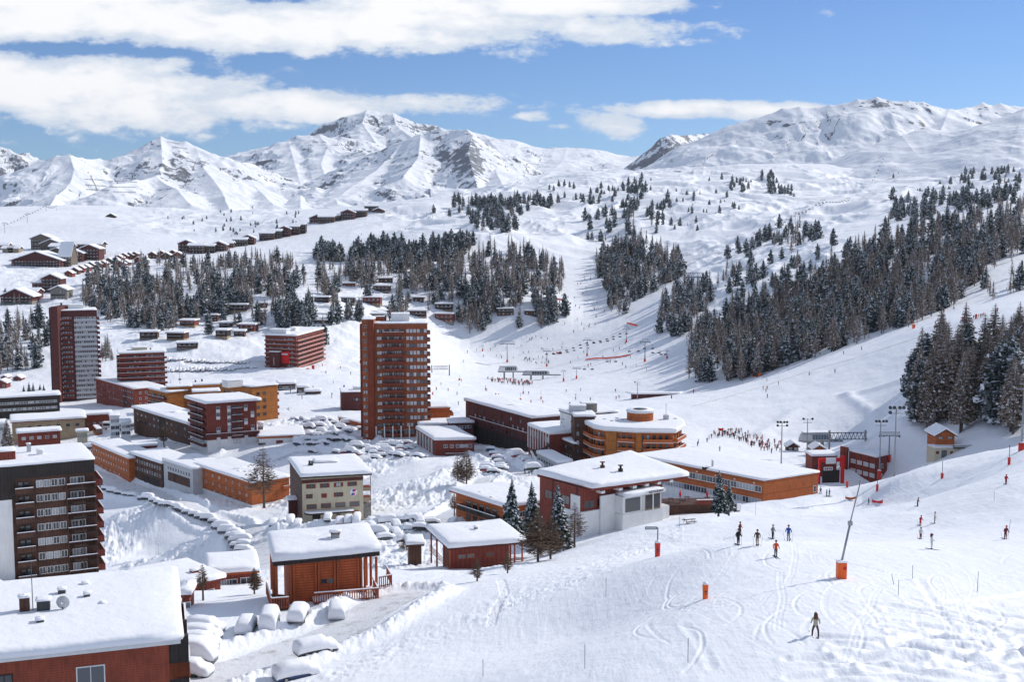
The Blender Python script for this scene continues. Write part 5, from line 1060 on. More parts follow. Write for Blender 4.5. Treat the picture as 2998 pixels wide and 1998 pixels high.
# ================================================================== gabled chalets, near the woods and in the upper villages
def chalet(px, py, Y, wpx, hpx, dpt, wall, label, cat='chalet', group=None, gable='front', roofh=.25, name='chalet', rows=2, base=None, rz=0.0, snow=.6, sink=6, cols=None, over=.12, balc=True, auto=True):
    """chalet whose front wall is centred on a pixel: width and height in photo pixels"""
    Y = hit(px, py)[1] if auto else Y; g = W(px, py, Y); g.z = min(g.z, float(gz(g.x, g.y)) + .3) if auto else g.z; w_ = wpx / F * Y; h = hpx / F * Y; root = empty(name, g, label, cat, group, rz); hw = w_ / 2
    m = MB(); X = Vector((1, 0, 0)); Yv = Vector((0, 1, 0)); rise = w_ * roofh if gable == 'front' else dpt * roofh * .8
    def P(x, y, z): return Vector((x, y, z))
    wi = m.mi(wall); v0 = len(m.v)
    m.v += [P(-hw, 0, -sink), P(hw, 0, -sink), P(hw, dpt, -sink), P(-hw, dpt, -sink), P(-hw, 0, h), P(hw, 0, h), P(hw, dpt, h), P(-hw, dpt, h)]
    if gable == 'front':
        m.v += [P(0, 0, h + rise), P(0, dpt, h + rise)]; fs = ((0, 1, 5, 8, 4), (1, 2, 6, 5), (2, 3, 7, 9, 6), (3, 0, 4, 7))
    elif gable == 'side':
        m.v += [P(-hw, dpt / 2, h + rise), P(hw, dpt / 2, h + rise)]; fs = ((0, 1, 5, 4), (1, 2, 6, 9, 5), (2, 3, 7, 6), (3, 0, 4, 8, 7))
    else: m.v += [P(0, 0, 0)] * 2; fs = ((0, 1, 5, 4), (1, 2, 6, 5), (2, 3, 7, 6), (3, 0, 4, 7), (4, 5, 6, 7))
    for f in fs: m.f.append(f); m.m.append(wi)
    me = m.mesh('wall'); ow = bpy.data.objects.new('wall', me); COL.objects.link(ow); ow.parent = root
    def add(mb, nm, sm=False, lab=None):
        o = bpy.data.objects.new(nm, mb.mesh(nm, sm)); COL.objects.link(o); o.parent = root; return o
    ov = over * w_ if over < .5 else over; t = .3
    def slab(pts, th, mat, nm):
        mb = MB(); mi_ = mb.mi(mat); n = len(pts); mb.v += [tuple(p) for p in pts] + [(p.x, p.y, p.z + th) for p in pts]
        for k in range(n): mb.f.append((k, (k + 1) % n, n + (k + 1) % n, n + k)); mb.m.append(mi_)
        mb.f.append(tuple(range(n, 2 * n))); mb.m.append(mi_); mb.f.append(tuple(range(n))[::-1]); mb.m.append(mi_); add(mb, nm)
    if gable == 'front':
        k = rise / hw; e = hw + ov
        L_ = [P(-e, -ov, h - k * ov), P(0, -ov, h + rise), P(0, dpt + ov, h + rise), P(-e, dpt + ov, h - k * ov)]; R_ = [P(0, -ov, h + rise), P(e, -ov, h - k * ov), P(e, dpt + ov, h - k * ov), P(0, dpt + ov, h + rise)]
    elif gable == 'side':
        k = rise / (dpt / 2); e = hw + ov
        L_ = [P(-e, -ov, h - k * ov), P(e, -ov, h - k * ov), P(e, dpt / 2, h + rise), P(-e, dpt / 2, h + rise)]; R_ = [P(-e, dpt / 2, h + rise), P(e, dpt / 2, h + rise), P(e, dpt + ov, h - k * ov), P(-e, dpt + ov, h - k * ov)]
    else: e = hw + ov; L_ = [P(-e, -ov, h + .02), P(e, -ov, h + .02), P(e, dpt + ov, h + .02), P(-e, dpt + ov, h + .02)]; R_ = None
    for s_ in (L_, R_):
        if s_: slab(s_, .25, BROWN, 'roof'); slab([p + UZ * .255 for p in s_], snow, M_ROOF, 'roof_snow')
    if base: mb = MB(); mb.box((0, dpt / 2, base[0] / 2 - sink / 2), (w_ + .3, dpt + .3, base[0] + sink), base[1]); add(mb, 'stone_base')
    n = cols or max(2, int(w_ / 3.2)); rh = h / rows
    ww = min(1.3, w_ / n * .55); wh = min(1.3, rh * .5); wm, _ = window_mesh(ww, wh, WHITE if (px * 7 + py) % 3 else DARK, GL, False, None)
    cnt = 0
    for r in range(rows):
        for c in range(n):
            if cnt < 100: o = bpy.data.objects.new('window', wm); COL.objects.link(o); o.parent = root; o.location = (-hw + w_ * (c + .5) / n, -.003, rh * (r + .55)); cnt += 1
    if balc:
        for r in range(1, rows):
            mb = MB(); mb.box((0, -.6, rh * r + .1), (w_ * .8, 1.2, .15), DARK); mb.box((0, -1.17, rh * r + .6), (w_ * .8, .06, .85), DARK if wall != DARK else BROWN); mb.box((0, -1.15, rh * r + 1.1), (w_ * .8, .14, .1), M_ROOF); add(mb, 'balcony')
    return root
# flat-roofed chalets scattered in the larch wood
G = 'flat roofed chalets scattered in the larch wood'
wood = [(435, 1000, 830, 50, 26), (513, 1002, 830, 52, 26), (548, 1028, 800, 58, 22), (548, 962, 880, 44, 22), (618, 942, 900, 38, 18), (697, 918, 920, 50, 24), (765, 905, 930, 34, 16), (648, 995, 830, 34, 26), (722, 978, 850, 48, 26), (660, 965, 880, 36, 18), (940, 955, 860, 34, 16),
        (941, 892, 960, 42, 20), (1018, 895, 950, 38, 22), (1087, 898, 940, 52, 26), (1115, 860, 1020, 46, 22), (1130, 830, 1050, 40, 14), (1225, 888, 950, 30, 16), (1300, 915, 920, 50, 24), (1300, 948, 870, 54, 28), (1225, 935, 890, 48, 24), (1480, 925, 960, 48, 20), (1550, 925, 960, 30, 14), (1110, 940, 880, 40, 20), (1022, 845, 1040, 36, 14), (700, 990, 820, 30, 18)]
where = ['leftmost of the row above the snowed in cars', 'second in the row above the snowed in cars', 'dark and lowest, just above the snowed in cars', 'high among spruces above the leftmost pair', 'small and high in the left wood', 'with balcony in a clearing of the left wood', 'short one right of the clearing',
         'tall narrow one between dark spruces', 'dark one left of the red hotel', 'half hidden one above the tall narrow one', 'right behind the red hotel roof', 'dark one left of the three middle chalets', 'centre one of the three middle chalets', 'brightest front of the three middle chalets', 'above the three middle chalets', 'highest, in the shade of the pines',
         'small one above the tower roof', 'upper of the stacked pair right of the tower', 'lower of the stacked pair right of the tower', 'dark one touching the tower roof', 'dark long one low on the wooded spur', 'small one far right on the wooded spur', 'left of the tower among larches', 'little one at the forest edge', 'low one beside the dark chalet by the hotel']
for i, (x, y, Y, w_, h) in enumerate(wood):
    mat = (BROWN, BROWN, DARK, RED, BROWN)[i % 5]
    chalet(x, y, Y, w_, h, 9, mat, 'flat roofed wood chalet, ' + where[i], group=G, gable='flat', rows=2 if h > 17 else 1, base=(2.2, TANW if i % 2 else GREYST) if h > 20 else None, snow=.9, over=.8, rz=random.Random(i).uniform(-.2, .2))
STONEB = paint('brown_stone', (.15, .12, .095), var=.3, scale=1.0)
# upper left village
V_ = [(122, 732, 1330, 62, 40, 'front', GREYST, 'stone apartment chalet, uppermost of the left trio on the hill', 3), (150, 750, 1290, 60, 44, 'front', TANW, 'stone apartment chalet, middle of the left trio on the hill', 4), (166, 768, 1260, 48, 38, 'front', GREYST, 'stone apartment chalet, lowest of the left trio on the hill', 4),
      (176, 762, 1320, 60, 48, 'side', GREYST, 'plain grey left end of the long hill residence', 4), (250, 752, 1330, 90, 44, 'side', TANW, 'long hill residence with gabled snow roof', 4), (218, 770, 1270, 48, 34, 'front', MAROON, 'dark gabled front before the long hill residence', 3), (262, 765, 1290, 56, 44, 'front', MAROON, 'red gabled end of the long hill residence', 4)]
for x, y, Y, w_, h, g, mat, lab, rows in V_: chalet(x, y, Y, w_, h * .82, 18, {'tan_render': STONEB, 'grey_stone': STONEB}.get(mat.name, mat), lab, cat='apartment building', gable=g, rows=rows, roofh=.2, snow=.9, over=.06, name='apartment_chalet')
chalet(165, 782, 1180, 25, 26, 14, RED, 'red stair gable behind the great gabled hotel', gable='front', rows=2, name='annexe', cat='building')
chalet(107, 785, 1160, 146, 22, 30, MAROON, 'great red hotel with one very wide low gable in the upper village', cat='hotel', gable='front', roofh=.17, rows=3, snow=.9, over=.04, name='gabled_hotel', cols=16)
chalet(190, 783, 1175, 36, 32, 20, STONEB, 'pale right wing of the great gabled hotel with steep snow roof', cat='building', gable='side', roofh=.9, rows=3, snow=.8, over=.05, name='annexe')
for x, y, Y, w_, h, g, mat, lab, rows in ((48, 896, 1010, 92, 34, 'front', MAROON, 'gabled chalet block at the left edge with stone ground floor', 3), (88, 885, 1050, 40, 34, 'side', MAROON, 'dark link building behind the left edge chalet', 3), (118, 862, 1090, 46, 40, 'side', RED, 'tall red chalet block stepping up behind the stone chalet', 4), (150, 862, 1080, 54, 54, 'front', MAROON, 'tallest red gabled chalet block in the stepped cluster', 5), (172, 880, 1030, 48, 36, 'front', GREYST, 'stone chalet with big dark windows in front of the red cluster', 2), (122, 828, 1110, 22, 14, 'side', TANW, 'small square turret above the red cluster', 1)):
    chalet(x, y, Y, w_, h * .85, 15, mat, lab, cat='chalet', gable=g, rows=rows, snow=1.0, roofh=.22, over=.08, name='apartment_chalet', base=(4, GREYST) if x in (48,) else None)
for i, (x, y) in enumerate(((22, 752), (8, 742), (40, 712 + 40))): chalet(x, y - 10, 1300, 30, 14, 10, TANW, ('low snow roofed lodge at the left picture edge', 'smaller lodge cut by the left picture edge', 'lattice walled lodge beside the left picture edge')[i], gable='side', rows=1, snow=1)
# row of little red chalets and the ridge residences
ORD = 'first second third fourth fifth sixth seventh eighth ninth tenth eleventh twelfth thirteenth fourteenth fifteenth sixteenth seventeenth eighteenth nineteenth twentieth twenty-first twenty-second twenty-third'.split()
G = 'row of small gabled chalets climbing the forest edge'
row = [(200, 815), (218, 806), (234, 800), (250, 797), (264, 790), (285, 788), (300, 786), (318, 778), (335, 777), (352, 787), (365, 783), (347, 770), (362, 764), (378, 762), (394, 760), (404, 775), (420, 776), (410, 788), (472, 757), (486, 762), (505, 755), (520, 760), (445, 760)]
for i, (x, y) in enumerate(row):
    chalet(x, y, 1340 + i * 4, 22, 15, 9, (RED, BROWN, RED)[i % 3], 'small gabled chalet at the forest edge, ' + ORD[sorted(row).index((x, y))] + ' from the left in its row', group=G, gable='front', rows=1, snow=.55, roofh=.3, name='row_chalet', balc=False)
G = 'dark residences lined up on the ridge'
ridge = [(545, 741, 46, 34, 1560), (575, 744, 48, 30, 1560), (605, 742, 44, 26, 1580), (640, 738, 44, 26, 1600), (665, 728, 34, 18, 1640), (702, 722, 40, 24, 1650), (725, 718, 38, 26, 1660), (780, 705, 42, 26, 1680), (805, 700, 38, 28, 1690), (832, 695, 36, 30, 1700), (858, 690, 36, 32, 1710), (877, 686, 34, 34, 1720), (928, 655, 44, 20, 1760), (955, 655, 46, 24, 1750), (980, 648, 30, 20, 1800), (1018, 645, 40, 28, 1800), (1052, 640, 42, 28, 1800), (1086, 632, 38, 34, 1810), (1108, 633, 34, 20, 1810), (1124, 630, 28, 16, 1820)]
for i, (x, y, w_, h, Y) in enumerate(ridge):
    chalet(x, y, Y, w_, h * .8, 12, (MAROON, BROWN, DARK)[i % 3], 'dark timber residence on the ridge above the wood, ' + ORD[i] + ' from the left', cat='residence', group=G, gable='side' if i % 3 else 'front', rows=3 if h > 24 else 2, snow=1.1, roofh=.2, name='ridge_residence', over=.05)
chalet(325, 638, 1950, 24, 6, 8, BROWN, 'lone hut on the crest of the left hill', cat='hut', gable='front', rows=1, snow=.4, name='mountain_hut', balc=False)
chalet(1430, 588, 1960, 34, 7, 8, BROWN, 'low mountain restaurant on the skyline slope above the pines', cat='hut', gable='side', rows=1, snow=.9, name='mountain_hut', balc=False)
chalet(1982, 506, 2300, 20, 4, 8, DARK, 'tiny dark lift hut below the rocky cliff', cat='hut', gable='flat', rows=1, snow=.2, name='mountain_hut', balc=False)
# lift base at the right
YH = hit(2790, 1330)[1]; g = chalet(2767, 1292, YH + 4, 56, 17, 7, ORANGE, 'hut with orange gable and snow roof above the concrete engine room', cat='hut', gable='front', rows=1, snow=.6, roofh=.30, name='lift_hut', cols=2, balc=False, auto=False)
b = House('engine_room', 'cream concrete engine room with terrace rail beside the orange gabled hut', quad_front((2735, 1313), (2858, 1319), YH, 5), 3.0, CREAM, cat='building', over=.05, snow=.15, fascia=.1, seed=150, near=True); b.windows(0, 1.3, .04, .12, 1, .9, .8, BROWN, RED); b.windows(0, 1.4, .38, .45, 1, .8, .8, BROWN, RED); b.windows(0, .9, .53, .98, 3, .8, .5, BROWN, RED); b.windows(0, 1.8, .18, .30, 1, 1.5, 2.2, DARK, GLD, name='door'); b.balconies(0, [.0], .45, 1, .6, .9, DARK, DARK, bars=True); b.done()
q = quad((2566, 1342), (2484, 1322), (2600, 1334), 362)
b = House('lift_office', 'red two storey lift office with white window bands and a red portal', q, 8.4, RED, cat='building', over=.15, snow=.7, fascia=.15, seed=151, near=True, roofm=RED)
b.windows(3, [2.8, 5.8], .05, .98, 4, 2.1, 1.3, WHITE, PALE); b.windows(0, [3.0, 6.2], .3, .75, 1, 1.3, 1.4, WHITE, GL)
P0, P1, UU, NN, L = b.face(3); o3 = Vector((P0.x, P0.y, P0.z))
m = MB(); m.frame_box(o3, UU, UZ, NN, -3.2, 0.0, -10, 1.2, .2, .8, RED); part(m, 'stair_core', b.root); 
pA, pB = W(2462, 1340, 352), W(2400, 1357, 352); m = MB(); XA = Vector((1, .15, 0)).normalized(); NA = Vector((.15, -1, 0)).normalized(); k_ = 352 / F
m.frame_box(pB, XA, UZ, NA, 0, 66 * k_, 4 * k_, 15 * k_, 0, .7, REDB); m.frame_box(pB, XA, UZ, NA, 66 * k_, 75 * k_, -62 * k_, 22 * k_, -.05, .75, REDB); m.frame_box(pB, XA, UZ, NA, -5 * k_, 0, -62 * k_, 15 * k_, -.05, .75, REDB); part(m, 'portal', b.root)
m = MB(); m.frame_box(pB, XA, UZ, NA, 16 * k_, 46 * k_, -1 * k_, 17 * k_, .72, 1.0, WHITE); part(m, 'white_hood', b.root)
m = MB(); m.frame_box(pB, XA, UZ, NA, 10 * k_, 37 * k_, -21 * k_, -11 * k_, .72, .9, WHITE); part(m, 'sign_board', b.root)
m = MB()
for x in (12, 18, 24, 30): m.frame_box(pB, XA, UZ, NA, x * k_, (x + 4) * k_, -19 * k_, -13 * k_, .91, .95, DMETAL if x != 24 else REDB)
part(m, 'pictograms', b.root); m = MB(); m.frame_box(pB, XA, UZ, NA, 8 * k_, 62 * k_, -60 * k_, -22 * k_, .1, .3, DARK); part(m, 'doorway', b.root)
b.done()
b = House('annexe', 'low red ticket hall with snow roof left of the lift office', quad_front((2377, 1340), (2452, 1352), 368, 7), 7.6, RED, cat='building', over=.2, snow=.7, seed=152, near=True); b.windows(0, 3, .1, .3, 1, 1.4, 1.2, DARK, GLD); b.done()
g = chalet(2398, 1330, 388, 36, 13, 5, ORANGE, 'orange gabled ticket cabin behind the low red hall', cat='cabin', gable='front', rows=1, snow=.5, roofh=.3, name='ticket_cabin', cols=1, balc=False)
g = chalet(2322, 1322, 398, 32, 13, 4, BROWN, 'round dark timber cabin under a snow cone by the queue', cat='cabin', gable='front', rows=1, snow=.5, roofh=.3, name='ticket_cabin', cols=2, balc=False)
chalet(2000 - 540, 1133, 790, 26, 8, 5, RED, 'small red gabled cabin at the central lift station', cat='cabin', gable='front', rows=1, snow=.3, name='ticket_cabin', balc=False) if False else None
for i, (x, y) in enumerate(((50, 1120), (12, 1116), (4, 1140))): chalet(x, y, 720, (22, 18, 30)[i], (12, 10, 18)[i], 6, RED, ('small red gabled cabin alone in the snow left of the dark tower', 'small red cabin at the very left edge', 'larger red cabin cut by the left edge')[i], cat='cabin', gable='front', rows=1, snow=.7, name='cabin', balc=False)
# ================================================================== trees
def tree_mat(name, c1, c2, snowy, rough=0.8):
    m, t, b = new_mat(name); p = objpos(t); g = t.n.new('ShaderNodeNewGeometry')
    r = g.outputs['Random Per Island']; oi = t.n.new('ShaderNodeObjectInfo').outputs['Random']
    c = t.mix(t.math('FRACT', t.math('ADD', t.math('MULTIPLY', r, 3.3), oi)), c1 + (1,), c2 + (1,))
    f = t.ramp(t.math('ADD', t.noise(p, 0.9, 3), t.math('MULTIPLY', t.math('SUBTRACT', r, 0.5), 0.5)), 0.62 - snowy, 0.80 - snowy)
    c = t.mix(t.math('MULTIPLY', f, 0.85), c, (0.78, 0.80, 0.86, 1))
    t.inp(b, 'Base Color', c); b.inputs['Roughness'].default_value = rough; b.inputs['Specular IOR Level'].default_value = 0.15; return m
NEEDLE = tree_mat('pine_needles', (0.034, 0.050, 0.047), (0.080, 0.104, 0.096), 0.08)
NEEDLE2 = tree_mat('spruce_needles', (0.016, 0.034, 0.026), (0.04, 0.065, 0.045), 0.02)
TWIG = tree_mat('larch_twigs', (0.14, 0.108, 0.085), (0.29, 0.225, 0.18), 0.03)
TWIG2 = tree_mat('bare_larch_twigs', (0.10, 0.065, 0.045), (0.20, 0.14, 0.10), -0.25)
BARK = paint('bark', (0.10, 0.07, 0.055), var=.25, scale=2)
def trunk_mb(h, r, n=7):
    m = MB(); m.tube([(0, 0, -1.5), (0, 0, 0), (r * .3, 0, h * .35), (-r * .2, r * .2, h * .7), (0, 0, h * .97)], [r * 1.25, r, r * .75, r * .4, r * .08], BARK, n); return m
def crown_arrays(kind, h, seed, dens=1.0, fat=1.0):
    """branch faces of one crown as vertices / faces / material slot"""
    rr = random.Random(seed); V = []; Fc = []; Ms = []
    def face(pts, mi):
        i = len(V); V.extend([tuple(p) for p in pts]); Fc.append(tuple(range(i, i + len(pts)))); Ms.append(mi)
    if kind == 'larch': z0, rad, drop = .16, .175, -.12
    elif kind == 'bare': z0, rad, drop = .16, .34, .02
    elif kind == 'spruce': z0, rad, drop = .04, .215, -.38
    else: z0, rad, drop = .06, .22, -.10
    layers = int({'spruce': 26, 'pine': 17, 'larch': 24, 'bare': 20}[kind] * (dens ** .5)); lean = rr.uniform(0, 6.28)
    cr = {'spruce': .42, 'pine': .50, 'larch': .30, 'bare': .0}[kind]        # ragged inner mass
    if cr:
        nr, ns = 9, 8; pr = None
        for k in range(nr + 1):
            f = k / nr; z = h * (z0 + .03 + (1 - z0) * .95 * f); q = []
            for j in range(ns):
                a = 6.283 * j / ns + k * .4; R_ = h * rad * cr * ((1 - f) ** (.5 if kind == 'pine' else .8)) * rr.uniform(.55, 1.25) * fat ** .5 + .03; q.append((math.cos(a) * R_, math.sin(a) * R_, z + rr.uniform(-.3, .3)))
            if pr:
                for j in range(ns):
                    if rr.random() < (.9 if kind != 'larch' else .6): face([pr[j], pr[(j + 1) % ns], q[(j + 1) % ns], q[j]], 0)
            pr = q
    for k in range(layers):
        f = (k + rr.uniform(-.3, .3)) / layers; z = h * (z0 + (1 - z0) * max(0, f))
        if kind == 'pine': prof = max(.10, (math.sin(min(1, (1 - f) * 1.25 + .06) * math.pi / 2)) ** .85 * (1 - .25 * max(0, .25 - f)))
        elif kind == 'larch': prof = (1 - f) ** .75 * (.75 + .25 * min(1, f * 5)) + .03
        elif kind == 'bare': prof = (1 - f) ** .8 * min(1, .35 + f * 2.6) + .02
        else: prof = (1 - f) ** .92 + .025
        R = h * rad * prof; nb = max(3, int({'spruce': 11, 'pine': 9, 'larch': 9, 'bare': 8}[kind] * (dens ** .5) * (.45 + .75 * prof))); a0 = rr.uniform(0, 6.28)
        for j in range(nb):
            if rr.random() < .10: continue
            a = a0 + 6.283 * j / nb + rr.uniform(-.35, .35); L = R * rr.uniform(.62, 1.15) * (1 + .16 * math.cos(a - lean))
            d = Vector((math.cos(a), math.sin(a), 0)); s = Vector((-d.y, d.x, 0)); dz = L * (drop + rr.uniform(-.12, .12)); b0 = Vector((0, 0, z)) + d * (L * .06)
            tip = b0 + d * L + UZ * dz
            if kind in ('larch', 'bare'):
                wd = L * (.03 if kind == 'bare' else .10) + .03; mid = b0.lerp(tip, .5) - UZ * L * .07
                face([b0 - s * .04, mid - s * wd * .3 - UZ * .05, tip, mid + s * wd * .3], 0)
                nt = int((5 if kind == 'bare' else 4) * max(.5, dens))
                for q in range(nt):
                    t_ = rr.uniform(.2, 1.0); c = b0.lerp(tip, t_) - UZ * (L * .07 * (1 - abs(2 * t_ - 1))); sd = rr.choice((-1, 1)); l2 = L * rr.uniform(.18, .42) * (1.1 - t_ * .5)
                    e = c + d * l2 * .6 + s * sd * l2 + UZ * rr.uniform(-.35, .2) * l2; w2 = (.018 * L + .01) if kind == 'bare' else .09 * L * fat
                    face([c, c.lerp(e, .5) + UZ * w2, e, c.lerp(e, .5) - UZ * w2], 0)
                if kind == 'larch' and rr.random() < .14: face([mid - s * wd * .5 + UZ * .06, tip.lerp(mid, .3) + UZ * .06, mid + s * wd * .5 + UZ * .06], 1)
            else:
                wd = (L * (.30 if kind == 'spruce' else .36) + .08) * fat ** .5; mid = b0.lerp(tip, .58) + UZ * L * (.05 if kind == 'spruce' else .10)
                lo = UZ * (-L * .16)
                face([b0, mid - s * wd + lo, tip], 0); face([b0, tip, mid + s * wd + lo], 0)
                for q in range(2 if dens > .5 else 1):
                    c = b0.lerp(tip, rr.uniform(.35, .95)); c2 = c + s * rr.uniform(-.9, .9) * wd + UZ * rr.uniform(-.2, .12) * L; r2 = L * rr.uniform(.13, .26) * fat
                    n_ = Vector((rr.gauss(0, 1), rr.gauss(0, 1), rr.gauss(0, .7))).normalized(); u = n_.orthogonal().normalized(); v = n_.cross(u); face([c2 + u * r2, c2 + v * r2 * .8, c2 - u * r2, c2 - v * r2 * .8], 0)
                if rr.random() < {'spruce': .42, 'pine': .26}[kind]:
                    up = UZ * (L * .06 + .03); q0 = b0.lerp(tip, rr.uniform(.35, .6)); face([q0 + up, mid - s * wd * .6 + lo * .6 + up, tip + up * .6, mid + s * wd * .6 + lo * .6 + up], 1)
    return np.array(V, np.float32), Fc, Ms
SNOWB = paint('branch_snow', (0.80, 0.82, 0.87), var=.02)
def crown_mesh(kind, h, seed, dens=1.0):
    V, Fc, Ms = crown_arrays(kind, h, seed, dens); me = bpy.data.meshes.new('crown'); me.from_pydata([tuple(v) for v in V.tolist()], [], Fc)
    me.materials.append({'larch': TWIG, 'bare': TWIG2, 'spruce': NEEDLE2, 'pine': NEEDLE}[kind]); me.materials.append(SNOWB)
    me.polygons.foreach_set('material_index', Ms); me.update(); return me
def tree_at(kind, loc, h, label, cat, group=None, seed=1, dens=2.2, name=None, me=None, tm=None, rz=None, sc_=1.0):
    r = empty(name or {'larch': 'larch_tree', 'bare': 'larch_tree', 'spruce': 'spruce_tree', 'pine': 'pine_tree'}[kind], loc, label, cat, group, rz if rz is not None else seed * 1.3)
    for nm, mm in (('trunk', tm or trunk_mb(h, h * .017 + .06).mesh('trunk', True)), ('crown', me or crown_mesh(kind, h, seed, dens))):
        o = bpy.data.objects.new(nm, mm); COL.objects.link(o); o.parent = r; o.scale = (sc_, sc_, sc_)
    return r
def near_tree(kind, px, ytop, ybase, Y, label, seed, dens=3.0, cat='tree'):
    yh = hit(px, ybase)[1]; Y = min(yh, Y) if abs(yh - Y) < Y * .25 else Y
    a, t = ray(px, ybase); X = float(a) * Y; z = float(t) * Y + CZ; h = (ybase - ytop) / F * Y * 1.02
    return tree_at(kind, Vector((X, Y, min(z, z))), h, label, cat, None, seed, dens)
near_tree('spruce', 1499, 1397, 1570, 206, 'dark snow flecked spruce, leftmost of the three in front of the restaurant', 11, 5, 'spruce')
near_tree('spruce', 1556, 1404, 1572, 210, 'dark slender spruce, middle of the three in front of the restaurant', 12, 5, 'spruce')
near_tree('spruce', 1632, 1410, 1590, 203, 'dark spruce, rightmost of the three against the restaurant wall', 13, 5, 'spruce')
near_tree('spruce', 2104, 1376, 1493, 226, 'full dark spruce standing against the long orange building', 14, 5, 'spruce')
near_tree('spruce', 2134, 1409, 1490, 229, 'smaller spruce pressed against the right side of the full spruce', 15, 4, 'spruce')
near_tree('bare', 1575, 1478, 1650, 186, 'bare brown larch between the square chalet and the three spruces', 16, 3, 'larch')
near_tree('bare', 1612, 1500, 1642, 188, 'thin bare larch just right of the brown larch by the spruces', 17, 2.4, 'larch')
near_tree('bare', 1682, 1466, 1592, 200, 'spindly bare larch in front of the restaurant corner', 18, 1.6, 'larch')
near_tree('bare', 1366, 1308, 1425, 348, 'wide bare larch standing before the two storey brick building', 19, 2.6, 'larch')
near_tree('bare', 1340, 1322, 1424, 352, 'bare larch left of and touching the wide larch by the brick building', 20, 1.8, 'larch')
near_tree('bare', 773, 1296, 1474, 350, 'tall gaunt dead larch left of the cream hotel', 21, 2.0, 'larch')
near_tree('bare', 1190, 1553, 1625, 232, 'small bare larch beside the snowed in cars near the log chalet', 22, 2, 'larch')
near_tree('bare', 1397, 1630, 1703, 160, 'small pale larch in front of the square chalet', 23, 1.8, 'larch')
near_tree('bare', 1486, 1610, 1680, 172, 'small pale larch at the right corner of the square chalet', 24, 1.6, 'larch')
near_tree('bare', 594, 1650, 1733, 140, 'bare sapling beside the low red hut', 25, 1.6, 'larch')
near_tree('bare', 745, 1660, 1740, 150, 'bare bush like larch left of the log chalet', 26, 2.4, 'larch')
near_tree('bare', 480, 1238, 1302, 450, 'brown larch beside the dark red six storey block', 27, 3, 'larch')
near_tree('larch', 22, 1225, 1325, 440, 'snow laden larch at the left edge above the dark block', 28, 4, 'larch')
near_tree('bare', 1330, 1440, 1500, 262, 'bare larch left of the low orange building', 29, 2, 'larch')
for i, (x, yt, yb) in enumerate(((300, 1000, 1056), (316, 975, 1045), (328, 1020, 1060), (310, 980, 1060), (86, 1118, 1150), (98, 1120, 1153), (118, 1122, 1146), (128, 1125, 1148), (70, 1128, 1148))):
    near_tree('larch' if i < 4 else 'spruce', x, yt, yb, hit(x, yb)[1], ('larch standing right of the dark left tower, number %s from the tower' % ('one', 'two', 'three', 'four')[i]) if i < 4 else ('small young conifer in the snow left of the dark tower, ' + ('second from the left', 'middle one', 'fourth from the left', 'rightmost', 'leftmost')[i - 4]), 40 + i, 1.6)

def inpoly(x, y, P):
    c = False; j = len(P) - 1
    for i in range(len(P)):
        if (P[i][1] > y) != (P[j][1] > y) and x < (P[j][0] - P[i][0]) * (y - P[i][1]) / (P[j][1] - P[i][1]) + P[i][0]: c = not c
        j = i
    return c
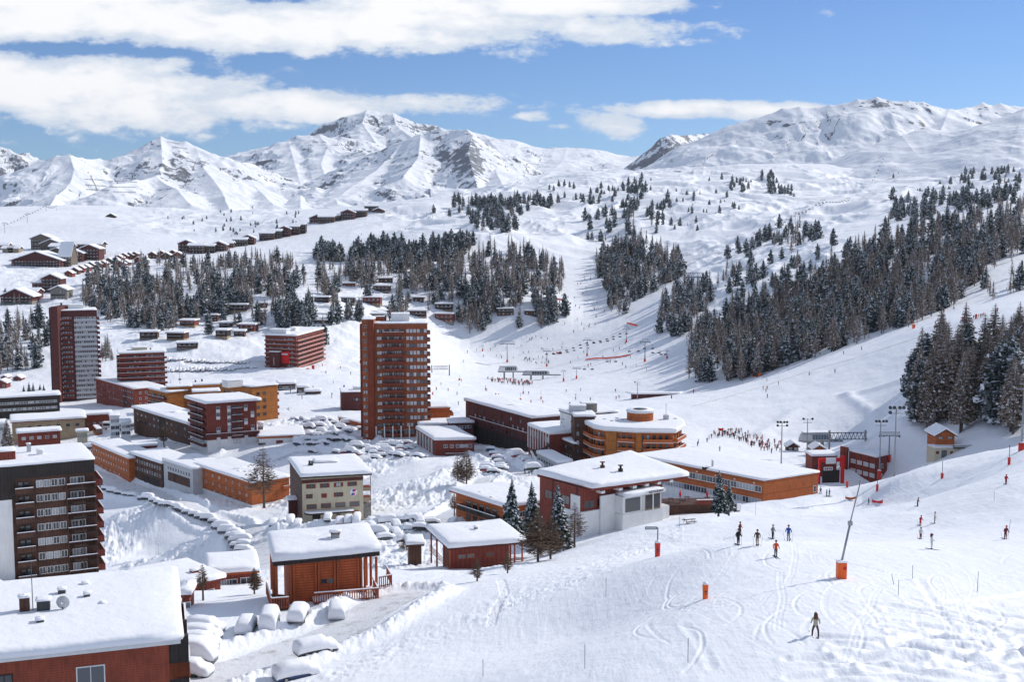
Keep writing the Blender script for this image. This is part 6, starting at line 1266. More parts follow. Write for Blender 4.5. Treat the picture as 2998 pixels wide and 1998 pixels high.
# stands of trees: outline of the trunks' feet, count, share of pines, height range, wording
stands = [
    ([(245, 905), (240, 850), (300, 805), (420, 785), (560, 775), (700, 765), (800, 758), (890, 795), (905, 835), (850, 875), (800, 905), (700, 905), (560, 895), (440, 930), (330, 945)], 460, .22, 13, 18, 'in the dense left wood behind the towers'),
    ([(300, 940), (450, 930), (700, 905), (900, 900), (960, 1000), (940, 1040), (800, 960), (600, 990), (480, 985), (330, 960)], 170, .45, 12, 17, 'among the wood chalets below the dense left wood'),
    ([(920, 768), (935, 735), (1000, 745), (1100, 740), (1250, 742), (1380, 720), (1420, 740), (1250, 775), (1100, 770), (1000, 775)], 190, .92, 13, 18, 'in the dark upper rim of the centre wood'),
    ([(930, 800), (1100, 790), (1300, 780), (1480, 740), (1590, 770), (1650, 805), (1650, 850), (1620, 880), (1500, 870), (1400, 885), (1300, 870), (1200, 870), (1100, 850), (1000, 860), (930, 880)], 480, .20, 13, 19, 'in the broad centre wood'),
    ([(960, 880), (1200, 875), (1400, 890), (1600, 880), (1670, 930), (1600, 965), (1480, 965), (1360, 985), (1260, 960), (1050, 960), (960, 960)], 140, .40, 12, 18, 'thinly spread below the centre wood'),
    ([(1250, 640), (1330, 610), (1460, 600), (1500, 640), (1520, 690), (1400, 690), (1360, 650)], 75, .75, 12, 17, 'on the upper piste bank above the centre wood'),
    ([(1370, 630), (1450, 610), (1560, 600), (1640, 590), (1640, 620), (1560, 640), (1480, 660)], 70, .85, 12, 17, 'on the bank between the snowy humps'),
    ([(1740, 795), (1770, 745), (1830, 715), (1900, 725), (1990, 765), (1995, 810), (1925, 855), (1850, 885), (1785, 875)], 270, .35, 13, 19, 'in the round central clump beside the piste'),
    ([(1780, 880), (1860, 880), (1830, 925), (1790, 925)], 16, .2, 11, 15, 'in the tail below the round clump'),
    ([(1840, 540), (1880, 530), (1905, 560), (1880, 610), (1850, 640), (1835, 600)], 34, .9, 12, 16, 'in the narrow clump on the humps'),
    ([(1600, 560), (1700, 545), (1840, 540), (1800, 600), (1700, 610), (1620, 600)], 34, .9, 8, 13, 'scattered over the snowy humps'),
    ([(1720, 610), (1960, 600), (2000, 680), (1930, 720), (1780, 700), (1700, 700)], 62, .75, 10, 16, 'scattered below the snowy humps'),
    ([(1900, 540), (2200, 520), (2200, 640), (2000, 700), (1920, 640)], 46, .85, 5, 10, 'lone on the open humps'),
    ([(2225, 530), (2250, 515), (2300, 560), (2350, 580), (2330, 592), (2260, 590), (2235, 560)], 36, .95, 10, 15, 'in the dark clump under the right ridge'),
    ([(2100, 545), (2200, 545), (2220, 570), (2150, 580)], 20, .9, 9, 12, 'left of the dark clump under the right ridge'),
    ([(2100, 760), (2240, 700), (2340, 665), (2400, 690), (2400, 720), (2250, 740), (2130, 780)], 46, .8, 11, 15, 'along the knoll crest in the middle right'),
    ([(2100, 800), (2400, 740), (2560, 700), (2500, 760), (2300, 850), (2100, 900)], 60, .6, 9, 14, 'sparse on the open knolls in the middle right'),
    ([(1920, 980), (1930, 900), (2010, 840), (2100, 880), (2060, 930), (2000, 990)], 75, .45, 13, 17, 'around the big pylon left of the right forest'),
    ([(2015, 1125), (2010, 1040), (2060, 970), (2200, 910), (2350, 860), (2500, 770), (2600, 700), (2750, 670), (2900, 640), (3040, 610), (3040, 720), (2900, 800), (2800, 890), (2700, 945), (2500, 1010), (2350, 1060), (2200, 1112), (2100, 1132)], 980, .30, 14, 20, 'in the great right forest'),
    ([(2560, 620), (2700, 570), (2850, 520), (2990, 480), (3010, 600), (2850, 620), (2700, 650), (2600, 660)], 160, .92, 10, 15, 'on the high slope above the right forest'),
    ([(2850, 830), (2998, 800), (2998, 870), (2900, 880)], 12, .5, 10, 14, 'loosely grouped at the right edge below the forest'),
    ([(2655, 1262), (2660, 1130), (2700, 1060), (2740, 1050), (2800, 1110), (2840, 1090), (2998, 1060), (3020, 1270), (2900, 1285), (2780, 1262), (2700, 1285)], 60, .22, 19, 25, 'in the clump by the lift hut'),
    ([(0, 1100), (0, 990), (60, 960), (140, 960), (150, 1040), (100, 1110)], 46, .35, 13, 18, 'on the shaded bank at the left edge'),
    ([(10, 880), (60, 870), (60, 900), (10, 900)], 5, .4, 10, 13, 'beside the left edge chalets'),
    ([(480, 640), (700, 625), (880, 630), (900, 700), (750, 700), (560, 690)], 46, .9, 3.5, 7, 'small and alone on the far left hill'),
    ([(2500, 470), (2700, 430), (2990, 400), (2990, 480), (2800, 500), (2600, 560)], 34, .95, 5, 9, 'dotted over the high right spur'),
]
rr = random.Random(77); cand = []
for si, (P, n, pf, h0, h1, wd) in enumerate(stands):
    xs = [p[0] for p in P]; ys = [p[1] for p in P]; k = 0; tr = 0
    while k < n and tr < n * 30:
        tr += 1; x, y = rr.uniform(min(xs), max(xs)), rr.uniform(min(ys), max(ys))
        if not inpoly(x, y, P): continue
        if n > 100 and math.sin(x * .031 + si) * math.cos(y * .05 + si * 2) < -.72: continue
        if any(abs(x - w_[0]) < w_[3] * .75 and -8 < y - w_[1] < 42 for w_ in wood): continue
        if any(abs(x - r_[0]) < r_[2] * .6 and 0 < y - r_[1] < 16 for r_ in ridge): continue
        k += 1; X, Yv = hit(x, y); h = rr.uniform(h0, h1) * rr.uniform(.75, 1.1) * (1.18 if Yv > 800 else 1.08)
        kind = 'pine' if rr.random() < pf else 'larch'; cand.append((h / Yv, kind, X, Yv, h, si, x, y))
cand.sort(key=lambda c: -c[0])
protos = {}
for kind in ('pine', 'larch'):
    for v in range(6): protos[(kind, v)] = (crown_mesh(kind, 15.0, 200 + v * 7 + (50 if kind == 'pine' else 0), .95), trunk_mb(15.0, .26, 5).mesh('trunk', True))
    for v in range(3): protos[(kind, 'hi%d' % v)] = (crown_mesh(kind, 15.0, 300 + v * 7, 3.0), trunk_mb(15.0, .26, 7).mesh('trunk', True))
cnt = {'pine': 0, 'larch': 0}; rest = {'pine': [], 'larch': []}
for (s_, kind, X, Yv, h, si, tx, ty) in cand:
    wd = stands[si][5]
    if cnt[kind] >= 285: rest[kind].append((X, Yv, h)); continue
    cnt[kind] += 1; v = rr.randrange(6) if Yv > 480 else 'hi%d' % rr.randrange(3); cm, tm = protos[(kind, v)]
    wd = stands[si][5]
    Pp = stands[si][0]; x0_, x1_ = min(q[0] for q in Pp), max(q[0] for q in Pp); fx = (tx - x0_) / (x1_ - x0_)
    sec = ('far left part', 'left part', 'middle', 'right part', 'far right part')[min(4, int(fx * 5))]; same = [q for q in Pp if abs(q[0] - tx) < (x1_ - x0_) * .3] or Pp; ylo, yhi = min(q[1] for q in same), max(q[1] for q in same); row = ('upper', 'inner', 'front')[max(0, min(2, int((ty - ylo) / (yhi - ylo + 1) * 3)))]
    wd = wd + ', ' + row + ' ' + sec
    size = 'tall ' if h > 19 else 'short ' if h < 14 else ''
    lab = size + ('dark snowy pine ' if kind == 'pine' else 'grey brown larch ') + wd
    if len(lab.split()) > 16: lab = lab.replace(' part', '').replace('tall ', '').replace('short ', '')
    tree_at(kind, Vector((X, Yv, float(gz(X, Yv)) - .2)), 15, lab, 'pine' if kind == 'pine' else 'larch', ('pines ' if kind == 'pine' else 'larches ') + wd, cnt[kind], me=cm, tm=tm, sc_=h / 15)
def far_stand(kind, items, name):
    src = [crown_arrays(kind, 15.0, 400 + v, .62, 1.5) for v in range(5)]; VV = []; LI = []; tot = []; mats = []; off = 0
    pre = [(V, np.concatenate([np.array(f) for f in Fc]), np.array([len(f) for f in Fc]), np.array(Ms)) for V, Fc, Ms in src]
    for (X, Yv, h) in items:
        V, li, ln, Ms = pre[rr.randrange(5)]; a = rr.uniform(0, 6.28); ca, sa = math.cos(a), math.sin(a); s = h / 15; g = float(gz(X, Yv)) - .2
        VV.append(np.stack([(V[:, 0] * ca - V[:, 1] * sa) * s + X, (V[:, 0] * sa + V[:, 1] * ca) * s + Yv, V[:, 2] * s + g], -1)); LI.append(li + off); tot.append(ln); mats.append(Ms); off += len(V)
        r = .25 * s; VV.append(np.array([[X - r, Yv - r, g - 2], [X + r, Yv - r, g - 2], [X, Yv, g + h * .95]])); LI.append(np.array([off, off + 1, off + 2])); tot.append(np.array([3])); mats.append(np.array([2])); off += 3
    V = np.concatenate(VV).astype(np.float32); me = bpy.data.meshes.new(name); me.vertices.add(len(V)); me.vertices.foreach_set('co', V.ravel())
    li = np.concatenate(LI).astype(np.int32); ln = np.concatenate(tot).astype(np.int32); me.loops.add(len(li)); me.loops.foreach_set('vertex_index', li)
    me.polygons.add(len(ln)); me.polygons.foreach_set('loop_start', np.concatenate([[0], np.cumsum(ln)[:-1]]).astype(np.int32)); me.polygons.foreach_set('loop_total', ln)
    for mm in ((NEEDLE if kind == 'pine' else TWIG), SNOWB, BARK): me.materials.append(mm)
    me.polygons.foreach_set('material_index', np.concatenate(mats).astype(np.int32)); me.update(calc_edges=True)
    o = bpy.data.objects.new(name, me); COL.objects.link(o)
    tag(o, 'farther dark snow dusted pines filling the woods' if kind == 'pine' else 'farther grey brown larches filling the woods', 'wood', kind='stuff')
for kind in ('pine', 'larch'):
    if rest[kind]: far_stand(kind, rest[kind], 'pine_wood' if kind == 'pine' else 'larch_wood')
print('trees', len(cand), cnt, {k: len(v) for k, v in rest.items()})
# ================================================================== snowed-in cars
def loft(sections, m, mb=None, cap=True):
    """sections: list of closed rings (equal count)"""
    mb = mb or MB(); mi = mb.mi(m); i0 = len(mb.v); n = len(sections[0])
    for s in sections: mb.v += [tuple(p) for p in s]
    for k in range(len(sections) - 1):
        for j in range(n): a, b = i0 + k * n + j, i0 + k * n + (j + 1) % n; mb.f.append((a, b, b + n, a + n)); mb.m.append(mi)
    if cap: mb.f.append(tuple(i0 + j for j in range(n))[::-1]); mb.m.append(mi); e = i0 + (len(sections) - 1) * n; mb.f.append(tuple(e + j for j in range(n))); mb.m.append(mi)
    return mb
def dome_ring(x, w, z0, z1, n=11, p=.55):
    return [Vector((x, -w * math.copysign(abs(math.cos(math.pi * j / (n - 1))) ** p, math.cos(math.pi * j / (n - 1))), z0 + (z1 - z0) * abs(math.sin(math.pi * j / (n - 1))) ** p)) for j in range(n)]
CARC = [paint('car_paint_' + n_, c, rough=.35, var=.03, spec=.6) for n_, c in (('silver', (.32, .33, .35)), ('black', (.02, .02, .025)), ('red', (.35, .02, .02)), ('blue', (.03, .06, .16)), ('grey', (.12, .13, .14)), ('green', (.02, .07, .05)))]
RUBBER = paint('tyre', (.02, .02, .02), var=.1); LAMPR = paint('tail_lamp', (.45, .02, .02), rough=.3, var=.02)
def car_meshes(style, seed):
    """style: body heights along the length; returns meshes for snow, body, glass, wheel, lamp"""
    rr = random.Random(seed); van = style == 'van'; L = 4.9 if van else 4.1; H = 2.1 if van else 1.42
    xs = [-.5, -.47, -.36, -.30, -.12, .06, .20, .30, .44, .5]
    hz = [.60, .88, .92, .97, 1.0, 1.0, .96, .70, .62, .40] if not van else [.55, .95, 1, 1, 1, 1, 1, .92, .6, .4]
    wz = [.78, .84, .86, .86, .86, .86, .85, .85, .84, .74]
    t = rr.uniform(.28, .5)
    snow = loft([dome_ring(x * (L + .1), w_ + .06 + rr.uniform(-.02, .04), H * h * (.70 if seed < 10 and seed != 3 else .45) if 0 < i < 8 else (.62 if seed < 10 else .42), H * h + t * rr.uniform(.8, 1.15), 13, .5) for i, (x, h, w_) in enumerate(zip(xs, hz, wz))], M_ROOF).mesh('snow_cover', True)
    body = loft([dome_ring(x * L, w_, .22, H * (h * .62 if not van else h * .9), 11, .35) for x, h, w_ in zip(xs, hz, wz)], CARC[0])
    gl = MB()
    for s in (-1, 1):
        gl.poly([(-L * .30, s * .845, H * .62), (L * .20, s * .845, H * .62), (L * .12, s * .80, H * .95), (-L * .26, s * .80, H * .95)][::s], GLD)
    gl.poly([(L * .20, -.7, H * .64), (L * .20, .7, H * .64), (L * .13, .62, H * .96), (L * .13, -.62, H * .96)], GLD); gl.poly([(-L * .44, .7, H * .62), (-L * .44, -.7, H * .62), (-L * .38, -.62, H * .92), (-L * .38, .62, H * .92)], GLD)
    wh = MB(); wh.tube([(0, -.11, 0), (0, .11, 0)], .31, RUBBER, 14); wh.tube([(0, -.12, 0), (0, .12, 0)], .18, METAL, 10)
    lp = MB(); lp.box((0, 0, 0), (.08, .22, .2), LAMPR)
    bodies = []
    for c in CARC:
        b2 = body.mesh('body', True); b2.materials.clear(); b2.materials.append(c); bodies.append(b2)
    return dict(snow=snow, bodies=bodies, glass=gl.mesh('windows'), wheel=wh.mesh('wheel'), lamp=lp.mesh('tail_lamp'), L=L)
CM = [car_meshes('car', 1), car_meshes('car', 2), car_meshes('van', 3), car_meshes('car', 4), car_meshes('car', 5)]
DEEP = [car_meshes('car', 13), car_meshes('car', 14), car_meshes('car', 17)]
def add_car(p, rz, label, group, rv, near=False, sink=.12, name='parked_car', buried=False):
    cm = DEEP[rv % 3] if near and rv % 5 != 2 else CM[rv % len(CM)]; r = empty(name, p - UZ * sink, label, 'van' if rv % len(CM) == 2 else 'car', group, rz)
    def ch(me, nm, loc=(0, 0, 0)): o = bpy.data.objects.new(nm, me); COL.objects.link(o); o.parent = r; o.location = loc; return o
    ch(cm['snow'], 'snow_cover'); ch(cm['bodies'][(rv * 7 + 3) % 6], 'body')
    if not buried: ch(cm['glass'], 'windows')
    if near or not buried:
        for x in (-.3, .3):
            for y in (-.78, .78): ch(cm['wheel'], 'wheel', (x * cm['L'], y, .31))
    if near:
        for y in (-.6, .6): ch(cm['lamp'], 'tail_lamp', (-cm['L'] * .495, y, .75))
    r.rotation_euler[2] = rz; return r
def gp(px, py, ymin=40): return on(px, py, ymin)
for i, (x, y, rz, lab) in enumerate(((600, 1850, -.25, 'topmost and longest, black sills showing'), (590, 1873, -.2, 'second from the top, with rounded hood'), (584, 1899, -.2, 'third from the top, thickly covered'), (572, 1926, -.15, 'fourth from the top, squat'), (560, 1952, -.1, 'fifth from the top, half hidden by the block'), (556, 1980, -.1, 'lowest, cut by the block wall'))):
    add_car(gp(x, y), rz, 'snow buried car beside the nearest block, ' + lab, 'cars buried beside the nearest block', i + 3, True)
for x, y, rz, rv, lab in ((722, 1848, 1.62, 0, 'small snow capped car with two red lamps, leftmost below the log chalet'), (790, 1845, 1.66, 2, 'tall snow loaded van second from the left below the log chalet'), (874, 1832, 1.58, 1, 'round snow capped car with dark bumper, third from the left below the log chalet'), (987, 1806, 1.70, 3, 'lone snow mound car right of the others under the balustrade'),
                           (925, 1932, .55, 4, 'rounded snow covered car on the road edge at the foot of the smooth slope'), (868, 1985, .5, 0, 'lowest snow covered car on the road edge, cut by the picture bottom')):
    add_car(gp(x, y), rz, lab, None, rv, True)
rowc = [(296, 1433), (314, 1441), (332, 1447), (352, 1450), (374, 1455), (392, 1458), (420, 1469), (436, 1473), (455, 1477), (470, 1483), (484, 1489), (500, 1493), (517, 1498), (535, 1500), (553, 1506), (573, 1514), (590, 1519), (611, 1527), (630, 1534), (650, 1539), (664, 1547), (680, 1556), (668, 1566), (690, 1566), (684, 1578), (700, 1578), (695, 1592), (712, 1592), (700, 1606), (718, 1606), (715, 1618), (640, 1548), (655, 1560)]
for i, (x, y) in enumerate(rowc): add_car(gp(x, y), -.35 if i < 14 else -.15, 'snow covered car in the row along the top of the shaded bank', 'cars along the shaded bank', i * 3 + 1, False, sink=.15)
rr = random.Random(31)
lot = []
for r_ in range(7):
    for c_ in range(11):
        x = 868 + c_ * 18.5 + r_ * 2 + rr.uniform(-4, 4); y = 1238 + r_ * 14.5 + rr.uniform(-3, 3) + c_ * .9
        if x < 1058 and rr.random() < .66: lot.append((x, y))
for i, (x, y) in enumerate(lot): add_car(gp(x, y), rr.uniform(-.9, .5), 'snow heaped car in the crowded car park left of the central tower', 'cars in the tower car park', rr.randrange(50), sink=rr.uniform(.05, .4), buried=rr.random() < .2)
lot = [(rr.uniform(1060, 1215), rr.uniform(1305, 1345)) for _ in range(26)] + [(rr.uniform(1210, 1260), rr.uniform(1330, 1350)) for _ in range(3)]
for x, y in lot: add_car(gp(x, y), rr.uniform(-.6, .4), 'snow heaped car in front of the tower pillars', 'cars in front of the tower pillars', rr.randrange(50), sink=.25, buried=rr.random() < .2)
for i, (x, y) in enumerate(((1440, 1322), (1450, 1334), (1458, 1346), (1464, 1358), (1468, 1370), (1470, 1382), (1430, 1372), (1425, 1386), (1446, 1392))): add_car(gp(x, y), -.1, 'snow capped car in the left row of the lane by the brick building', 'cars in the left row of the lane', i * 5, sink=.1)
for i, (x, y) in enumerate(((1512, 1336), (1524, 1345), (1535, 1353), (1546, 1361), (1558, 1369), (1570, 1376), (1583, 1382), (1596, 1388), (1500, 1330), (1515, 1352), (1560, 1385))): add_car(gp(x, y), .35, 'snow buried car in the right row of the lane by the pale kiosk', 'cars in the right row of the lane', i * 3 + 2, sink=.2, buried=True)
for i, (x, y) in enumerate(((1090, 1540), (1112, 1532), (1136, 1534), (1160, 1548), (1185, 1530), (1212, 1526), (1228, 1545), (1105, 1585), (1130, 1590), (1160, 1580), (1210, 1560), (1190, 1600), (1090, 1568), (1236, 1570), (1262, 1536))): add_car(gp(x, y), (-1.3, -.2, .3)[i % 3], 'snow clogged car in the lot between the cream hotel and the square chalet', 'cars in the lot behind the log chalet', i * 3 + 1, sink=.15, buried=i % 3 == 0)
for i, (x, y) in enumerate(((800, 1552), (826, 1540), (850, 1543), (872, 1548), (960, 1545), (995, 1547), (1020, 1546), (1045, 1545))): add_car(gp(x, y), -1.5, 'white mound of a buried car at the foot of the cream hotel', 'cars at the foot of the cream hotel', i, sink=.2, buried=True)
k = 0
for r_, (y0, n_) in enumerate(((1058, 22), (1088, 24), (1092, 18))):
    for c_ in range(n_):
        x = 495 + c_ * 11 + rr.uniform(-2, 2); y = y0 + (c_ * .5 if r_ == 0 else -c_ * .25) + rr.uniform(-1.5, 1.5); k += 1
        add_car(gp(x, y), rr.uniform(-1.7, -1.3), 'tiny snow domed car in the long far rows left of the red hotel', 'cars in the long far rows', rr.randrange(50), sink=.2, buried=True)
for i, (x, y) in enumerate(((152, 1322), (170, 1318), (238, 1322), (260, 1318), (283, 1334), (200, 1330))): add_car(gp(x, y), .1 * i, 'snow capped car in the village street behind the tall dark block', 'cars in the village street', i * 2 + 1, sink=.1)
# coaches at the stop
def coach(px, py, rz, label, c1, L=10.5):
    p = gp(px, py); r = empty('coach', p, label, 'coach', None, rz); m = MB(); m.box((0, 0, 1.75), (L, 2.5, 2.7), c1); b = bpy.data.objects.new('body', m.mesh('body')); COL.objects.link(b); b.parent = r
    for nm, f in (('windows', lambda q: [q.box((0, s * 1.26, 2.25), (L * .92, .04, .95), GLD) for s in (-1, 1)] + [q.box((s * (L / 2 + .01), 0, 2.1), (.04, 2.1, 1.3), GLD) for s in (-1, 1)]), ('snow', lambda q: snow_cap([(-L / 2, -1.2, 3.105), (L / 2, -1.2, 3.105), (L / 2, 1.2, 3.105), (-L / 2, 1.2, 3.105)], .35, 4, over=.05, name_mb=q))):
        m = MB(); f(m); o = bpy.data.objects.new(nm, m.mesh(nm)); COL.objects.link(o); o.parent = r
    for x in (-.32, .3):
        for y in (-1.1, 1.1): m = MB(); m.tube([(x * L, y - .15, .5), (x * L, y + .15, .5)], .5, RUBBER, 14); o = bpy.data.objects.new('wheel', m.mesh('wheel')); COL.objects.link(o); o.parent = r
coach(286, 1272, -1.1, 'orange striped coach seen end on at the bus stop', ORANGE); coach(332, 1258, .05, 'white coach behind the bus stop below the glass pavilion', WHITE, 9); coach(378, 1266, .12, 'long pale coach at the right of the bus stop', PALE)
# ================================================================== people
def skin_body(joints, edges, mats_fn, sub=1):
    me = bpy.data.meshes.new('body'); me.from_pydata([j[0] for j in joints], edges, [])
    o = bpy.data.objects.new('tmp', me); COL.objects.link(o); md = o.modifiers.new('s', 'SKIN'); md.use_smooth_shade = True
    for v, j in zip(me.skin_vertices[0].data, joints): v.radius = (j[1], j[2] if len(j) > 2 else j[1])
    me.skin_vertices[0].data[0].use_root = True
    sm = o.modifiers.new('u', 'SUBSURF'); sm.levels = sub; sm.render_levels = sub
    dg = bpy.context.evaluated_depsgraph_get(); r = bpy.data.meshes.new_from_object(o.evaluated_get(dg)); bpy.data.objects.remove(o)
    return r
def jk(name, c): return paint('cloth_' + name, c, var=.08, rough=.8)
CL = {n_: jk(n_, c) for n_, c in dict(black=(.012, .012, .015), red=(.45, .02, .02), orange=(.65, .07, .015), blue=(.02, .07, .30), grey=(.16, .16, .17), brown=(.10, .045, .03), cream=(.42, .36, .27), white=(.55, .55, .55), navy=(.02, .025, .06), maroon=(.14, .015, .02), beige=(.30, .24, .18), green=(.03, .12, .07)).items()}
SKIN = paint('skin', (.48, .25, .17), var=.05, rough=.6); HAIR = paint('hair_brown', (.10, .04, .02), var=.2)
def person_meshes(coat, legs, hat, pose='stand', hip=0.0):
    """one continuous body facing -Y (towards the camera) or away; feet at z=0"""
    st = {'stand': .10, 'wide': .22, 'lean': .13}[pose]; ln = .14 if pose == 'lean' else 0.02
    J = [((0, 0, .92), .155, .12), ((0, -ln * .3, 1.12), .15, .115), ((0, -ln * .7, 1.33), .19, .125), ((0, -ln, 1.46), .085, .08), ((0, -ln - .01, 1.55), .075, .08), ((0, -ln - .02, 1.66), .095, .11), ((0, -ln - .02, 1.74), .07, .085),
         ((-.09, 0, .86), .10), ((-st * .9, -.03, .48), .075), ((-st, .02, .10), .058), ((-st, -.10, .05), .055), ((.09, 0, .86), .10), ((st * .9, -.03, .48), .075), ((st, .02, .10), .058), ((st, -.10, .05), .055),
         ((-.20, -ln * .8, 1.38), .075), ((-.29, -ln * .5 + .02, 1.14), .06), ((-.30, -ln - .14, .98), .045), ((-.30, -ln - .20, .93), .045), ((.20, -ln * .8, 1.38), .075), ((.29, -ln * .5 + .02, 1.14), .06), ((.30, -ln - .14, .98), .045), ((.30, -ln - .20, .93), .045)]
    E = [(0, 1), (1, 2), (2, 3), (3, 4), (4, 5), (5, 6), (0, 7), (7, 8), (8, 9), (9, 10), (0, 11), (11, 12), (12, 13), (13, 14), (2, 15), (15, 16), (16, 17), (17, 18), (2, 19), (19, 20), (20, 21), (21, 22)]
    me = skin_body(J, E, None)
    for m_ in (coat, legs, CL['black'], SKIN): me.materials.append(m_)
    idx = []
    for p in me.polygons:
        c = p.center
        if c.z < .13: i = 2
        elif c.z > 1.50: i = 3
        elif abs(c.x) > .22 and c.z < .985: i = 2
        elif c.z < .90: i = 1
        else: i = 0
        idx.append(i)
    me.polygons.foreach_set('material_index', idx); me.update()
    h = MB(); ring = []
    for z, r in ((1.66, .118), (1.71, .122), (1.77, .10), (1.81, .05), (1.825, .008)): ring.append([Vector((math.cos(a) * r, -ln - .02 + math.sin(a) * r * 1.12, z)) for a in [i * math.pi / 5 for i in range(10)]])
    hm = loft(ring, hat, h).mesh('hat', True)
    return me, hm
def ski_mesh():
    m = MB(); m.frame_box(Vector((0, 0, 0)), Vector((1, 0, 0)), UZ, Vector((0, -1, 0)), -.04, .04, 0.0, .03, -.75, .78, CL['navy']); m.poly([(-.04, -.78, .03), (.04, -.78, .03), (.02, -.95, .12), (-.02, -.95, .12)], CL['navy']); return m.mesh('ski')
def pole_mesh(): m = MB(); m.tube([(0, 0, 1.0), (0, 0, 0)], .014, METAL, 5); m.tube([(0, 0, .08), (0, 0, .10)], .05, CL['black'], 8); return m.mesh('ski_pole')
SKI, POLE = ski_mesh(), pole_mesh()
def person(px, py, hpx, coat, legs, hat, label, face=0.0, pose='stand', skis=True, poles=True, hair=False, group=None, ymin=40, Yf=None):
    p = gp(px, py, ymin); s = hpx / F * p.y / 1.80; s = max(.55, min(1.15, s))
    r = empty('person', p, label, 'person', group, face); me, hm = person_meshes(CL[coat], CL[legs], CL[hat], pose)
    def ch(m_, nm, loc=(0, 0, 0), rot=(0, 0, 0), par=r): o = bpy.data.objects.new(nm, m_); COL.objects.link(o); o.parent = par; o.location = Vector(loc) * (s if par is r else 1); o.scale = (s, s, s) if par is r else (1, 1, 1); o.rotation_euler = rot; return o
    ch(me, 'body'); ch(hm, 'hat')
    if hair:
        m = MB(); loft([[Vector((math.cos(a) * rx, .06 + math.sin(a) * ry, z)) for a in [i * math.pi / 5 for i in range(10)]] for z, rx, ry in ((1.32, .11, .06), (1.45, .16, .11), (1.6, .15, .13), (1.74, .13, .13), (1.81, .05, .05))], HAIR, m); ch(m.mesh('hair', True), 'hair')
    st = {'stand': .10, 'wide': .22, 'lean': .13}[pose]
    if skis:
        for x in (-st, st): ch(SKI, 'ski', (x, -.05, .01), (0, 0, x * .6))
    if poles:
        for x in (-.32, .32): ch(POLE, 'ski_pole', (x * 1.15, -.05, 0), (-.28, x * .5, 0))
    return r
person(2387, 1862, 76, 'cream', 'brown', 'brown', 'nearest skier with long brown hair, cream jacket and brown trousers, seen from behind', 3.0, 'wide', hair=True, poles=False)
person(2161, 1599, 51, 'black', 'black', 'black', 'skier all in black, front one of the overlapping pair at the left of the group', .4)
person(2166, 1572, 48, 'maroon', 'black', 'black', 'skier half hidden behind the all black skier', .8)
person(2217, 1601, 51, 'brown', 'beige', 'black', 'skier in brown jacket and beige trousers raising an arm', -.4)
person(2262, 1580, 50, 'grey', 'black', 'grey', 'skier in grey jacket and black trousers in the middle of the group', .7)
person(2308, 1586, 50, 'blue', 'beige', 'maroon', 'skier in blue jacket and pale trousers at the right of the group', 2.8)
person(2271, 1634, 53, 'orange', 'black', 'brown', 'skier in orange red jacket standing below the group', .1, poles=False)
person(2543, 1478, 22, 'grey', 'navy', 'brown', 'small skier in grey beside the red banner', .6, 'wide', poles=False)
person(2686, 1484, 28, 'maroon', 'black', 'black', 'skier in dark red jacket gliding above the other four', .8, 'lean')
person(2694, 1543, 33, 'red', 'red', 'maroon', 'skier dressed all in bright red', .5, 'lean')
person(2736, 1536, 36, 'cream', 'brown', 'brown', 'skier in cream coat right of the all red skier', 1.2, poles=False)
person(2695, 1581, 38, 'white', 'maroon', 'maroon', 'child skier in white top with dark sleeves below the all red skier', .3)
person(2727, 1610, 48, 'white', 'white', 'maroon', 'snowboarder in white overall with dark brown hair', .9, hair=True, poles=False)
person(2943, 1580, 44, 'maroon', 'maroon', 'red', 'skier in dark red at the right edge beside a tall pole', .3, 'lean')
person(2945, 1421, 32, 'red', 'maroon', 'black', 'lone skier in red high at the right edge below the red marker', .2)
for i, (x, y, c, f) in enumerate(((2402, 1448, 'grey', .5), (2420, 1455, 'navy', 1.0), (2428, 1453, 'blue', .8))):
    person(x, y, 22, c, 'black', c, ('child skier in grey just right of the long orange building', 'skier in navy crouching right of the long orange building', 'skier in blue behind the crouching navy skier')[i], f, 'wide', ymin=200)
# small distant people share a few meshes; each is its own object
def tiny_mesh(coat, legs, pose):
    me, hm = person_meshes(coat, legs, coat, pose)
    for m_ in (CL['navy'],): me.materials.append(m_)
    return me
PAL = [('black', 'black'), ('red', 'black'), ('navy', 'black'), ('maroon', 'black'), ('blue', 'navy'), ('red', 'navy'), ('grey', 'black'), ('orange', 'black'), ('black', 'grey'), ('cream', 'maroon')]
TM = [tiny_mesh(CL[a], CL[b], ('stand', 'wide', 'lean')[i % 3]) for i, (a, b) in enumerate(PAL)]
WORD = ['all in black', 'in red jacket', 'in navy jacket', 'in maroon jacket', 'in blue jacket', 'in red with navy trousers', 'in grey jacket', 'in orange jacket', 'in black with grey trousers', 'in cream jacket']
rr = random.Random(8); npeople = 0
def tiny(x, y, where, k=None, sc_=1.0, ymin=200):
    global npeople
    k = rr.randrange(len(TM)) if k is None else k; p = gp(x, y, ymin)
    o = bpy.data.objects.new('person', TM[k]); COL.objects.link(o); o.location = p; o.rotation_euler = (0, 0, rr.uniform(0, 6.28)); s = sc_ * rr.uniform(.98, 1.15); o.scale = (s, s, s)
    tag(o, 'distant skier %s %s' % (WORD[k], where), 'person', 'people ' + where); npeople += 1
def zone(P, n, where, ks=None, sc_=1.1, ymin=200):
    xs = [p[0] for p in P]; ys = [p[1] for p in P]; k = 0
    while k < n:
        x, y = rr.uniform(min(xs), max(xs)), rr.uniform(min(ys), max(ys))
        if inpoly(x, y, P): tiny(x, y, where, rr.choice(ks) if ks else None, sc_, ymin); k += 1
zone([(2085, 1275), (2150, 1262), (2230, 1285), (2285, 1305), (2285, 1330), (2250, 1330), (2200, 1312), (2150, 1290)], 92, 'crowding the queue before the right chairlift', (0, 1, 2, 3, 5, 0, 3), 1.0)
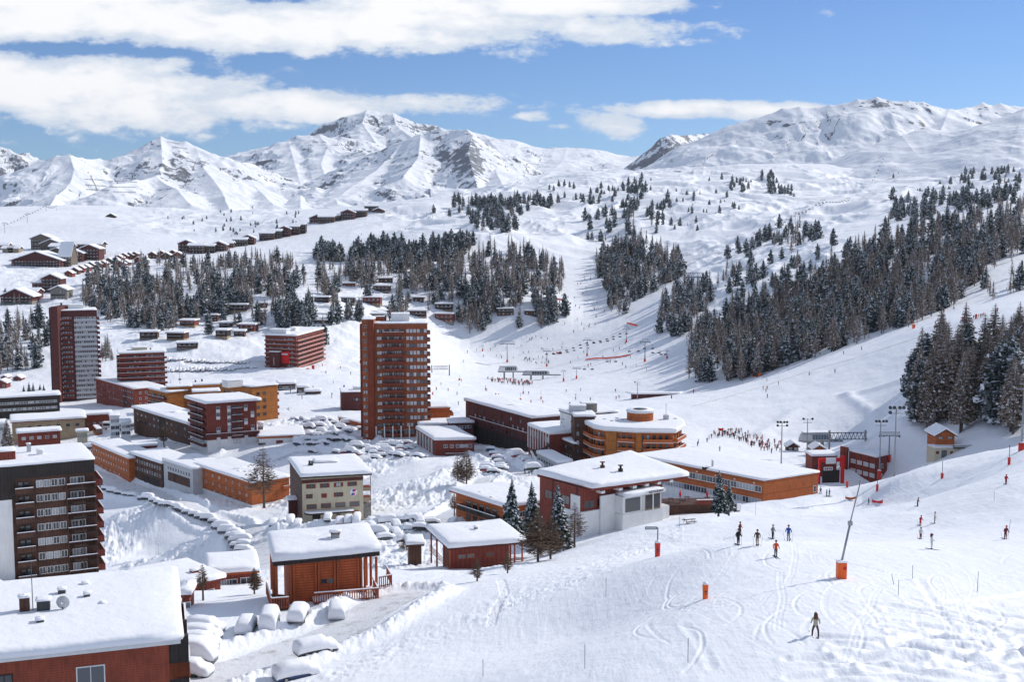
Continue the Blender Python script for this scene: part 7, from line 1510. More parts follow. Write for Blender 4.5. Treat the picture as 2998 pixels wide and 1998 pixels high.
for x, y in ((2045, 1300), (2042, 1310), (2070, 1296), (2076, 1290), (2083, 1285), (2100, 1283), (2104, 1280), (2115, 1276), (2117, 1272), (2128, 1274), (2090, 1272), (2107, 1322)): tiny(x, y, 'walking towards the right queue')
for x, y in ((2412, 1395), (2418, 1398), (2425, 1402), (2440, 1400)): tiny(x, y, 'under the red portal', rr.choice((1, 3)))
zone([(1415, 1110), (1450, 1112), (1540, 1118), (1565, 1126), (1540, 1131), (1450, 1124)], 78, 'crowding the centre lift station', (1, 5, 0, 3, 1), 1.2)
zone([(1530, 1055), (1560, 1045), (1600, 1050), (1610, 1068), (1560, 1072)], 20, 'queuing at the drag lift above the centre station', (0, 2, 0), 1.2)
zone([(1220, 1150), (1400, 1090), (1560, 1140), (1900, 1150), (1960, 1170), (1700, 1195), (1500, 1180), (1300, 1200)], 26, 'spread on the flat piste behind the maroon block', None, 1.15)
zone([(1280, 1040), (1480, 1010), (1700, 990), (1900, 1010), (1900, 1090), (1700, 1085), (1640, 1060), (1300, 1070)], 36, 'scattered on the bright middle piste', None, 1.3)
zone([(1630, 880), (1700, 780), (1740, 780), (1780, 930), (1760, 980), (1640, 980)], 26, 'coming down the piste between the woods', None, 1.4)
zone([(1530, 988), (1600, 992), (1620, 1000), (1540, 998)], 8, 'in line beneath the wooded spur', (0, 3), 1.2)
zone([(2100, 1170), (2300, 1090), (2600, 960), (2800, 880), (2998, 850), (2998, 960), (2600, 1060), (2300, 1180)], 20, 'on the broad right piste', None, 1.1)
for x in range(2742, 2776, 6): tiny(x, 960 - (x - 2742) * .15, 'lined up by the orange pads on the right piste', 3)
for x in range(2850, 2885, 5): tiny(x, 935 - (x - 2850) * .2, 'lined up higher on the right piste', rr.choice((3, 7)))
zone([(850, 1150), (960, 1060), (1040, 1080), (1040, 1150), (980, 1200), (880, 1200)], 17, 'on the village slope left of the tower', None, 1.1)
for x, y in ((1537, 1390), (1549, 1395), (1557, 1393), (988, 1243), (1017, 1292), (1342, 1188), (170, 1315), (268, 1330)): tiny(x, y, 'walking between the village buildings', rr.choice((0, 2, 3)))
zone([(1260, 640), (1400, 610), (1480, 640), (1380, 660)], 6, 'high on the upper piste', None, 1.3) if False else None
zone([(1000, 700), (1250, 640), (1400, 610), (1300, 680)], 14, 'on the upper piste above the woods', (0, 2), 1.4)
# ================================================================== lifts, masts, markers
def pylon(px, pyb, pyt, label, style, Y=None, rz=0.0, pad=True, group=None, cat='lift pylon'):
    p = gp(px, pyb, 60) if Y is None else W(px, pyb, Y); h = (pyb - pyt) / F * p.y; r = empty('lift_pylon', p, label, cat, group, rz)
    def ch(m, nm, sm=False): o = bpy.data.objects.new(nm, m.mesh(nm, sm)); COL.objects.link(o); o.parent = r; return o
    k = h / 10
    m = MB(); m.tube([(0, 0, -2), (0, 0, h * .86)], [.07 * h ** .8 * .65, .045 * h ** .8 * .65], METAL, 8); ch(m, 'post', True)
    hw = {'t': .22, 'truss': .36, 'wide': .24}[style] * h
    m = MB(); m.box((0, 0, h * .88), (hw * 2, .35 * k, .35 * k), METAL)
    for s in (-1, 1): m.box((s * hw * .92, 0, h * .86), (.25 * k, 1.6 * k, .2 * k), DMETAL); m.box((s * hw * .6, 0, h * .86), (.25 * k, 1.6 * k, .2 * k), DMETAL) if style != 't' else None
    ch(m, 'crossarm')
    m = MB()
    if style == 't':
        m.tube([(-hw * .6, 0, h * .9), (-hw * .5, 0, h)], .06 * k + .04, METAL, 5); m.tube([(hw * .6, 0, h * .9), (hw * .5, 0, h)], .06 * k + .04, METAL, 5); m.tube([(-hw * .5, 0, h), (hw * .5, 0, h)], .06 * k + .04, METAL, 5)
    else:
        n = 8
        for j in range(n):
            x0, x1 = -hw + 2 * hw * j / n, -hw + 2 * hw * (j + 1) / n; m.tube([(x0, 0, h * .9), ((x0 + x1) / 2, 0, h)], .05 * k + .03, METAL, 4); m.tube([((x0 + x1) / 2, 0, h), (x1, 0, h * .9)], .05 * k + .03, METAL, 4)
        m.tube([(-hw, 0, h), (hw, 0, h)], .07 * k + .04, METAL, 5)
    ch(m, 'gantry')
    for s in (-1, 1):
        for j in range(3): 
            m = MB(); m.tube([(s * hw * .92 - .06, (j - 1) * .5 * k, h * .84), (s * hw * .92 + .06, (j - 1) * .5 * k, h * .84)], .2 * k, DMETAL, 10); ch(m, 'sheave')
    if pad:
        m = MB(); m.tube([(0, 0, -.3), (0, 0, 2.0)], .065 * h ** .8 * .65 + .35, PADR, 10); ch(m, 'crash_pad', True)
    return r, p + UZ * (h * .86), hw
py_ = {}
for key, a in dict(big=(1485, 1062, 1000, 'widest dark lattice gantry of the centre lifts', 'truss'), b=(1601, 1074, 1022, 'pylon with red foot in front of the drag lift queue', 't'), c=(1719, 1044, 990, 'slim pylon in the middle of the bright piste', 't'), d=(1834, 1004, 958, 'highest slim pylon above the bright piste', 't'), e=(1888, 1060, 993, 'stout pylon with red foot right of the slim ones', 't'), f=(1953, 1052, 1026, 'short pylon near the forest edge', 't'),
                 g=(1413, 1030, 1012, 'small pylon with red foot at the tower side of the piste', 't'), st=(1650, 1117, 1083, 'station end pylon right of the dark roofed terminal', 't'), st2=(1688, 1110, 1076, 'last lattice pylon of the station row', 'truss'), h=(2030, 906, 803, 'great pylon with wide lattice head among the middle trees', 'wide'), i=(2664, 660, 578, 'tall pylon with wide head above the right forest', 'wide'), j=(2602, 1355, 1268, 'pylon with sheaves rising behind the lift office', 'truss'),
                 l1=(2482, 605, 574, 'small pylon on the upper drag line, highest', 't'), l2=(2408, 636, 605, 'small pylon on the upper drag line, second from top', 't'), l3=(2328, 660, 636, 'small pylon on the upper drag line, third from top', 't'), l4=(2206, 712, 690, 'small pylon on the upper drag line, lowest', 't'),
                 m1=(14, 680, 648, 'left hill pylon nearest the picture edge', 't'), m2=(80, 645, 617, 'left hill pylon, second from the edge', 't'), m3=(135, 617, 595, 'left hill pylon, third from the edge', 't'), m4=(165, 610, 594, 'left hill pylon, highest near the summit', 't'), n1=(410, 800, 742, 'pylon above the row of small gabled chalets', 't'), o1=(1055, 1068, 1048, 'small lift mast with red base right of the red hotel', 't')).items():
    big = key in ('h', 'i')
    py_[key] = pylon(a[0], a[1], a[2], a[3], a[4], pad=key not in ('l1', 'l2', 'l3', 'l4', 'm1', 'm2', 'm3', 'm4'))
def cable(a, b, label, sag=2.0, r=.05):
    A, B = py_[a], py_[b]; m = []
    for s in (-1, 1):
        pts = []
        for k in range(13): t = k / 12; p = A[1].lerp(B[1], t) + Vector((s * (A[2] * (1 - t) + B[2] * t) * .92, 0, -sag * 4 * t * (1 - t))); pts.append(p)
        m.append(pts)
    for i, pts in enumerate(m):
        mb = MB(); mb.tube(pts, r, DMETAL, 4); o = mb.build('cable'); tag(o, '%s cable %s' % (('left', 'right')[i], label), 'cable')
    return m
def chair_mesh():
    m = MB(); m.tube([(0, 0, 0), (0, .1, -1.2), (0, .4, -2.1)], .05, DMETAL, 5); m.box((0, .1, -2.5), (2.1, .5, .09), DMETAL); m.box((0, .35, -2.2), (2.1, .07, .6), DMETAL); m.tube([(-1, -.2, -2.2), (1, -.2, -2.2)], .04, DMETAL, 5)
    for x in (-.6, .1, .7): m.box((x, .05, -2.15), (.42, .35, .75), CL['navy'] if x < .5 else CL['maroon'])
    return m.mesh('lift_chair')
CHM = chair_mesh()
def chairs(pts, n, label, group):
    for i in range(n):
        t = (i + .5) / n * (len(pts) - 1); k = int(t); p = pts[k].lerp(pts[min(k + 1, len(pts) - 1)], t - k)
        o = bpy.data.objects.new('lift_chair', CHM); COL.objects.link(o); o.location = p; o.rotation_euler = (0, 0, rr.uniform(-.3, .3)); tag(o, label, 'lift chair', group)
def line(seq, label, n, cl, gr, sides=(0, 1), r=.05):
    for a, b in zip(seq[:-1], seq[1:]):
        L_ = cable(a, b, label + ' from ' + a_word(a) + ' to ' + a_word(b), r=r)
        for s in sides: chairs(L_[s], n, cl, gr)
NAMES = dict(big='the widest gantry', b='the red footed pylon', c='the slim pylon', d='the highest slim pylon', e='the stout pylon', f='the short pylon', st='the station pylon', st2='the lattice pylon', h='the great pylon', i='the tall forest pylon', l1='the top drag pylon', l2='the second drag pylon', l3='the third drag pylon', l4='the lowest drag pylon', m1='the edge pylon', m2='the second hill pylon', m3='the third hill pylon', m4='the summit pylon')
def a_word(k): return NAMES.get(k, 'the pylon')
line(['b', 'c', 'd'], 'of the middle lift', 6, 'loaded chair hanging on the middle piste lift', 'chairs of the middle piste lift')
line(['st2', 'e', 'f'], 'of the station lift', 3, 'loaded chair hanging on the lift right of the middle piste', 'chairs of the station lift')
line(['l4', 'l3', 'l2', 'l1'], 'of the upper line', 8, 'tiny dark chair on the line climbing the upper right bowl', 'chairs of the upper right line', (0, 1))
line(['m1', 'm2', 'm3', 'm4'], 'of the hill lift', 7, 'tiny dark chair on the lift over the left hill', 'chairs of the left hill lift', (0,))
A = [W(2500, 590, 2150), W(2545, 545, 2250), W(2570, 500, 2350), W(2590, 455, 2450)]
for i in range(13):
    t = i / 13 * 3; k = int(t); p = A[k].lerp(A[k + 1], t - k); zg = float(gz(p.x, p.y)); o = bpy.data.objects.new('lift_chair', CHM); COL.objects.link(o); o.location = p + UZ * 2; o.scale = (1.3, 1.3, 1.3); tag(o, 'tiny dark chair on the steep line up the shaded spur', 'lift chair', 'chairs up the shaded spur')
# chairlift terminals
def terminal(px, py, L, h, label, rz, c1, cw, Y=None):
    p = gp(px, py, 200) if Y is None else W(px, py, Y); r = empty('lift_terminal', p, label, 'lift station', None, rz)
    def ch(m, nm, sm=False): o = bpy.data.objects.new(nm, m.mesh(nm, sm)); COL.objects.link(o); o.parent = r; return o
    m = MB(); m.box((-L * .2, 0, h * .3), (1.2, 1.2, h * .6), CONC); m.box((L * .25, 0, h * .3), (1.0, 1.0, h * .6), CONC); ch(m, 'support')
    rings = []
    for x, s in ((-.5, .55), (-.46, .85), (-.35, 1), (.35, 1), (.46, .9), (.5, .6)):
        rings.append([Vector((x * L + (z_ - .5) * .6, y_ * 2.4 * s, h * .62 + z_ * h * .42 * s)) for y_, z_ in ((-1, 0), (-1.05, .5), (-.85, .9), (0, 1.05), (.85, .9), (1.05, .5), (1, 0), (0, -.05))])
    ch(loft(rings, c1), 'housing', False)
    m = MB()
    for k in range(6): x = -L * .12 + k * L * .095; m.box((x, -2.56, h * .62 + h * .2), (L * .075, .06, h * .26), cw)
    ch(m, 'windows')
    m = MB(); snow = snow_cap([(-L * .45, -1.9, h * 1.04), (L * .45, -1.9, h * 1.04), (L * .45, 1.9, h * 1.04), (-L * .45, 1.9, h * 1.04)], .3, 3, over=.05, name_mb=m); ch(m, 'snow', True)
    m = MB(); m.box((L * .2, 0, h * .55), (L * 1.5, .5, .3), DMETAL); m.box((L * .2, -2.1, h * .55), (L * 1.4, .25, .25), METAL); m.box((L * .2, 2.1, h * .55), (L * 1.4, .25, .25), METAL)
    for k in range(7): m.box((-L * .4 + k * L * .2, 0, h * .56), (.25, 4.4, .2), METAL)
    ch(m, 'rail'); return r
BLUEG = paint('teal_window', (.03, .09, .13), rough=.15, var=.1, spec=.7)
terminal(2385, 1322, 10.5, 6.6, 'grey chairlift terminal with a curved hood and teal windows behind the red ticket hall', .08, PALE, BLUEG, 415)
terminal(1488, 1108, 14, 8.5, 'white chairlift terminal with slanted windows behind the red crowd', .05, WHITE, GLD)
terminal(1570, 1112, 18, 6.0, 'dark roofed lift terminal right of the white one', .0, PALE, DMETAL)
for i, (x, y, rz) in enumerate(((1290, 1100, .15), (2480, 1318, .05))):
    p = gp(x, y, 200); r = empty('chair_rack', p, ('long lattice rail stand beside the central tower', 'steel chair parking frame behind the lift office')[i], 'lift frame', None, rz)
    for nm, f in (('frame', 0), ('leg', 1), ('leg', 2)):
        m = MB()
        if f == 0:
            LL = 10 if i == 0 else 13
            for z in (3.4, 5.6): m.tube([(-LL / 2, 0, z), (LL / 2, 0, z)], .16, DMETAL, 5)
            for k in range(10): x0 = -LL / 2 + LL * k / 10; m.tube([(x0, 0, 3.4), (x0 + LL / 20, 0, 5.6)], .1, DMETAL, 4); m.tube([(x0 + LL / 20, 0, 5.6), (x0 + LL / 10, 0, 3.4)], .1, DMETAL, 4)
        else: x0 = (-6, 6)[f - 1]; m.tube([(x0, 0, -1), (x0, 0, 6.4)], .35, METAL if i else DMETAL, 6)
        o = bpy.data.objects.new(nm, m.mesh(nm)); COL.objects.link(o); o.parent = r
def floodmast(px, pyb, pyt, label, nl, pad=None, Y=None):
    p = gp(px, pyb, 60) if Y is None else W(px, pyb, Y); h = (pyb - pyt) / F * p.y; r = empty('floodlight_mast', p, label, 'floodlight mast', None)
    def ch(m, nm, sm=False): o = bpy.data.objects.new(nm, m.mesh(nm, sm)); COL.objects.link(o); o.parent = r; return o
    m = MB(); m.tube([(0, 0, -1), (0, 0, h)], [.24, .13], METAL, 8); ch(m, 'pole', True); m = MB(); m.box((0, 0, h - .3), (3.2, .15, .15), METAL); m.box((0, 0, h - 1.4), (3.0, .15, .15), METAL); ch(m, 'crossbar')
    for k in range(nl): x = (-1.5, 1.5, -.6, .6, -1.5, 1.5)[k]; z = h - (.3 if k < 4 else 1.4); m = MB(); m.tube([(x, -.1, z + .1), (x, -.5, z + .25)], [.2, .42], DMETAL, 10); ch(m, 'lamp')
    if pad: m = MB(); m.tube([(0, 0, -.2), (0, 0, 2.4)], .62, pad, 10); ch(m, 'crash_pad', True); m = MB(); m.tube([(0, 0, 2.41), (0, 0, 2.65)], [.62, .2], M_ROOF, 10); ch(m, 'pad_snow', True)
floodmast(2287, 1362, 1233, 'floodlight mast with six round lamps left of the ticket hall', 6); floodmast(2361, 1374, 1222, 'floodlight mast with a single lamp cluster before the grey terminal', 2, Y=395); floodmast(2574, 1402, 1228, 'floodlight mast rising before the lift office', 4, PADR, Y=345)
floodmast(2617, 1432, 1186, 'tallest floodlight mast with red pad at the edge of the slope', 5, PADR, Y=262); floodmast(2990, 1332, 1115, 'pale mast with red pad at the right picture edge', 2, PADR, Y=232)
floodmast(1866, 1172, 1118, 'dark light pole beside the sunken shelter on the flat piste', 1)
for i, (x, yb, yt, Y) in enumerate(((645, 1065, 1018, None), (308, 1080, 1048, None), (1035, 1300, 1272, None))): pass
def lamp(px, pyb, pyt, label, Y=None):
    p = gp(px, pyb, 60) if Y is None else W(px, pyb, Y); h = (pyb - pyt) / F * p.y; r = empty('street_lamp', p, label, 'street lamp', None)
    m = MB(); m.tube([(0, 0, -1), (0, 0, h * .93)], .07, WHITE, 6); o = bpy.data.objects.new('pole', m.mesh('pole', True)); COL.objects.link(o); o.parent = r
    bm = bmesh.new(); bmesh.ops.create_uvsphere(bm, u_segments=12, v_segments=8, radius=.32); me = bpy.data.meshes.new('globe'); bm.to_mesh(me); bm.free(); me.materials.append(WHITE); me.polygons.foreach_set('use_smooth', [True] * len(me.polygons)); o = bpy.data.objects.new('globe', me); COL.objects.link(o); o.parent = r; o.location = (0, 0, h)
for x, yb, yt, lab in ((386, 1440, 1420, 'white globe lamp highest on the parking road'), (529, 1490, 1462, 'white globe lamp in the middle of the parking road'), (700, 1556, 1516, 'white globe lamp lowest on the parking road'), (645, 1066, 1018, 'tall street lamp above the long far car rows'), (1448, 1530, 1494, 'white double globe lamp at the low orange building'), (1082, 1312, 1296, 'small globe lamp at the foot of the central tower'), (308, 1082, 1050, 'slim street lamp between the dark tower and the red block')): lamp(x, yb, yt, lab)
# crash pads, snow guns, piste poles
def pad(px, py, hpx, wpx, mat, label, snowtop=True, pole=0, name='crash_pad', lean=0.0, sign=False):
    p = gp(px, py, 40); h = hpx / F * p.y; w_ = wpx / F * p.y; r = empty(name, p, label, 'crash pad', None)
    def ch(m, nm, sm=False): o = bpy.data.objects.new(nm, m.mesh(nm, sm)); COL.objects.link(o); o.parent = r; o.rotation_euler = (0, lean, 0); return o
    m = MB(); m.tube([(0, 0, -.3), (0, 0, h * .5), (0, 0, h)], [w_ * .42, w_ * .45, w_ * .5], mat, 12); ch(m, 'pad', False)
    m = MB(); m.box((0, -w_ * .5, h * .55), (w_ * .35, .02, h * .12), DMETAL); m.box((0, -w_ * .5, h * .38), (w_ * .28, .02, h * .05), DMETAL); ch(m, 'stencil')
    if snowtop: m = MB(); m.tube([(0, 0, h), (0, 0, h + w_ * .25), (0, 0, h + w_ * .4)], [w_ * .52, w_ * .4, .05], M_ROOF, 12); ch(m, 'snow', True)
    if pole: m = MB(); m.tube([(0, 0, h * .5), (0, 0, pole / F * p.y)], .06, DMETAL, 6); ch(m, 'pole')
    return r
pad(2065, 1755, 46, 19, PADO, 'slim orange marker post capped with snow at the left of the near piste')
r = pad(1925, 1632, 44, 18, PADR, 'red orange pad round a dark pole with sign arm on the slope below the restaurant', pole=90, sign=True)
m = MB(); m.box((-.75, 0, 3.25), (1.3, .05, .32), DMETAL); m.box((-.75, -.03, 3.25), (1.1, .02, .12), WHITE); o = bpy.data.objects.new('sign_arm', m.mesh('sign_arm')); COL.objects.link(o); o.parent = r
# snow lance: orange pad with long leaning pole
p = gp(2466, 1695, 40); r = empty('snow_lance', p, 'orange pad with a long grey snow making lance leaning to the upper right', 'snow lance')
def chx(m, nm, sm=False): o = bpy.data.objects.new(nm, m.mesh(nm, sm)); COL.objects.link(o); o.parent = r; return o
m = MB(); m.frame_box(Vector((-.1, 0, -.3)), Vector((1, 0, 0)), UZ, Vector((0, -1, 0)), -.38, .38, 0, 1.75, -.38, .38, PADO); chx(m, 'pad'); m = MB(); m.box((0.12, -.40, 1.0), (.3, .02, .25), REDB); chx(m, 'stencil'); m = MB(); m.box((-.1, 0, 1.56), (.8, .8, .16), M_ROOF); chx(m, 'snow')
m = MB(); m.tube([(-.15, 0, 1.2), (.62, .3, 4.7)], .10, METAL, 8); chx(m, 'lower_tube', True); m = MB(); m.box((.64, .3, 4.85), (.35, .3, .35), METAL); chx(m, 'joint'); m = MB(); m.tube([(.64, .3, 4.9), (1.55, .6, 8.6)], .055, METAL, 8); chx(m, 'upper_tube', True)
for x, y, h_, w_, mat, lab, pl in ((2568, 1437, 20, 8, PADR, 'red pad with a pole at the slope edge left of the tallest mast', 60), (2480, 1431, 20, 8, PADR, 'red pad at the slope edge before the lift office', 0), (2758, 1405, 16, 9, PADR, 'red pad with thin pole at the slope edge below the hut', 52), (2954, 1362, 22, 9, PADR, 'leaning red pad with pole near the right picture edge', 60),
                                  (2206, 1104, 10, 9, PADO, 'left one of two square orange pads at the forest foot', 0), (2223, 1104, 10, 9, PADO, 'right one of two square orange pads at the forest foot', 0), (2675, 962, 12, 10, PADO, 'square orange pad under the forest corner', 0), (2818, 942, 14, 4, PADR, 'thin red marker post left of the lined up skiers', 0), (2857, 935, 14, 5, PADR, 'thin red marker post among the lined up skiers', 0), (2920, 915, 12, 4, PADR, 'thin red marker post high on the right piste', 0),
                                  (1460, 1166, 12, 4, PADR, 'red marker post left on the flat piste', 0), (1584, 1172, 9, 4, PADR, 'red marker post with thin pole on the flat piste', 30), (1524, 1175, 8, 6, PADO, 'red snow gun pad with leaning pole on the flat piste', 26), (2030, 1152, 11, 4, PADR, 'red marker post at the foot of the right piste', 0), (1966, 1168, 10, 4, PADR, 'red marker post beside the sunken shelter', 0), (1267, 1158, 8, 4, PADR, 'red marker post just right of the tower', 0), (1345, 1116, 6, 6, PADO, 'red snow gun pad right of the tower lattice', 18), (1532, 1154, 8, 4, PADR, 'red striped post with pole before the crowd', 34)):
    pad(x, y, h_, w_, mat, lab, False, pl)
def stick(px, yb, yt, label, lean=0.0):
    p = gp(px, yb, 40); h = (yb - yt) / F * p.y; m = MB(); m.tube([p - UZ * .3, p + UZ * h + Vector((lean * h, 0, 0))], .022, DMETAL, 5); o = m.build('piste_pole'); tag(o, label, 'pole')
for x, yb, yt, lab, ln in ((2671, 1698, 1656, 'dark piste pole right of the snow lance, upper one of the three', 0), (2630, 1748, 1700, 'dark piste pole at the top of the track field', 0), (2619, 1712, 1680, 'short leaning stick beside the track field pole', -.3), (2861, 1735, 1673, 'thin piste pole right in the track field', .02), (2014, 1940, 1864, 'dark pole at the lower centre of the near slope', 0), (1712, 1960, 1884, 'dark pole on the smooth slope at the bottom, middle', 0), (1414, 1985, 1930, 'dark pole at the bottom left of the smooth slope', 0), (1774, 1745, 1690, 'thin pole on the smooth slope below the red pad', 0), (1989, 1548, 1510, 'thin pole near the edge below the restaurant', 0),
                           (2212, 1510, 1460, 'thin pole before the long orange building', 0), (2540, 1410, 1368, 'thin pole at the edge before the lift office', 0), (464, 1625, 1588, 'dark post on the shaded bank behind the nearest roof', 0), (2910, 1470, 1440, 'thin pole high on the near piste at the right', 0), (2950, 1570, 1520, 'long thin pole beside the dark red skier', .15)): stick(x, yb, yt, lab, ln)
def banner(x0, y0, x1, y1, hpx, mat, label, name='banner'):
    a, b = gp(x0, y0, 60), gp(x1, y1, 60); h = hpx / F * a.y; m = MB(); n = 6; P = [a.lerp(b, k / n) + UZ * (.25 - .25 * math.sin(math.pi * k / n)) for k in range(n + 1)]
    r = empty(name, a, label, 'banner'); 
    for k in range(n): d = (P[k + 1] - P[k]).normalized(); m.frame_box(P[k], Vector((d.x, d.y, d.z)), UZ, Vector((d.y, -d.x, 0)), 0, (P[k + 1] - P[k]).length, 0, h, -.02, .02, mat)
    part(m, 'cloth', r)
    for q in (a, b): m = MB(); m.tube([q - UZ * .3, q + UZ * (h + .4)], .03, DMETAL, 5); part(m, 'pole', r)
banner(2553, 1474, 2584, 1475, 9, REDB, 'bright red sagging banner strung beside the small grey skier'); banner(2475, 1465, 2505, 1464, 7, ORANGE, 'faded orange banner strip near the middle of the near piste'); banner(2103, 1262, 2118, 1262, 7, REDB, 'small red banner above the start of the queue')
banner(1628, 1036, 1645, 1036, 4, REDB, 'tiny red banner in the drag lift queue'); 
def net(pts, mat, label, h=1.1):
    q = [gp(x, y, 200) for x, y in pts]; m = MB()
    for a, b in zip(q[:-1], q[1:]): d = (b - a); L = d.length; d.normalize(); m.frame_box(a, d, UZ, Vector((d.y, -d.x, 0)).normalized(), 0, L - .01, .1, h, -.03, .03, mat)
    for a in q: m.tube([a - UZ * .2, a + UZ * (h + .3)], .05, mat, 4)
    o = m.build('safety_net'); tag(o, label, 'fence')
NETR = paint('red_netting', (.75, .10, .06), var=.1); NETO = paint('rope_yellow', (.62, .56, .42), var=.2)
net([(1714, 1056), (1740, 1053), (1780, 1051), (1815, 1048), (1845, 1042)], NETR, 'long red safety net across the middle piste'); net([(1632, 879), (1645, 881), (1662, 884)], NETR, 'short red safety net between the woods', 1.6); net([(1835, 950), (1850, 953), (1866, 957)], NETR, 'short red safety net above the highest slim pylon', 1.6)
net([(2030, 1190), (2150, 1160), (2260, 1125), (2380, 1085), (2480, 1058), (2600, 1020), (2700, 985), (2760, 970), (2850, 945)], NETO, 'long faint rope fence running up the right piste', .22)
# picnic table, red canoe-like umbrella, terrace furniture
p = gp(2018, 1535, 60); r = empty('picnic_table', p, 'snow topped picnic table on the slope below the restaurant terrace', 'table', None, .3)
def chx(m, nm, sm=False): o = bpy.data.objects.new(nm, m.mesh(nm, sm)); COL.objects.link(o); o.parent = r; return o
m = MB(); m.box((0, 0, .72), (1.9, .8, .06), BROWN); chx(m, 'tabletop'); m = MB(); m.box((0, 0, .80), (1.8, .7, .08), M_ROOF); chx(m, 'snow')
for y in (-.75, .75): m = MB(); m.box((0, y, .42), (1.9, .28, .06), BROWN); chx(m, 'bench')
for x in (-.7, .7):
    m = MB(); m.tube([(x, -.7, 0), (x, -.2, .7)], .05, BROWN, 4); chx(m, 'leg'); m = MB(); m.tube([(x, .7, 0), (x, .2, .7)], .05, BROWN, 4); chx(m, 'leg')
base_t = o3_ = None
pt = W(2060, 1478, 242); r = empty('terrace', pt, 'timber terrace with low wall beside the restaurant and the long orange building', 'terrace')
m = MB(); m.frame_box(pt, Vector((1, .1, 0)).normalized(), UZ, Vector((.1, -1, 0)).normalized(), -8, 3.4, -4, .1, -5.5, .4, BROWN); part(m, 'deck', r)
m = MB(); m.frame_box(pt, Vector((1, .1, 0)).normalized(), UZ, Vector((.1, -1, 0)).normalized(), -1.6, 3.4, .1, 1.0, .25, .4, RED); m.frame_box(pt, Vector((1, .1, 0)).normalized(), UZ, Vector((.1, -1, 0)).normalized(), -1.6, 3.4, 1.0, 1.15, .2, .45, M_ROOF); part(m, 'parapet', r)
for i, (dx, dy) in enumerate(((-6.5, 2), (-4.5, 1), (-3, 3.2), (-.4, 1.6), (1.2, 3), (2.4, 1.2))):
    q = pt + Vector((dx, dy, .1)); t_ = empty('terrace_table', q, 'dark outdoor table with snow dusting on the restaurant terrace', 'table', 'tables on the restaurant terrace'); m = MB(); m.box((0, 0, .72), (1.1, .9, .06), BROWN); o = bpy.data.objects.new('tabletop', m.mesh('tabletop')); COL.objects.link(o); o.parent = t_
    for x in (-.4, .4): m = MB(); m.tube([(x, 0, 0), (x, 0, .7)], .04, DMETAL, 5); o = bpy.data.objects.new('leg', m.mesh('leg')); COL.objects.link(o); o.parent = t_
for i, (dx, lab) in enumerate(((-4.6, 'closed dark red parasol on the restaurant terrace, left one'), (1.0, 'closed dark red parasol on the restaurant terrace, right one'))):
    q = pt + Vector((dx, 1.8, .1)); t_ = empty('parasol', q, lab, 'parasol'); m = MB(); m.tube([(0, 0, 0), (0, 0, 2.6)], .04, DMETAL, 6); o = bpy.data.objects.new('pole', m.mesh('pole')); COL.objects.link(o); o.parent = t_
    m = MB(); m.tube([(0, 0, .9), (0, 0, 1.6), (0, 0, 2.6)], [.10, .24, .05], REDB, 8); o = bpy.data.objects.new('canopy', m.mesh('canopy', True)); COL.objects.link(o); o.parent = t_
q = gp(2018, 1490, 200); bm = bmesh.new(); bmesh.ops.create_uvsphere(bm, u_segments=20, v_segments=10, radius=1.0); bmesh.ops.delete(bm, geom=[v for v in bm.verts if v.co.z < -.05], context='VERTS'); me = bpy.data.meshes.new('umbrella'); bm.to_mesh(me); bm.free(); me.materials.append(REDB); me.polygons.foreach_set('use_smooth', [True] * len(me.polygons))
o = bpy.data.objects.new('fallen_umbrella', me); COL.objects.link(o); o.location = q; o.scale = (1.4, .9, .45); o.rotation_euler = (0.2, .15, .1); tag(o, 'bright red fallen umbrella lying on the snow below the terrace', 'umbrella')
q = gp(2158, 1497, 150); m = MB(); m.frame_box(q, Vector((.9, .3, 0)).normalized(), UZ, Vector((.3, -.9, 0)).normalized(), -.6, .6, -.2, 1.6, -.1, .1, BROWN); m.frame_box(q, Vector((.9, .3, 0)).normalized(), UZ, Vector((.3, -.9, 0)).normalized(), -.2, .75, .3, 1.75, .11, .35, M_ROOF); o = m.build('notice_board'); tag(o, 'small board half plastered with snow right of the two spruces', 'board')
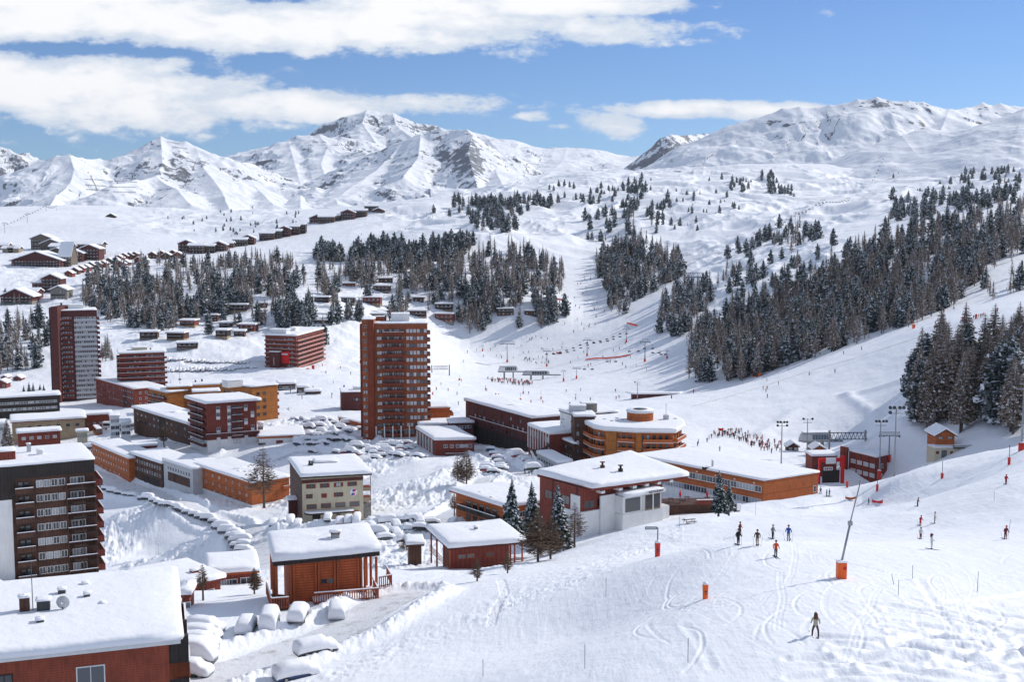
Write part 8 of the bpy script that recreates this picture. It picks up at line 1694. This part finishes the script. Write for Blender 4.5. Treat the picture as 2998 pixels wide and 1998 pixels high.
# avalanche barriers on the left mountain
def mount_pt(px, py):
    """nearest mountain surface along a sight line"""
    dg = bpy.context.evaluated_depsgraph_get(); a, t = ray(px, py); d = Vector((float(a), 1, float(t))).normalized(); org = Vector((0, 0, CZ)) + d * 2400
    h, loc, nrm, idx, ob, mm = sc.ray_cast(dg, org, d); return loc if h else W(px, py, 3800)
for i, (x0, y0, x1, y1) in enumerate(((248, 526, 302, 529), (250, 543, 316, 547), (253, 556, 320, 559), (318, 531, 400, 535), (322, 549, 397, 550), (332, 563, 398, 565), (360, 524, 398, 525), (243, 592, 268, 593), (490, 417, 525, 422), (505, 431, 548, 437), (545, 447, 553, 449), (266, 515, 272, 530), (272, 530, 280, 545), (280, 545, 285, 560))):
    a, b = mount_pt(x0, y0), mount_pt(x1, y1); m = MB(); N_ = max(3, int((b - a).length / 12)); pr = a
    for k in range(N_ + 1):
        q = mount_pt(x0 + (x1 - x0) * k / N_, y0 + (y1 - y0) * k / N_); m.tube([q - UZ * 2, q + UZ * 3.2], .3, DMETAL, 4)
        if k and (q - pr).length < 60: m.tube([pr + UZ * 1.2, q + UZ * 1.2], .45, DMETAL, 4); m.tube([pr + UZ * 3, q + UZ * 3], .4, DMETAL, 4)
        pr = q
    o = m.build('avalanche_barrier'); tag(o, 'dark avalanche barrier line on the ' + ('pointed' if i in (8, 9, 10) else 'left') + ' mountain face, ' + ('uppermost of the left stack', 'second of the left stack', 'third of the left stack', 'upper long one of the right stack', 'second of the right stack', 'lowest of the right stack', 'short one topping the right stack', 'lone lowest short one', 'high below the summit', 'lower one below the summit', 'shortest below the summit', 'top piece of the steep one', 'middle piece of the steep one', 'foot piece of the steep one')[i], 'barrier')
# sunken shelter on the flat piste
p = gp(1900, 1165, 300); r = empty('shelter', p, 'sunken dark red shelter with a snow roof at the foot of the right piste', 'shelter', None, .05); m = MB(); m.box((4, 3, 0.2), (26, 5, 3.4), MAROON); o = bpy.data.objects.new('wall', m.mesh('wall')); COL.objects.link(o); o.parent = r
m = MB(); snow_cap([(-9, .3, 1.905), (17, .3, 1.905), (20, 6, 1.905), (-12, 6, 1.905)], .8, 3, name_mb=m); o = bpy.data.objects.new('roof_snow', m.mesh('roof_snow', True)); COL.objects.link(o); o.parent = r
print('people', npeople)
# ================================================================== thin mountain air
lo = min(float(Zg.min()), 0.0) - 60; hi = CZ + 900
for o in sc.objects:
    if o.type == 'MESH' and o.get('kind') == 'structure':
        zz = [c[2] for c in o.bound_box]; lo = min(lo, min(zz)); hi = max(hi, max(zz))
m = MB(); x0, x1, y0, y1 = -7000, 9000, -300, 11000
m.prism([(x0, y0), (x1, y0), (x1, y1), (x0, y1)], lo - 1, hi + 20, ORANGE); m.mats = []
hm = bpy.data.materials.new('air'); hm.use_nodes = True; nt = hm.node_tree; nt.nodes.clear(); ou = nt.nodes.new('ShaderNodeOutputMaterial'); pv = nt.nodes.new('ShaderNodeVolumePrincipled')
pv.inputs['Color'].default_value = (0.80, 0.88, 1.0, 1); pv.inputs['Density'].default_value = 2.2e-5; pv.inputs['Anisotropy'].default_value = 0.2; nt.links.new(pv.outputs[0], ou.inputs['Volume'])
m.mats = [hm]; m.m = [0] * len(m.f); o = m.build('haze'); tag(o, kind='stuff'); o['label'] = 'thin clear mountain air over the whole valley'; o['category'] = 'haze'
